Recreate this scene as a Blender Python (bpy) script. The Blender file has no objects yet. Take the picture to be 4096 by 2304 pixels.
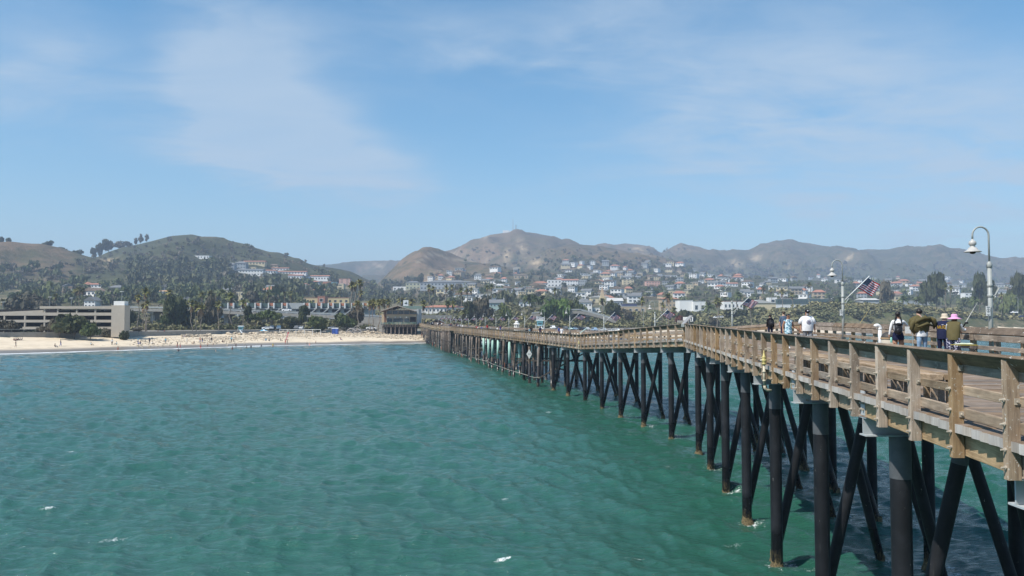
import bpy, bmesh, math, random
import numpy as np
from mathutils import Vector, Matrix, noise as mnoise
R = math.radians
rng = random.Random(7)
nrg = np.random.default_rng(11)
S = bpy.context.scene
COL = S.collection

# ------------------------------------------------------------------ camera, sky, sun, exposure
FPX = 800.0                      # focal length in pixels of a 1024 px wide picture
PITCH = math.atan(33.0/800.0)
CAMZ = 8.0
cam_d = bpy.data.cameras.new('camera'); cam = bpy.data.objects.new('camera', cam_d); COL.objects.link(cam)
cam_d.sensor_width = 36.0; cam_d.lens = 36.0*FPX/1024.0
cam_d.clip_start = 0.1; cam_d.clip_end = 30000
cam.location = (0, 0, CAMZ); cam.rotation_euler = (math.pi/2+PITCH, 0, 0)
S.camera = cam
SUN_TO = Vector((-0.53, -0.36, 0.85)).normalized()
SUN_EL = math.asin(SUN_TO.z); SUN_AZ = math.atan2(SUN_TO.x, SUN_TO.y)
sun_d = bpy.data.lights.new('sun', 'SUN'); sun = bpy.data.objects.new('sun', sun_d); COL.objects.link(sun)
sun_d.energy = 4.8; sun_d.angle = R(0.53); sun_d.color = (1.0, 0.955, 0.88)
sun.rotation_euler = (-SUN_TO).to_track_quat('-Z', 'Y').to_euler(); sun.location = (0, 0, 60)
S.view_settings.view_transform = 'Standard'; S.view_settings.look = 'None'
S.view_settings.exposure = 0.3; S.view_settings.gamma = 1.0; S.view_settings.use_curve_mapping = False
S.render.engine = 'CYCLES'
S.cycles.max_bounces = 6; S.cycles.diffuse_bounces = 2; S.cycles.glossy_bounces = 2
S.cycles.transparent_max_bounces = 6; S.cycles.volume_bounces = 0; S.cycles.volume_step_rate = 5
S.cycles.use_denoising = True
S.cycles.caustics_reflective = False; S.cycles.caustics_refractive = False

W = bpy.data.worlds.new('World'); S.world = W; W.use_nodes = True
def world_nodes():
    nt = W.node_tree; nt.nodes.clear(); N = nt.nodes.new; L = nt.links.new
    out = N('ShaderNodeOutputWorld'); bg = N('ShaderNodeBackground'); bg.inputs['Strength'].default_value = SKY_STRENGTH
    sky = N('ShaderNodeTexSky'); sky.sky_type = 'NISHITA'; sky.sun_disc = False
    sky.sun_elevation = SUN_EL; sky.sun_rotation = SUN_AZ
    sky.altitude = 10; sky.air_density = 1.0; sky.dust_density = 0.6; sky.ozone_density = 3.0
    tc = N('ShaderNodeTexCoord'); sep = N('ShaderNodeSeparateXYZ'); L(tc.outputs['Generated'], sep.inputs[0])
    def M(op, a, b=None, c=None, clamp=False):
        m = N('ShaderNodeMath'); m.operation = op; m.use_clamp = clamp
        for i, v in enumerate((a, b, c)):
            if v is None: continue
            if isinstance(v, (int, float)): m.inputs[i].default_value = v
            else: L(v, m.inputs[i])
        return m.outputs[0]
    az = M('ARCTAN2', sep.outputs[0], sep.outputs[1]); el = M('ARCSINE', sep.outputs[2])
    zc = M('MAXIMUM', M('ADD', sep.outputs[2], 0.12), 0.05)
    comb = N('ShaderNodeCombineXYZ'); L(M('DIVIDE', sep.outputs[0], zc), comb.inputs[0]); L(M('DIVIDE', sep.outputs[1], zc), comb.inputs[1])
    def noise(vec, scale, detail, rough, dist=0.0, off=(0, 0, 0), stretch=(1, 1, 1)):
        mp = N('ShaderNodeMapping'); L(vec, mp.inputs[0]); mp.inputs['Location'].default_value = off; mp.inputs['Scale'].default_value = stretch
        n = N('ShaderNodeTexNoise'); L(mp.outputs[0], n.inputs['Vector']); n.inputs['Scale'].default_value = scale
        n.inputs['Detail'].default_value = detail; n.inputs['Roughness'].default_value = rough; n.inputs['Distortion'].default_value = dist
        return n.outputs['Fac']
    big = noise(comb.outputs[0], 0.55, 6, 0.52, 0.35, (3.1, 1.7, 0), (0.8, 1.0, 1))
    fine = noise(comb.outputs[0], 2.1, 7, 0.6, 0.9, (1.3, 5.2, 0), (0.7, 1.2, 1))
    puff = noise(comb.outputs[0], 6.0, 6, 0.6, 0.6, (4.3, 1.2, 0), (0.8, 1.1, 1))
    warp = noise(comb.outputs[0], 1.1, 3, 0.5, 0.0, (9.3, 2.2, 0))
    def blob(a0, e0, sa, se, rot, amp):      # a soft cloud bank at azimuth a0, elevation e0 (degrees)
        da = M('ADD', M('SUBTRACT', az, R(a0)), M('MULTIPLY', M('SUBTRACT', warp, 0.5), 0.28))
        de = M('ADD', M('SUBTRACT', el, R(e0)), M('MULTIPLY', M('SUBTRACT', fine, 0.5), 0.10))
        c, s = math.cos(R(rot)), math.sin(R(rot))
        u = M('DIVIDE', M('ADD', M('MULTIPLY', da, c), M('MULTIPLY', de, s)), R(sa))
        v = M('DIVIDE', M('SUBTRACT', M('MULTIPLY', de, c), M('MULTIPLY', da, s)), R(se))
        d2 = M('ADD', M('MULTIPLY', u, u), M('MULTIPLY', v, v))
        return M('MULTIPLY', M('POWER', 2.718, M('MULTIPLY', d2, -1.0)), amp)
    total = None
    for b in CLOUD_BLOBS:
        x = blob(*b); total = x if total is None else M('ADD', total, x)
    tex = M('ADD', M('MULTIPLY', fine, 0.7), M('MULTIPLY', big, 0.9)); tex = M('SUBTRACT', M('ADD', tex, M('MULTIPLY', puff, 0.45)), 0.57)
    mask = M('MULTIPLY', total, M('MAXIMUM', tex, 0.0))
    mr_ = N('ShaderNodeMapRange'); mr_.interpolation_type = 'SMOOTHSTEP'; L(mask, mr_.inputs[0]); mr_.inputs[1].default_value = 0.10; mr_.inputs[2].default_value = 1.05; mask = mr_.outputs[0]
    wide = M('MULTIPLY', M('SUBTRACT', big, 0.47), 1.1, None, True)
    mask = M('ADD', mask, M('MULTIPLY', wide, 0.30))
    hi = M('MULTIPLY', el, 14.0, None, True)
    mask = M('MULTIPLY', mask, hi, None, True)
    mask = M('MULTIPLY', mask, M('ADD', 0.42, M('MULTIPLY', fine, 0.62)))
    hsv = N('ShaderNodeHueSaturation'); L(sky.outputs[0], hsv.inputs['Color']); hsv.inputs['Saturation'].default_value = SKY_SAT
    hsv.inputs['Value'].default_value = 0.88; hsv.inputs['Hue'].default_value = SKY_HUE
    # a pale marine-layer veil low over the horizon, the same all the way round
    veil = M('MULTIPLY', M('POWER', 2.718, M('MULTIPLY', M('ABSOLUTE', el), -7.0)), 0.62)
    mv = N('ShaderNodeMix'); mv.data_type = 'RGBA'; L(veil, mv.inputs[0]); L(hsv.outputs[0], mv.inputs[6]); mv.inputs[7].default_value = VEIL_COL
    mx = N('ShaderNodeMix'); mx.data_type = 'RGBA'; L(mask, mx.inputs[0]); L(mv.outputs[2], mx.inputs[6]); mx.inputs[7].default_value = CLOUD_COL
    L(mx.outputs[2], bg.inputs['Color']); L(bg.outputs[0], out.inputs['Surface'])
SKY_STRENGTH = 0.15
SKY_SAT = 1.28; SKY_HUE = 0.489
CLOUD_COL = (2.9, 3.6, 4.4, 1); VEIL_COL = (2.0, 3.1, 3.9, 1)
CLOUD_BLOBS = [(-18.5, 16.5, 7.0, 5.0, -38, 2.1), (-13.5, 12.0, 7.5, 3.6, -16, 2.1), (-26, 12.5, 6, 3.5, -20, 0.5), (-8, 20.5, 7, 3, -10, 0.8),
               (16, 15.5, 12, 5.0, 16, 2.0), (28, 11.0, 10, 5.0, 10, 2.1), (5, 20.5, 10, 3.5, 8, 1.3), (25, 5.2, 8, 1.4, 8, 1.0), (-33, 16, 5, 5, 0, 1.2),
               (70, 18, 20, 8, 10, 1.2), (-75, 20, 22, 8, -10, 1.2), (140, 22, 25, 9, 0, 1.2), (-140, 18, 25, 8, 0, 1.2)]
world_nodes()

# ------------------------------------------------------------------ pixel / world helpers
CP, SP = math.cos(PITCH), math.sin(PITCH)
def ray(px, py):
    u, v = (px-512)/FPX, (288-py)/FPX
    return Vector((u, CP - v*SP, SP + v*CP))
def at(px, py, Y):
    r = ray(px, py); k = Y/r.y
    return Vector((r.x*k, Y, CAMZ + r.z*k))
def lerp(a, b, t): return a+(b-a)*t
def interp(x, pts):
    return float(np.interp(x, [p[0] for p in pts], [p[1] for p in pts]))
def sstep(a, b, x):
    t = np.clip((x-a)/(b-a), 0, 1); return t*t*(3-2*t)

# smooth value noise on numpy arrays
def vnoise(x, y, seed=0):
    x = np.asarray(x, float); y = np.asarray(y, float)
    xi = np.floor(x).astype(np.int64); yi = np.floor(y).astype(np.int64); xf = x-xi; yf = y-yi
    def h(i, j):
        n = (i*374761393 + j*668265263 + seed*1274126177) & 0xffffffff
        n = ((n ^ (n >> 13))*1274126177) & 0xffffffff
        return ((n ^ (n >> 16)) & 0xffff)/65535.0
    u = xf*xf*(3-2*xf); v = yf*yf*(3-2*yf)
    return (h(xi, yi)*(1-u)+h(xi+1, yi)*u)*(1-v) + (h(xi, yi+1)*(1-u)+h(xi+1, yi+1)*u)*v
def fbm(x, y, octv=5, seed=0, gain=0.5):
    s = 0; a = 1; t = 0
    for o in range(octv):
        s = s + a*vnoise(x*2**o+17.3*o, y*2**o-9.1*o, seed+o); t += a; a *= gain
    return s/t

# ------------------------------------------------------------------ materials
MATS = {}
def new_mat(name):
    m = bpy.data.materials.new(name); m.use_nodes = True; MATS[name] = m
    nt = m.node_tree; b = nt.nodes['Principled BSDF']
    return m, nt, b
def mat(name, col, rough=0.7, metal=0.0, var=0.12, scale=3.0, bump=0.0, spec=0.4, stretch=(1, 1, 1), col2=None, objvar=0.0, detail=5, emit=None):
    """one-colour stuff with procedural mottling in object space, optional second colour, bump and per-object variation"""
    if name in MATS: return MATS[name]
    m, nt, b = new_mat(name); N = nt.nodes.new; L = nt.links.new
    tc = N('ShaderNodeTexCoord'); mp = N('ShaderNodeMapping'); mp.inputs['Scale'].default_value = stretch
    L(tc.outputs['Object'], mp.inputs[0])
    oi = N('ShaderNodeObjectInfo'); va = N('ShaderNodeVectorMath'); va.operation = 'MULTIPLY_ADD'
    L(oi.outputs['Random'], va.inputs[0]); va.inputs[1].default_value = (37, 53, 71); L(mp.outputs[0], va.inputs[2])
    n = N('ShaderNodeTexNoise'); n.inputs['Scale'].default_value = scale; n.inputs['Detail'].default_value = detail; n.inputs['Roughness'].default_value = 0.6
    L(va.outputs[0], n.inputs['Vector'])
    cr = N('ShaderNodeValToRGB'); cr.color_ramp.elements[0].position = 0.3; cr.color_ramp.elements[1].position = 0.7
    c = np.array(col[:3]); c2 = np.array(col2[:3]) if col2 is not None else None
    lo = c*(1-var) if c2 is None else c; hi = c*(1+var) if c2 is None else c2
    cr.color_ramp.elements[0].color = (*lo, 1); cr.color_ramp.elements[1].color = (*hi, 1)
    L(n.outputs['Fac'], cr.inputs[0]); cout = cr.outputs[0]
    if objvar:
        hs = N('ShaderNodeHueSaturation'); mr = N('ShaderNodeMapRange'); L(oi.outputs['Random'], mr.inputs[0])
        mr.inputs[3].default_value = 1-objvar; mr.inputs[4].default_value = 1+objvar
        L(mr.outputs[0], hs.inputs['Value']); L(cout, hs.inputs['Color']); cout = hs.outputs[0]
    L(cout, b.inputs['Base Color']); b.inputs['Roughness'].default_value = rough; b.inputs['Metallic'].default_value = metal
    b.inputs['Specular IOR Level'].default_value = spec
    if bump:
        bp = N('ShaderNodeBump'); bp.inputs['Strength'].default_value = bump; bp.inputs['Distance'].default_value = 0.02
        L(n.outputs['Fac'], bp.inputs['Height']); L(bp.outputs[0], b.inputs['Normal'])
    return m
def wood(name, col, col2, axis='X', rough=0.85, objvar=0.24, grain=9.0, stain=None):
    """weathered timber: long grain along the piece, knots, blotches, per-piece tone"""
    m, nt, b = new_mat(name); N = nt.nodes.new; L = nt.links.new
    tc = N('ShaderNodeTexCoord'); oi = N('ShaderNodeObjectInfo')
    st = {'X': (0.08, 1, 1), 'Z': (1, 1, 0.08), 'Y': (1, 0.08, 1)}[axis]
    va = N('ShaderNodeVectorMath'); va.operation = 'MULTIPLY_ADD'; L(oi.outputs['Random'], va.inputs[0]); va.inputs[1].default_value = (31, 57, 43); L(tc.outputs['Object'], va.inputs[2])
    mp = N('ShaderNodeMapping'); mp.inputs['Scale'].default_value = st; L(va.outputs[0], mp.inputs[0])
    n1 = N('ShaderNodeTexNoise'); n1.inputs['Scale'].default_value = grain*3; n1.inputs['Detail'].default_value = 7; n1.inputs['Roughness'].default_value = 0.65; n1.inputs['Distortion'].default_value = 0.8
    L(mp.outputs[0], n1.inputs['Vector'])
    n2 = N('ShaderNodeTexNoise'); n2.inputs['Scale'].default_value = 2.3; n2.inputs['Detail'].default_value = 4; L(va.outputs[0], n2.inputs['Vector'])
    ad = N('ShaderNodeMath'); ad.operation = 'MULTIPLY_ADD'; L(n2.outputs['Fac'], ad.inputs[0]); ad.inputs[1].default_value = 0.45; 
    sc = N('ShaderNodeMath'); sc.operation = 'MULTIPLY'; L(n1.outputs['Fac'], sc.inputs[0]); sc.inputs[1].default_value = 0.55; L(sc.outputs[0], ad.inputs[2])
    cr = N('ShaderNodeValToRGB'); e = cr.color_ramp.elements; e[0].position = 0.34; e[0].color = (*col, 1); e[1].position = 0.62; e[1].color = (*col2, 1)
    L(ad.outputs[0], cr.inputs[0])
    hs = N('ShaderNodeHueSaturation'); mr = N('ShaderNodeMapRange'); L(oi.outputs['Random'], mr.inputs[0]); mr.inputs[3].default_value = 1-objvar; mr.inputs[4].default_value = 1+objvar
    L(mr.outputs[0], hs.inputs['Value']); L(cr.outputs[0], hs.inputs['Color'])
    mr2 = N('ShaderNodeMapRange'); ml = N('ShaderNodeMath'); ml.operation = 'FRACT'; mm = N('ShaderNodeMath'); mm.operation = 'MULTIPLY'; L(oi.outputs['Random'], mm.inputs[0]); mm.inputs[1].default_value = 17.3; L(mm.outputs[0], ml.inputs[0])
    L(ml.outputs[0], mr2.inputs[0]); mr2.inputs[3].default_value = 0.50; mr2.inputs[4].default_value = 1.05; L(mr2.outputs[0], hs.inputs['Saturation'])
    cout = hs.outputs[0]
    if stain is not None:        # droppings / pale weathering in patches
        n3 = N('ShaderNodeTexNoise'); n3.inputs['Scale'].default_value = stain[1]; n3.inputs['Detail'].default_value = 5; n3.inputs['Roughness'].default_value = 0.7; L(va.outputs[0], n3.inputs['Vector'])
        c3 = N('ShaderNodeValToRGB'); c3.color_ramp.elements[0].position = stain[2]; c3.color_ramp.elements[1].position = stain[2]+0.05; L(n3.outputs['Fac'], c3.inputs[0])
        fm = N('ShaderNodeMath'); fm.operation = 'MULTIPLY'; L(c3.outputs[0], fm.inputs[0]); fm.inputs[1].default_value = stain[3]
        mx = N('ShaderNodeMix'); mx.data_type = 'RGBA'; L(fm.outputs[0], mx.inputs[0]); L(cout, mx.inputs[6]); mx.inputs[7].default_value = (*stain[0], 1); cout = mx.outputs[2]
    L(cout, b.inputs['Base Color']); b.inputs['Roughness'].default_value = rough; b.inputs['Specular IOR Level'].default_value = 0.25
    bp = N('ShaderNodeBump'); bp.inputs['Strength'].default_value = 0.45; bp.inputs['Distance'].default_value = 0.012; L(n1.outputs['Fac'], bp.inputs['Height']); L(bp.outputs[0], b.inputs['Normal'])
    return m

# ------------------------------------------------------------------ mesh builder
class MB:
    def __init__(s): s.v = []; s.f = []; s.m = []; s.mi = 0
    def add(s, vs, fs):
        o = len(s.v); s.v += [tuple(p) for p in vs]
        for f in fs: s.f.append(tuple(i+o for i in f)); s.m.append(s.mi)
        return s
    def box(s, c, size, rz=0.0, taper=1.0):
        x, y, z = size[0]/2, size[1]/2, size[2]/2; ca, sa = math.cos(rz), math.sin(rz); vs = []
        for dz in (-1, 1):
            k = taper if dz > 0 else 1.0
            for dx, dy in ((-1, -1), (1, -1), (1, 1), (-1, 1)):
                px, py = dx*x*k, dy*y*k
                vs.append((c[0]+px*ca-py*sa, c[1]+px*sa+py*ca, c[2]+dz*z))
        return s.add(vs, [(3, 2, 1, 0), (4, 5, 6, 7), (0, 1, 5, 4), (1, 2, 6, 5), (2, 3, 7, 6), (3, 0, 4, 7)])
    def bb(s, x0, x1, y0, y1, z0, z1): return s.box(((x0+x1)/2, (y0+y1)/2, (z0+z1)/2), (x1-x0, y1-y0, z1-z0))
    def beam(s, p0, p1, w, h, up=(0, 0, 1)):
        p0 = Vector(p0); p1 = Vector(p1); d = (p1-p0).normalized(); u = Vector(up)
        if abs(d.dot(u)) > 0.98: u = Vector((0, 1, 0))
        sd = d.cross(u).normalized(); u = sd.cross(d).normalized(); vs = []
        for p in (p0, p1):
            for a, b_ in ((-1, -1), (1, -1), (1, 1), (-1, 1)): vs.append(p+sd*(a*w/2)+u*(b_*h/2))
        return s.add(vs, [(0, 1, 2, 3), (7, 6, 5, 4), (0, 4, 5, 1), (1, 5, 6, 2), (2, 6, 7, 3), (3, 7, 4, 0)])
    def tube(s, pts, rad, n=8, cap=True):
        pts = [Vector(p) for p in pts]; k = len(pts)
        if not hasattr(rad, '__len__'): rad = [rad]*k
        vs = []; pu = None
        for i in range(k):
            d = (pts[min(i+1, k-1)]-pts[max(i-1, 0)]).normalized()
            if pu is None:
                u = Vector((0, 0, 1)) if abs(d.z) < 0.9 else Vector((1, 0, 0))
            else: u = pu
            u = (u-d*u.dot(d)).normalized(); pu = u; w = d.cross(u)
            for j in range(n):
                a = 2*math.pi*j/n; vs.append(pts[i]+(u*math.cos(a)+w*math.sin(a))*rad[i])
        fs = [(i*n+j, i*n+(j+1) % n, (i+1)*n+(j+1) % n, (i+1)*n+j) for i in range(k-1) for j in range(n)]
        if cap: fs += [tuple(range(n-1, -1, -1)), tuple(range((k-1)*n, k*n))]
        return s.add(vs, fs)
    def lathe(s, prof, c=(0, 0, 0), n=16):
        vs = []; k = len(prof)
        for r, z in prof:
            for j in range(n):
                a = 2*math.pi*j/n; vs.append((c[0]+r*math.cos(a), c[1]+r*math.sin(a), c[2]+z))
        fs = [(i*n+j, i*n+(j+1) % n, (i+1)*n+(j+1) % n, (i+1)*n+j) for i in range(k-1) for j in range(n)]
        fs += [tuple(range(n-1, -1, -1)), tuple(range((k-1)*n, k*n))]
        return s.add(vs, fs)
    def ball(s, c, r, n=8, m=6, jit=0.0, rg=None):
        r = r if hasattr(r, '__len__') else (r, r, r); vs = [(c[0], c[1], c[2]-r[2])]
        for i in range(1, m):
            t = math.pi*i/m-math.pi/2
            for j in range(n):
                a = 2*math.pi*j/n; k = 1+(rg.uniform(-jit, jit) if jit else 0)
                vs.append((c[0]+r[0]*k*math.cos(t)*math.cos(a), c[1]+r[1]*k*math.cos(t)*math.sin(a), c[2]+r[2]*k*math.sin(t)))
        vs.append((c[0], c[1], c[2]+r[2])); fs = [(0, 1+(j+1) % n, 1+j) for j in range(n)]
        for i in range(m-2): fs += [(1+i*n+j, 1+i*n+(j+1) % n, 1+(i+1)*n+(j+1) % n, 1+(i+1)*n+j) for j in range(n)]
        t = len(vs)-1; fs += [(1+(m-2)*n+j, 1+(m-2)*n+(j+1) % n, t) for j in range(n)]
        return s.add(vs, fs)
    def prism(s, poly, y0, y1, T=None):
        """poly in (x,z), extruded along y"""
        n = len(poly); vs = [(x, y0, z) for x, z in poly]+[(x, y1, z) for x, z in poly]
        if T is not None: vs = [T @ Vector(p) for p in vs]
        return s.add(vs, [tuple(range(n)), tuple(range(2*n-1, n-1, -1))]+[(i, i+n, (i+1) % n+n, (i+1) % n) for i in range(n)])
    def mesh(s, name, mats, smooth=False):
        me = bpy.data.meshes.new(name); me.from_pydata(s.v, [], s.f)
        mats = mats if isinstance(mats, (list, tuple)) else [mats]
        for m in mats: me.materials.append(m)
        if len(mats) > 1: me.polygons.foreach_set('material_index', s.m)
        me.polygons.foreach_set('use_smooth', [bool(smooth)]*len(s.f)); me.update(); return me
    def build(s, name, mats, parent=None, smooth=False, M=None, **kw):
        return link(name, s.mesh(name, mats, smooth), parent, M, **kw)
KIDS = {}
def link(name, me, parent=None, M=None, label=None, cat=None, group=None, kind=None):
    o = bpy.data.objects.new(name, me); COL.objects.link(o)
    if M is not None: o.matrix_world = M if isinstance(M, Matrix) else Matrix.Translation(M)
    if parent is not None:
        o.parent = parent; o.matrix_parent_inverse = MW(parent).inverted(); KIDS.setdefault(parent.name, []).append(o)
    tag(o, label, cat, group, kind); return o
def MW(o):
    """world matrix worked out without a depsgraph update"""
    b = o.matrix_basis
    if o.parent is None: return b.copy()
    return MW(o.parent) @ o.matrix_parent_inverse @ b
def tag(o, label=None, cat=None, group=None, kind=None):
    if label: o['label'] = label
    if cat: o['category'] = cat
    if group: o['group'] = group
    if kind: o['kind'] = kind
    return o
def thing(name, label, cat, loc=(0, 0, 0), rz=0.0, group=None, scale=1.0):
    o = bpy.data.objects.new(name, None); COL.objects.link(o)
    o.location = loc; o.rotation_euler = (0, 0, rz); o.scale = (scale,)*3; o.empty_display_size = 0.3
    return tag(o, label, cat, group)
def lpart(name, me, parent, loc=(0, 0, 0), rz=0.0, sc=None):
    """a part given in its parent's own coordinates"""
    o = bpy.data.objects.new(name, me); COL.objects.link(o); o.parent = parent; KIDS.setdefault(parent.name, []).append(o)
    o.location = loc; o.rotation_euler = (0, 0, rz)
    if sc: o.scale = sc
    return o
def copy_tree(o, loc=None, rz=None, label=None, group=None, parent=None):
    c = o.copy(); COL.objects.link(c)
    if parent is not None: c.parent = parent; KIDS.setdefault(parent.name, []).append(c)
    for ch in list(KIDS.get(o.name, ())): copy_tree(ch, parent=c)
    if loc is not None: c.location = loc
    if rz is not None: c.rotation_euler = (0, 0, rz)
    if label: c['label'] = label
    if group: c['group'] = group
    return c
def frame(p0, p1, up=(0, 0, 1)):
    """matrix with local X along p0->p1, origin p0"""
    p0 = Vector(p0); d = (Vector(p1)-p0).normalized(); u = Vector(up)
    if abs(d.dot(u)) > 0.98: u = Vector((0, 1, 0))
    y = u.cross(d).normalized(); z = d.cross(y)
    return Matrix(((d.x, y.x, z.x, p0.x), (d.y, y.y, z.y, p0.y), (d.z, y.z, z.z, p0.z), (0, 0, 0, 1)))
_boxes = {}
def bar(name, p0, p1, w, h, m, parent=None, up=(0, 0, 1), endmat=None, **kw):
    """a timber of its own: local X along its length, so that grain follows it"""
    Ln = round((Vector(p1)-Vector(p0)).length, 2); key = (Ln, w, h, m.name)
    if key not in _boxes:
        b = MB(); e = min(0.008, w*0.1, h*0.1); vs = []
        for x in (0, Ln):
            for a, c in ((-w/2+e, -h/2), (w/2-e, -h/2), (w/2, -h/2+e), (w/2, h/2-e), (w/2-e, h/2), (-w/2+e, h/2), (-w/2, h/2-e), (-w/2, -h/2+e)): vs.append((x, a, c))
        fs = [tuple(range(7, -1, -1)), tuple(range(8, 16))]+[(i, (i+1) % 8, 8+(i+1) % 8, 8+i) for i in range(8)]
        b.add(vs, fs)
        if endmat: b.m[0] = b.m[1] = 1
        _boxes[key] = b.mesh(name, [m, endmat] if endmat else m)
    return link(name, _boxes[key], parent, frame(p0, p1, up), **kw)
# ------------------------------------------------------------------ people: one skinned body each, clothes and hair on top
STAND = dict(pelvis=((0, 0, .95), .135), spine=((0, .01, 1.12), .125), chest=((0, .01, 1.31), .145), neck=((0, .005, 1.475), .058), head=((0, -.02, 1.585), .078), top=((0, -.01, 1.675), .082),
  lsh=((-.175, .01, 1.40), .062), lel=((-.225, .04, 1.13), .045), lwr=((-.235, -.03, .90), .031), lha=((-.235, -.05, .83), .034), rsh=((.175, .01, 1.40), .062), rel=((.225, .04, 1.13), .045), rwr=((.235, -.03, .90), .031), rha=((.235, -.05, .83), .034),
  lhi=((-.09, 0, .87), .092), lkn=((-.10, -.02, .49), .062), lan=((-.10, .02, .09), .042), lto=((-.10, -.13, .04), .040), rhi=((.09, 0, .87), .092), rkn=((.10, -.02, .49), .062), ran=((.10, .02, .09), .042), rto=((.10, -.13, .04), .040))
BONES = [('pelvis', 'spine', 'top'), ('spine', 'chest', 'top'), ('chest', 'neck', 'top'), ('neck', 'head', 'skin'), ('head', 'top', 'skin'), ('chest', 'lsh', 'top'), ('lsh', 'lel', 'sleeve'), ('lel', 'lwr', 'forearm'), ('lwr', 'lha', 'skin'), ('chest', 'rsh', 'top'), ('rsh', 'rel', 'sleeve'), ('rel', 'rwr', 'forearm'), ('rwr', 'rha', 'skin'),
  ('pelvis', 'lhi', 'legs'), ('lhi', 'lkn', 'legs'), ('lkn', 'lan', 'shin'), ('lan', 'lto', 'feet'), ('pelvis', 'rhi', 'legs'), ('rhi', 'rkn', 'legs'), ('rkn', 'ran', 'shin'), ('ran', 'rto', 'feet')]
REG = ['skin', 'top', 'sleeve', 'forearm', 'legs', 'shin', 'feet']
def body_mesh(pose, fat=1.0, levels=1):
    J = {k: (Vector(pose.get(k, v[0])), v[1]) for k, v in STAND.items()}; names = list(J); idx = {n: i for i, n in enumerate(names)}
    me = bpy.data.meshes.new('body_tmp'); me.from_pydata([J[n][0] for n in names], [(idx[a], idx[b]) for a, b, _ in BONES], [])
    o = bpy.data.objects.new('body_tmp', me); COL.objects.link(o); bm = bmesh.new(); bm.from_mesh(me); sk = bm.verts.layers.skin.verify()
    for v, n in zip(bm.verts, names):
        r = J[n][1]; f = fat if n in ('pelvis', 'spine', 'chest', 'lhi', 'rhi') else (1+(fat-1)*.5)
        v[sk].radius = (r*f, r*f*(.78 if n in ('chest', 'spine', 'pelvis') and fat < 1.2 else 1.0)); v[sk].use_root = (n == 'pelvis')
    bm.to_mesh(me); bm.free(); m = o.modifiers.new('skin', 'SKIN'); m.use_smooth_shade = True; s = o.modifiers.new('sub', 'SUBSURF'); s.levels = levels; s.render_levels = levels
    bpy.context.view_layer.update(); ev = o.evaluated_get(bpy.context.evaluated_depsgraph_get()); out = bpy.data.meshes.new_from_object(ev); bpy.data.objects.remove(o); out.name = 'person'
    out.materials.clear()
    for _ in REG: out.materials.append(None)
    seg = [(J[a][0], J[b][0], REG.index(r)) for a, b, r in BONES]; mi = []
    for p in out.polygons:
        c = p.center; best = 9; bi = 0
        for a, b, r in seg:
            t = max(0, min(1, (c-a).dot(b-a)/max((b-a).length_squared, 1e-9))); d = (c-a-(b-a)*t).length
            if d < best: best, bi = d, r
        mi.append(bi)
    out.polygons.foreach_set('material_index', mi); out.polygons.foreach_set('use_smooth', [True]*len(mi)); return out
def P(**k): d = {n: v[0] for n, v in STAND.items()}; d.update(k); return d
WALK = P(lkn=(-.10, -.16, .50), lan=(-.10, -.10, .12), lto=(-.10, -.25, .10), rkn=(.10, .06, .49), ran=(.10, .28, .14), rto=(.10, .16, .05), lel=(-.24, .12, 1.14), lwr=(-.25, .06, .92), lha=(-.25, .04, .85), rel=(.24, -.04, 1.13), rwr=(.24, -.16, .94), rha=(.24, -.20, .88))
SIT = P(pelvis=(0, .0, .12), spine=(0, .06, .29), chest=(0, .05, .48), neck=(0, .0, .64), head=(0, -.04, .75), top=(0, -.03, .84), lsh=(-.17, .05, .57), rsh=(.17, .05, .57), lel=(-.25, .02, .33), rel=(.25, .02, .33), lwr=(-.2, -.22, .36), rwr=(.2, -.22, .36), lha=(-.16, -.29, .38), rha=(.16, -.29, .38), lhi=(-.10, -.04, .12), rhi=(.10, -.04, .12), lkn=(-.14, -.40, .38), rkn=(.14, -.40, .38), lan=(-.12, -.62, .06), ran=(.12, -.62, .06), lto=(-.12, -.76, .04), rto=(.12, -.76, .04))
LEAN = P(spine=(0, -.07, 1.11), chest=(0, -.17, 1.27), neck=(0, -.27, 1.40), head=(0, -.34, 1.48), top=(0, -.37, 1.56), lsh=(-.17, -.19, 1.35), rsh=(.17, -.19, 1.35), lel=(-.22, -.34, 1.13), rel=(.22, -.34, 1.13), lwr=(-.12, -.52, 1.06), rwr=(.12, -.52, 1.06), lha=(-.06, -.58, 1.06), rha=(.06, -.58, 1.06))
BODY = {k: body_mesh(v) for k, v in (('stand', STAND and P()), ('walk', WALK), ('sit', SIT), ('lean', LEAN))}
def cloth(name, c, rough=0.85): return mat('cloth_'+name, c, rough, var=0.12, scale=9, spec=0.15)
SKIN_T = mat('skin_tan', (0.36, 0.19, 0.12), 0.55, var=0.06); SKIN_L = mat('skin_light', (0.52, 0.33, 0.24), 0.55, var=0.06); SKIN_D = mat('skin_brown', (0.22, 0.115, 0.07), 0.55, var=0.06); HAIR_D = mat('hair_dark', (0.012, 0.010, 0.009), 0.5, var=0.3, scale=40); HAIR_B = mat('hair_brown', (0.05, 0.03, 0.018), 0.5); HAIR_G = mat('beard_grey', (0.36, 0.35, 0.34), 0.7, var=0.3, scale=60)
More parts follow.
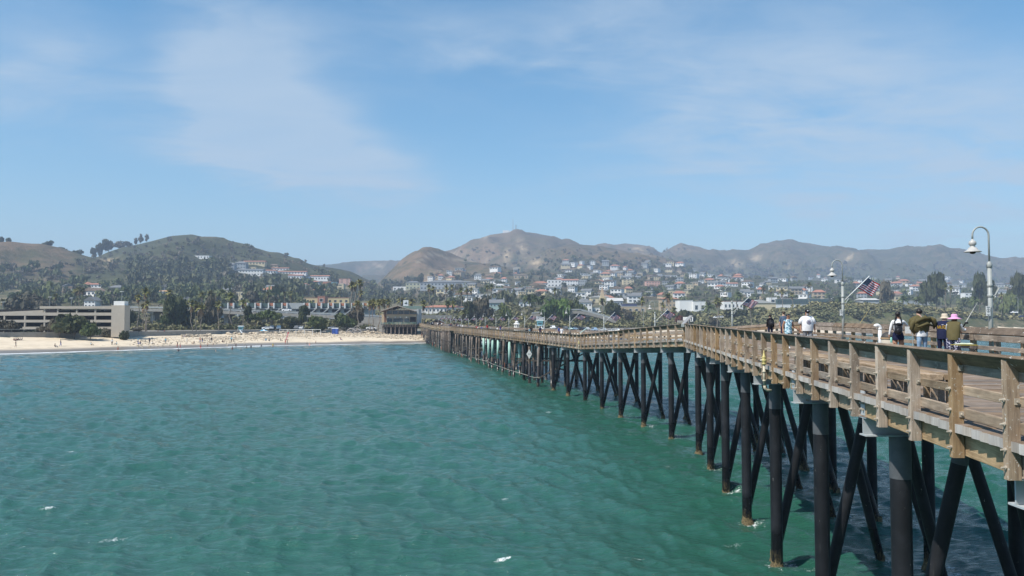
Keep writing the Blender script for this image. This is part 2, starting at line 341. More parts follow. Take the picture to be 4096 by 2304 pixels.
C_WHITE = cloth('white', (0.74, 0.74, 0.74)); C_NAVY = cloth('navy', (0.014, 0.018, 0.05)); C_BLACK = cloth('black', (0.012, 0.012, 0.015)); C_RED = cloth('red', (0.55, 0.03, 0.04)); C_BLUE = cloth('blue', (0.05, 0.10, 0.35)); C_SLATE = cloth('slate', (0.075, 0.105, 0.155)); C_OLIVE = cloth('olive', (0.105, 0.088, 0.040)); C_PINK = cloth('pink', (0.70, 0.34, 0.55)); C_SAND = cloth('sand', (0.55, 0.47, 0.36)); C_GREY = cloth('grey', (0.22, 0.22, 0.23)); C_AQUA = cloth('aqua', (0.16, 0.45, 0.60)); C_TAN = cloth('tan', (0.38, 0.27, 0.16)); C_PURPLE = cloth('purple', (0.06, 0.035, 0.12)); C_ORANGE = cloth('orange', (0.60, 0.20, 0.05)); C_YELLOW = cloth('yellow', (0.65, 0.55, 0.05)); C_GREEN = cloth('green', (0.05, 0.22, 0.09))
C_DENIM = mat('denim', (0.13, 0.22, 0.34), 0.9, col2=(0.30, 0.42, 0.55), scale=5)
def floral(name, a, b, c, sc):
    m, nt, bs = new_mat(name); tc = nt.nodes.new('ShaderNodeTexCoord'); v = nt.nodes.new('ShaderNodeTexVoronoi'); v.inputs['Scale'].default_value = sc; nt.links.new(tc.outputs['Object'], v.inputs['Vector'])
    n = nt.nodes.new('ShaderNodeTexNoise'); n.inputs['Scale'].default_value = sc*.8; nt.links.new(tc.outputs['Object'], n.inputs['Vector'])
    r = nt.nodes.new('ShaderNodeValToRGB'); r.color_ramp.interpolation = 'CONSTANT'; e = r.color_ramp.elements; e[0].color = (*a, 1); e[0].position = 0; e[1].color = (*b, 1); e[1].position = .50; x = e.new(.66); x.color = (*c, 1); x = e.new(.80); x.color = (*a, 1)
    ad = nt.nodes.new('ShaderNodeMath'); ad.operation = 'MULTIPLY_ADD'; nt.links.new(n.outputs['Fac'], ad.inputs[0]); ad.inputs[1].default_value = .5; nt.links.new(v.outputs['Distance'], ad.inputs[2]); nt.links.new(ad.outputs[0], r.inputs[0]); nt.links.new(r.outputs[0], bs.inputs['Base Color']); bs.inputs['Roughness'].default_value = .8; return m
C_FLORAL = floral('floral_cloth', (0.60, 0.72, 0.76), (0.01, 0.04, 0.09), (0.08, 0.42, 0.55), 13); C_FLOW2 = floral('dark_floral_cloth', (0.012, 0.014, 0.04), (0.5, 0.5, 0.55), (0.05, 0.05, 0.13), 20)
hair_me = MB().ball((0, .012, 1.665), (.098, .105, .085), 14, 8).mesh('hair', HAIR_D, True); hair_sit = MB().ball((0, -.01, .83), (.098, .105, .085), 14, 8).mesh('hair', HAIR_D, True); hair_lean = MB().ball((0, -.35, 1.56), (.098, .105, .085), 14, 8).mesh('hair', HAIR_D, True)
def dress(o, skin, top, legs, sleeve=None, forearm=None, shin=None, feet=None):
    """per-person clothes on a shared body: materials sit on the object"""
    ms = dict(skin=skin, top=top, sleeve=sleeve or top, forearm=forearm or skin, legs=legs, shin=shin or legs, feet=feet or C_BLACK)
    for i, r in enumerate(REG): o.material_slots[i].link = 'OBJECT'; o.material_slots[i].material = ms[r]
def person(label, loc, rz, h=1.7, pose='stand', skin=SKIN_T, top=C_WHITE, legs=C_NAVY, group=None, hair=HAIR_D, **kw):
    o = link('person', BODY[pose], None); o.location = loc; o.rotation_euler = (0, 0, rz); s = h/1.75; o.scale = (s, s, s)
    tag(o, label, 'person', group); dress(o, skin, top, legs, **kw)
    hm = {'sit': hair_sit, 'lean': hair_lean}.get(pose, hair_me); c = lpart('hair', hm, o)
    if hair is not HAIR_D: c.material_slots[0].link = 'OBJECT'; c.material_slots[0].material = hair
    return o
def loft(rings, n=16):
    b = MB(); vs = []
    for cx, cy, z, rx, ry in rings:
        for j in range(n): a = 2*math.pi*j/n; vs.append((cx+rx*math.cos(a), cy+ry*math.sin(a), z))
    return b.add(vs, [(i*n+j, i*n+(j+1) % n, (i+1)*n+(j+1) % n, (i+1)*n+j) for i in range(len(rings)-1) for j in range(n)])
# ------------------------------------------------------------------ the pier's line (plan and height), needed by the water too
def XL(y): return interp(y, [(-20, 2.28), (50, 10.68), (79, 6.6), (345, -41.3)])
def XR(y): return interp(y, [(-20, 8.84), (53, 17.6), (75, 14.0), (345, -34.6)])
def ZD(y): return interp(y, [(-20, 6.45), (9, 6.59), (20, 6.65), (35, 6.75), (50, 6.85), (79, 5.67), (255, 5.65), (330, 6.35), (360, 6.4)])
STEEL_BENTS = [9.6+5.7*k for k in range(-2, 8)] + [54.8, 61.0, 67.3, 73.5, 80.0, 86.8, 93.6]
WOOD_BENTS = [98.8+5.2*k for k in range(46)]

# ------------------------------------------------------------------ shore line and terrain heights
SHORE = np.array([(-900, -856), (-405, -184), (-125, 196), (-111, 215), (-83, 259), (-32, 294), (10, 312), (60, 345), (120, 395), (187, 474), (250, 504), (420, 570), (900, 700), (2500, 1000), (6000, 1400)], float)
def shore_dist(x, y):
    """signed distance to the shore line, positive inland"""
    x = np.asarray(x, float); y = np.asarray(y, float); best = np.full(x.shape, 1e9); sg = np.ones(x.shape)
    for (ax, ay), (bx, by) in zip(SHORE[:-1], SHORE[1:]):
        dx, dy = bx-ax, by-ay; L2 = dx*dx+dy*dy
        t = np.clip(((x-ax)*dx+(y-ay)*dy)/L2, 0, 1); d = np.hypot(x-(ax+t*dx), y-(ay+t*dy))
        c = dx*(y-ay)-dy*(x-ax); m = d < best
        best = np.where(m, d, best); sg = np.where(m, np.where(c > 0, 1.0, -1.0), sg)
    return best*sg
HILLS = [  # distance of the crest, width of the front slope, of the back slope, crest line
 (1100, 430, 260, [(-400, 246), (-200, 241), (0, 244), (40, 243.8), (60, 248), (85, 256), (110, 262), (135, 268), (180, 280), (260, 300), (330, 320)]),
 (1400, 620, 400, [(20, 275), (60, 264), (100, 256.5), (125, 248), (150, 241.5), (170, 236), (191, 234.3), (215, 240), (250, 249), (290, 260), (320, 267), (350, 272), (370, 281), (395, 296), (430, 318)]),
 (3300, 900, 500, [(240, 280), (260, 268), (300, 266), (330, 264.3), (350, 262), (375, 260.5), (400, 261.5), (440, 280)]),
 (1750, 700, 300, [(350, 318), (362, 302), (374, 288), (387, 275), (400, 263), (415, 255), (430, 252), (450, 256), (470, 262), (500, 266), (530, 269), (560, 274), (600, 290), (640, 315)]),
 (2500, 800, 500, [(390, 275), (410, 262), (430, 255.5), (450, 250.5), (470, 242), (490, 234.5), (513, 231.6), (530, 232.5), (550, 236), (562, 241), (580, 244), (620, 262), (660, 285)]),
 (2080, 700, 300, [(490, 282), (515, 268), (530, 259), (545, 251), (570, 244), (600, 245.5), (640, 254), (680, 265), (730, 285)]),
 (3000, 1100, 500, [(540, 275), (570, 252), (600, 247.2), (620, 246.7), (640, 246.3), (655, 250), (662, 253), (672, 248), (682, 245), (700, 250), (715, 253), (735, 252), (750, 252.5), (765, 246), (787, 241), (810, 243), (840, 249), (855, 250.5), (870, 249), (890, 250.5), (905, 247), (930, 246.3), (960, 252), (990, 257), (1024, 262), (1100, 268), (1424, 262)]),
 (590, 62, 70, [(620, 326), (650, 322), (690, 319), (740, 315.5), (780, 311), (820, 306), (860, 304.5), (900, 306), (930, 310), (960, 313), (1024, 314), (1424, 314)]),
]
BASE_Y = [(0, 4.6), (330, 4.7), (400, 5.5), (450, 9), (550, 15.5), (700, 25), (1000, 48), (1500, 92), (2200, 105), (5000, 60)]
BASE_R = [(0, 4.6), (400, 5.0), (500, 7.0), (560, 10.0), (640, 13.2), (760, 21), (900, 33), (1100, 53), (1500, 92), (2200, 105), (5000, 60)]
BASE_M = [(-400, 1.3), (0, 1.25), (280, 1.2), (330, 0.95), (360, 0.75), (420, 0.78), (460, 1.0), (700, 1.0), (850, 0.88), (1024, 0.78), (1424, 0.75)]
def ground_z(x, y, detail=True):
    x = np.asarray(x, float); y = np.asarray(y, float)
    px = 512+FPX*x/np.maximum(y, 1.0)
    s = shore_dist(x, y)
    beach = np.interp(s, [-60, -12, 0, 6, 14, 26, 36, 60], [-3.5, -1.1, -0.02, 0.75, 1.5, 2.3, 2.9, 4.5])
    if detail:
        beach = beach + np.clip(s, 0, 12)/12*(0.35*(fbm(x*0.11, y*0.11, 4, 3)-0.5)+0.12*(vnoise(x*0.6, y*0.6, 5)-0.5))
    kr = sstep(520, 610, px)
    base = (np.interp(y, [p[0] for p in BASE_Y], [p[1] for p in BASE_Y])*(1-kr)+kr*np.interp(y, [p[0] for p in BASE_R], [p[1] for p in BASE_R])-4.6)*np.interp(px, [p[0] for p in BASE_M], [p[1] for p in BASE_M])
    z = beach+base*sstep(55, 150, s)
    n1 = fbm(x/260.0, y/260.0, 5, 21); n2 = fbm(x/90.0+40, y/90.0, 5, 51)
    n3 = fbm(x/70.0+3, y/150.0, 3, 91)
    rdg = 1-np.abs(2*fbm(x/190.0+7, y/330.0, 4, 77)-1)          # spurs and gullies running down the slopes
    for (d, wf, wb, pts) in HILLS:
        cz = CAMZ + (321.0-np.interp(px, [p[0] for p in pts], [p[1] for p in pts]))*d/FPX
        lo, hi = pts[0][0], pts[-1][0]
        cz = np.where((px < lo-30) | (px > hi+30), -50, cz)
        t = np.where(y < d, (y-(d-wf))/wf, 1-(y-d)/wb)
        t = np.clip(t, 0, 1.0)
        h = t*t*(3-2*t)*0.75+t*0.25
        if detail and d > 700:
            fade = 1-np.exp(-((y-d)/(0.10*wf))**2)
            k = (0.50*(rdg-0.72)+0.28*(n1-0.5)+0.16*(n2-0.5)+0.10*(1-np.abs(2*n3-1)-0.6))*fade*np.sin(math.pi*np.clip(t, 0, 1)**0.8)**0.7
            h = np.clip(h+k, 0, 1.0)
        elif detail:
            h = np.clip(h+(0.35*(n2-0.5)+0.3*(vnoise(x/14, y/14, 9)-0.5))*np.clip(4*t*(1-t)+0.15, 0, 1), 0, 1.05)
        hz = np.where(h > 0.001, 2.0+(cz-2.0)*h, -60)
        z = np.maximum(z, z+(np.maximum(hz-z, 0))*sstep(40, 58, s))
    return z
GPX = np.linspace(-420, 1444, 468)
GY = np.geomspace(118, 4600, 430)
_gx = (GPX[None, :]-512)/FPX*GY[:, None]; _gy = np.repeat(GY[:, None], len(GPX), 1)
GZ = ground_z(_gx, _gy)
def gz(x, y):
    """height of the built ground (bilinear in its own mesh)"""
    px = 512+FPX*x/y
    i = np.interp(y, GY, np.arange(len(GY))); j = np.interp(px, GPX, np.arange(len(GPX)))
    i0 = int(min(i, len(GY)-2)); j0 = int(min(j, len(GPX)-2)); a, b = i-i0, j-j0
    return float((GZ[i0, j0]*(1-b)+GZ[i0, j0+1]*b)*(1-a)+(GZ[i0+1, j0]*(1-b)+GZ[i0+1, j0+1]*b)*a)
def hit(px, py, dmin=150, dmax=4500):
    """the point where the line of sight through a pixel of the photograph meets the ground"""
    r = ray(px, py); d = dmin
    while d < dmax:
        p = at(px, py, d)
        if gz(p.x, d) >= p.z: break
        d *= 1.004
    else: return None
    p = at(px, py, d); return Vector((p.x, p.y, gz(p.x, p.y)))

def grid_mesh(name, V, F, m, smooth=True):
    """mesh from numpy arrays (verts, quads), unused vertices dropped"""
    used = np.unique(F); idx = np.full(len(V), -1); idx[used] = np.arange(len(used)); V = V[used]; F = idx[F]
    me = bpy.data.meshes.new(name); k = F.shape[1]
    me.vertices.add(len(V)); me.vertices.foreach_set('co', V.astype(np.float32).ravel())
    me.loops.add(F.size); me.loops.foreach_set('vertex_index', F.astype(np.int32).ravel())
    me.polygons.add(len(F)); me.polygons.foreach_set('loop_start', np.arange(0, F.size, k, dtype=np.int32))
    me.polygons.foreach_set('loop_total', np.full(len(F), k, np.int32))
    me.polygons.foreach_set('use_smooth', np.full(len(F), smooth)); me.materials.append(m); me.update(calc_edges=True); me.validate()
    return me, used
def quads(nr, nc):
    i, j = np.meshgrid(np.arange(nr-1), np.arange(nc-1), indexing='ij'); a = (i*nc+j).ravel()
    return np.stack([a, a+1, a+nc+1, a+nc], 1)

# ---- ground materials
def world_noise(nt, scale, detail=5, rough=0.6, stretch=(1, 1, 1), dist=0.0):
    N = nt.nodes.new; g = N('ShaderNodeNewGeometry'); mp = N('ShaderNodeMapping'); mp.inputs['Scale'].default_value = stretch
    nt.links.new(g.outputs['Position'], mp.inputs[0]); n = N('ShaderNodeTexNoise'); n.inputs['Scale'].default_value = scale
    n.inputs['Detail'].default_value = detail; n.inputs['Roughness'].default_value = rough; n.inputs['Distortion'].default_value = dist
    nt.links.new(mp.outputs[0], n.inputs['Vector']); return n.outputs['Fac']
def ramp(nt, fac, stops):
    r = nt.nodes.new('ShaderNodeValToRGB'); e = r.color_ramp.elements
    e[0].position = stops[0][0]; e[0].color = (*stops[0][1], 1); e[1].position = stops[-1][0]; e[1].color = (*stops[-1][1], 1)
    for p, c in stops[1:-1]:
        x = e.new(p); x.color = (*c, 1)
    nt.links.new(fac, r.inputs[0]); return r.outputs[0]
def mixc(nt, f, a, b):
    m = nt.nodes.new('ShaderNodeMix'); m.data_type = 'RGBA'
    for i, v in ((0, f), (6, a), (7, b)):
        if isinstance(v, tuple): m.inputs[i].default_value = (*v, 1) if len(v) == 3 else v
        elif isinstance(v, (int, float)): m.inputs[i].default_value = v
        else: nt.links.new(v, m.inputs[i])
    return m.outputs[2]
def mth(nt, op, a, b=None, clamp=False):
    m = nt.nodes.new('ShaderNodeMath'); m.operation = op; m.use_clamp = clamp
    for i, v in enumerate((a, b)):
        if v is None: continue
        if isinstance(v, (int, float)): m.inputs[i].default_value = v
        else: nt.links.new(v, m.inputs[i])
    return m.outputs[0]
def mrange(nt, v, a, b, c=0.0, d=1.0):
    m = nt.nodes.new('ShaderNodeMapRange'); nt.links.new(v, m.inputs[0])
    for i, x in enumerate((a, b, c, d)): m.inputs[i+1].default_value = x
    return m.outputs[0]
def attr(nt, name):
    a = nt.nodes.new('ShaderNodeAttribute'); a.attribute_name = name; return a.outputs['Fac']
def bumpn(nt, b, h, strength, dist):
    p = nt.nodes.new('ShaderNodeBump'); p.inputs['Strength'].default_value = strength; p.inputs['Distance'].default_value = dist
    nt.links.new(h, p.inputs['Height']); nt.links.new(p.outputs[0], b.inputs['Normal'])
def beach_mat():
    m, nt, b = new_mat('sand'); n = world_noise(nt, 0.22, 6); f = world_noise(nt, 5.0, 4, 0.7)
    c = ramp(nt, n, [(0.3, (0.54, 0.44, 0.31)), (0.55, (0.68, 0.565, 0.41)), (0.75, (0.61, 0.50, 0.35))])
    k = world_noise(nt, 1.1, 6, 0.75, (0.35, 1, 1))
    kelp = mth(nt, 'MULTIPLY', mrange(nt, k, 0.60, 0.66), attr(nt, 'wrack'))
    c = mixc(nt, kelp, c, (0.06, 0.045, 0.03))
    c = mixc(nt, attr(nt, 'wet'), c, (0.20, 0.165, 0.125))
    peb = mth(nt, 'MULTIPLY', mrange(nt, f, 0.5, 0.62), attr(nt, 'cobble'))
    c = mixc(nt, peb, c, (0.36, 0.30, 0.225))
    nt.links.new(c, b.inputs['Base Color']); nt.links.new(mrange(nt, attr(nt, 'wet'), 0, 1, 0.95, 0.35), b.inputs['Roughness']); bumpn(nt, b, f, 0.5, 0.15)
    return m
def city_mat():
    m, nt, b = new_mat('earth_and_scrub'); n = world_noise(nt, 0.03, 7, 0.62); f = world_noise(nt, 0.35, 6, 0.7)
    c = ramp(nt, n, [(0.32, (0.065, 0.075, 0.035)), (0.48, (0.10, 0.095, 0.05)), (0.58, (0.21, 0.17, 0.11)), (0.7, (0.26, 0.215, 0.15))])
    c = mixc(nt, mrange(nt, f, 0.48, 0.6), c, (0.055, 0.07, 0.032))
    d = world_noise(nt, 0.16, 6, 0.7); dn = ramp(nt, d, [(0.35, (0.05, 0.06, 0.028)), (0.5, (0.095, 0.11, 0.045)), (0.62, (0.15, 0.15, 0.07)), (0.7, (0.19, 0.165, 0.095))])
    c = mixc(nt, attr(nt, 'dune'), c, dn)
    c = mixc(nt, attr(nt, 'paved'), c, mixc(nt, f, (0.20, 0.18, 0.155), (0.30, 0.275, 0.235)))
    nt.links.new(c, b.inputs['Base Color']); b.inputs['Roughness'].default_value = 1.0; bumpn(nt, b, f, 0.8, 1.0)
    b.inputs['Specular IOR Level'].default_value = 0.1
    return m
def hill_mat():
    m, nt, b = new_mat('dry_hillside'); n = world_noise(nt, 0.0045, 7, 0.6, dist=0.4); f = world_noise(nt, 0.03, 7, 0.7); g = world_noise(nt, 0.012, 6, 0.65)
    dry = ramp(nt, n, [(0.32, (0.095, 0.077, 0.052)), (0.5, (0.155, 0.115, 0.076)), (0.66, (0.205, 0.145, 0.095))])
    scrub = ramp(nt, g, [(0.35, (0.046, 0.055, 0.032)), (0.6, (0.082, 0.085, 0.047)), (0.75, (0.125, 0.112, 0.068))])
    k = mth(nt, 'ADD', attr(nt, 'scrub'), mth(nt, 'MULTIPLY', mth(nt, 'SUBTRACT', f, 0.5), 1.6))
    c = mixc(nt, mrange(nt, k, 0.35, 0.75), dry, scrub)
    v = nt.nodes.new('ShaderNodeTexVoronoi'); v.inputs['Scale'].default_value = 0.055; gg = nt.nodes.new('ShaderNodeNewGeometry'); nt.links.new(gg.outputs['Position'], v.inputs['Vector'])
    dots = mth(nt, 'MULTIPLY', mrange(nt, v.outputs['Distance'], 0.42, 0.25), mrange(nt, g, 0.45, 0.6))
    c = mixc(nt, mth(nt, 'MULTIPLY', dots, 0.75), c, (0.045, 0.052, 0.03))
    scar = mth(nt, 'MULTIPLY', attr(nt, 'scar'), mrange(nt, f, 0.42, 0.56))
    c = mixc(nt, scar, c, (0.42, 0.32, 0.20))
    c = mixc(nt, attr(nt, 'track'), c, (0.38, 0.31, 0.22))
    nt.links.new(c, b.inputs['Base Color']); b.inputs['Roughness'].default_value = 1.0; b.inputs['Specular IOR Level'].default_value = 0.05; bumpn(nt, b, f, 0.9, 9.0)
    return m
def build_ground():
    V = np.stack([_gx.ravel(), _gy.ravel(), GZ.ravel()], 1); F = quads(len(GY), len(GPX))
    s = shore_dist(V[:, 0], V[:, 1]); px = 512+FPX*V[:, 0]/V[:, 1]; py = 321-(V[:, 2]-CAMZ)*FPX/V[:, 1]; y = V[:, 1]
    fs = s[F].mean(1); fy = y[F].mean(1)
    A = {}
    nn = fbm(V[:, 0]/9, V[:, 1]/9, 4, 31)
    A['wet'] = 1-sstep(3.5, 8.5, s+4*(nn-0.5)); A['wrack'] = np.exp(-((s-9-6*(nn-0.5))/3.2)**2)+0.75*np.exp(-((s-15-8*(nn-0.5))/2.5)**2)
    A['cobble'] = sstep(14, 19, s)*(1-sstep(34, 40, s))*sstep(120, 210, px)*(0.35+0.65*sstep(0.4, 0.6, nn))
    A['dune'] = sstep(505, 520, y)*(1-sstep(690, 720, y))*sstep(585, 610, px)*sstep(44, 58, s)
    A['paved'] = np.clip(sstep(40, 44, s)*(1-sstep(64, 68, s)), 0, 1)*(px < 420) + sstep(24, 30, s)*(1-sstep(56, 62, s))*(px > 530)*(px < 650)*0.9
    A['scrub'] = np.interp(px, [0, 60, 110, 200, 300, 380, 430, 520, 640, 740, 900, 1024], [0.5, 0.48, 0.9, 1.0, 0.88, 0.5, 0.36, 0.52, 0.48, 0.6, 0.7, 0.6])*np.interp(py, [232, 250, 285], [0.75, 0.95, 1.25])
    scar = np.zeros(len(V))
    for (sx, sy, rx, ry, rot) in [(523, 248, 10, 4, 60), (507, 256, 3.5, 8, 10), (536, 263, 7, 4, 20), (107, 262, 9, 5, 0), (47, 271, 6, 4, 0), (757, 258, 7, 3, 0), (794, 270, 9, 3.5, 45), (735, 264, 9, 3, 10), (425, 283, 10, 3, -60), (482, 249, 20, 1.0, -20), (640, 250, 8, 3, 20), (850, 257, 8, 3, 0), (60, 283, 10, 4, -40), (340, 290, 10, 5, 0)]:
        a = R(rot); u = ((px-sx)*math.cos(a)+(py-sy)*math.sin(a))/rx; w = (-(px-sx)*math.sin(a)+(py-sy)*math.cos(a))/ry
        scar = np.maximum(scar, np.exp(-(u*u+w*w)*1.2))
    A['scar'] = np.clip(scar*1.3, 0, 1)*(y > 800)
    tr = np.zeros(len(V))
    for (dist, pts) in [(2500, [(487, 236), (478, 242), (465, 250), (450, 254), (440, 257)]), (1750, [(418, 262), (424, 258), (432, 253), (450, 259), (470, 261), (492, 262)]), (3300, [(372, 263), (378, 266), (384, 268)])]:
        for (ax, ay), (bx, by) in zip(pts[:-1], pts[1:]):
            dx, dy = bx-ax, by-ay; t = np.clip(((px-ax)*dx+(py-ay)*dy)/(dx*dx+dy*dy), 0, 1)
            dd = np.hypot(px-ax-t*dx, py-ay-t*dy); tr = np.maximum(tr, (np.abs(y-dist) < 600)*np.exp(-(dd/0.9)**2)*0.7)
    A['track'] = tr
    for nm, lab, msk, mt in (('beach', 'sand beach', (fs < 41) & (fy < 1000), beach_mat()), ('ground', 'coastal ground', (fs >= 41) & (fy < 880), city_mat()), ('hills', 'dry hills', (fy >= 880) & ((fs >= 41) | (fy >= 1000)), hill_mat())):
        me, used = grid_mesh(nm, V, F[msk], mt)
        for k, v in A.items():
            a = me.attributes.new(k, 'FLOAT', 'POINT'); a.data.foreach_set('value', v[used].astype(np.float32))
        link(nm, me, kind='structure')
build_ground()

# ------------------------------------------------------------------ the sea
PILE_FEET = []          # (x, y, radius) filled from the same numbers the pier uses
def pile_layout():
    L = []
    for i, y in enumerate(STEEL_BENTS):
        a, b = XL(y), XR(y); w = b-a
        L += [('steel', y, a+0.85, a+0.85, 0.0, 0.188), ('steel', y, a+2.1, a+0.95, 0.55, 0.145), ('steel', y, a+2.9, a+4.5, 0.55, 0.145),
              ('steel', y, b-0.67, b-0.67, 0.0, 0.188), ('steel', y, b-2.2, b-0.7, -0.55, 0.145)]
    rg = random.Random(3)
    for i, y in enumerate(WOOD_BENTS):
        a, b = XL(y), XR(y); n = 5 if i < 26 else 4
        for k in range(n):
            x = lerp(a+0.30, b-0.35, k/(n-1))+rg.uniform(-.12, .12)
            L.append(('wood', y+rg.uniform(-.12, .12), x, x+rg.uniform(-.2, .2), rg.uniform(-.15, .15), rg.uniform(0.15, 0.19)))
    return L
PILES = pile_layout()
PILES = [p for p in PILES if p[1] < 312]
PILE_FEET = [(p[3], p[1]+p[4], p[5]) for p in PILES]
def sea_mat():
    m, nt, b = new_mat('sea_water')
    big = world_noise(nt, 0.03, 4, 0.55, (0.5, 1.2, 1)); mid = world_noise(nt, 0.22, 4, 0.6, (0.55, 1.3, 1))
    k = mth(nt, 'ADD', mth(nt, 'MULTIPLY', big, 0.65), mth(nt, 'MULTIPLY', mid, 0.35))
    c = ramp(nt, k, [(0.36, SEA_A), (0.5, SEA_B), (0.64, SEA_C)])
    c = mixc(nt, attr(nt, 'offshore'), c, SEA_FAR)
    c = mixc(nt, attr(nt, 'pierside'), c, SEA_GREEN)  # darker green by the pier: its reflection put into the water colour
    c = mixc(nt, attr(nt, 'shallow'), c, (0.20, 0.185, 0.14))
    f = world_noise(nt, 3.2, 6, 0.75, (1, 1.5, 1)); f2 = world_noise(nt, 11.0, 4, 0.7)
    ff = mth(nt, 'ADD', mth(nt, 'MULTIPLY', f, 0.5), mth(nt, 'MULTIPLY', f2, 0.5))
    fo = mth(nt, 'ADD', attr(nt, 'foam'), mth(nt, 'MULTIPLY', mth(nt, 'SUBTRACT', ff, 0.5), 2.4))
    fo = mth(nt, 'MULTIPLY', mrange(nt, fo, 0.44, 0.74), mrange(nt, attr(nt, 'foam'), 0.02, 0.12))
    c = mixc(nt, fo, c, (0.86, 0.88, 0.87))
    nt.links.new(c, b.inputs['Base Color']); b.inputs['IOR'].default_value = 1.333
    nt.links.new(mrange(nt, fo, 0, 1, 0.07, 0.7), b.inputs['Roughness']); b.inputs['Specular IOR Level'].default_value = 0.46
    n1 = world_noise(nt, 2.2, 6, 0.62, (0.55, 1.4, 1), 0.6); n2 = world_noise(nt, 7.5, 4, 0.6, (0.6, 1.4, 1), 0.4)
    h = mth(nt, 'ADD', mth(nt, 'MULTIPLY', n1, 1.0), mth(nt, 'MULTIPLY', n2, 0.30))
    bumpn(nt, b, h, 1.0, SEA_BUMP)
    return m
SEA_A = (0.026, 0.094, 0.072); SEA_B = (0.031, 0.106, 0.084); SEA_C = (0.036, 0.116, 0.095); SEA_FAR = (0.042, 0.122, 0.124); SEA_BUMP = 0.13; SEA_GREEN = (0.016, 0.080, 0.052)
WHITECAPS = [(102, 539, 1.0), (68, 450, .6), (67, 461, .5), (313, 395.5, .5), (412, 385.5, 1.2), (547, 411, .7), (515, 432, .8), (501, 497, .5), (48, 511, .6), (405, 366, .5), (418, 362, .7), (430, 372, .6), (373, 362, .4), (700, 432, .6), (668, 468, .6),
             (30, 400, .4), (150, 405, .4), (230, 371, .4), (75, 418, .5), (190, 470, .5), (300, 470, .4), (250, 455, .4), (640, 560, .7), (735, 540, .6), (500, 565, .6), (330, 360, .4), (455, 400, .4), (815, 565, .7), (590, 452, .4), (130, 372, .3), (20, 545, .5), (225, 530, .4), (360, 420, .4), (560, 530, .5), (620, 500, .4)]
def build_sea():
    px = np.linspace(-420, 1444, 940); d = np.concatenate([np.linspace(3, 17, 12)[:-1], np.geomspace(17, 1250, 1080)])
    X = (px[None, :]-512)/FPX*d[:, None]; Y = np.repeat(d[:, None], len(px), 1); Z = np.zeros_like(X); DX = np.zeros_like(X); DY = np.zeros_like(X)
    step = np.gradient(d)[:, None]*np.ones_like(X); rg = np.random.default_rng(5); slope = 0
    for i in range(72):
        lam = 0.6*math.exp(rg.uniform(0, 1)**1.15*math.log(20/0.6)); a = R(rg.normal(28, 34)); kx, ky = math.sin(a)*2*math.pi/lam, math.cos(a)*2*math.pi/lam
        amp = 0.0092*lam**0.60*(1.15 if 1.0 < lam < 4 else 0.8)*rg.uniform(0.5, 1.2); ph = rg.uniform(0, 6.28)
        fade = np.clip((lam/step-2.0)/1.5, 0, 1)
        wob = 1.2*(vnoise(X/(lam*3.5)+i*3, Y/(lam*3.5), 100+i)-0.5)*3.0
        g = 0.35+1.3*vnoise(X/(lam*2.7)-i*7, Y/(lam*2.7), 300+i)
        t = kx*X+ky*Y+ph+wob; q = fade*amp*g
        Z += q*np.cos(t); DX -= q*1.0*math.sin(a)*np.sin(t); DY -= q*1.0*math.cos(a)*np.sin(t)
    s = shore_dist(X, Y); calm = np.clip((-s)/25.0, 0.12, 1); Z *= calm; DX *= calm; DY *= calm
    crest = np.maximum(Z-0.20, 0)
    foam = np.zeros_like(X); nz = fbm(X/1.5, Y/1.5, 4, 61)
    for (cx, cy, k) in WHITECAPS:
        p = at(cx, cy, 100); t = CAMZ/(CAMZ-p.z); wx, wy = p.x*t, 100*t; sc = 1.0+wy/140.0
        u = (X-wx)/(0.70*k*sc); w = (Y-wy-0.25*(X-wx))/(0.34*k*sc)
        foam = np.maximum(foam, np.exp(-(u*u+w*w))*0.50*(0.6+0.8*nz))
    for (fx, fy, r) in PILE_FEET:
        m = np.abs(Y[:, 0]-fy) < 3.0; jj = np.abs(px-(512+FPX*fx/fy)) < FPX*3.0/fy; ii = np.where(m)[0]; jj = np.where(jj)[0]
        if not len(ii) or not len(jj): continue
        sl = np.ix_(ii, jj); dd = np.hypot(X[sl]-fx-0.25, Y[sl]-fy)
        foam[sl] = np.maximum(foam[sl], 0.40*np.exp(-((dd-r-0.12)/0.45)**2)*(0.3+1.3*nz[sl]))
    n9 = fbm(X/14, Y/14, 3, 71)
    sp = s+5*(n9-0.5)
    foam = np.maximum(foam, 1.0*np.exp(-((sp+1.6)/2.2)**2)); foam = np.maximum(foam, 0.55*np.exp(-((sp+7)/2.4)**2)*sstep(0.45, 0.6, n9)); foam = np.maximum(foam, 0.42*np.exp(-((sp+13)/2.0)**2)*sstep(0.52, 0.66, fbm(X/20, Y/20, 3, 72)))
    foam = np.maximum(foam, np.clip(crest*2.0, 0, 0.20)*sstep(0.5, 0.65, fbm(X/5, Y/5, 3, 73)))
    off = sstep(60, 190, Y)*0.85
    V = np.stack([(X+DX).ravel(), (Y+DY).ravel(), Z.ravel()], 1); F = quads(len(d), len(px)); keep = s.ravel()[F].mean(1) < 3.5
    me, used = grid_mesh('sea', V, F[keep], sea_mat())
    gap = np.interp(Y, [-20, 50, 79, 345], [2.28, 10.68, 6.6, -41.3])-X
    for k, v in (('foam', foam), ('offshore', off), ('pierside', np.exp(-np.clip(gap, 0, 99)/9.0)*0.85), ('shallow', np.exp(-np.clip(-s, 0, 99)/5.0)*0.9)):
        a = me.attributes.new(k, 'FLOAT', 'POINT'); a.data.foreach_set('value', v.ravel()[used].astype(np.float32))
    link('sea', me, kind='structure')
    b = MB(); b.add([(-6000, -3000, -4.2), (6000, -3000, -4.2), (6000, 6000, -4.2), (-6000, 6000, -4.2)], [(0, 1, 2, 3)])
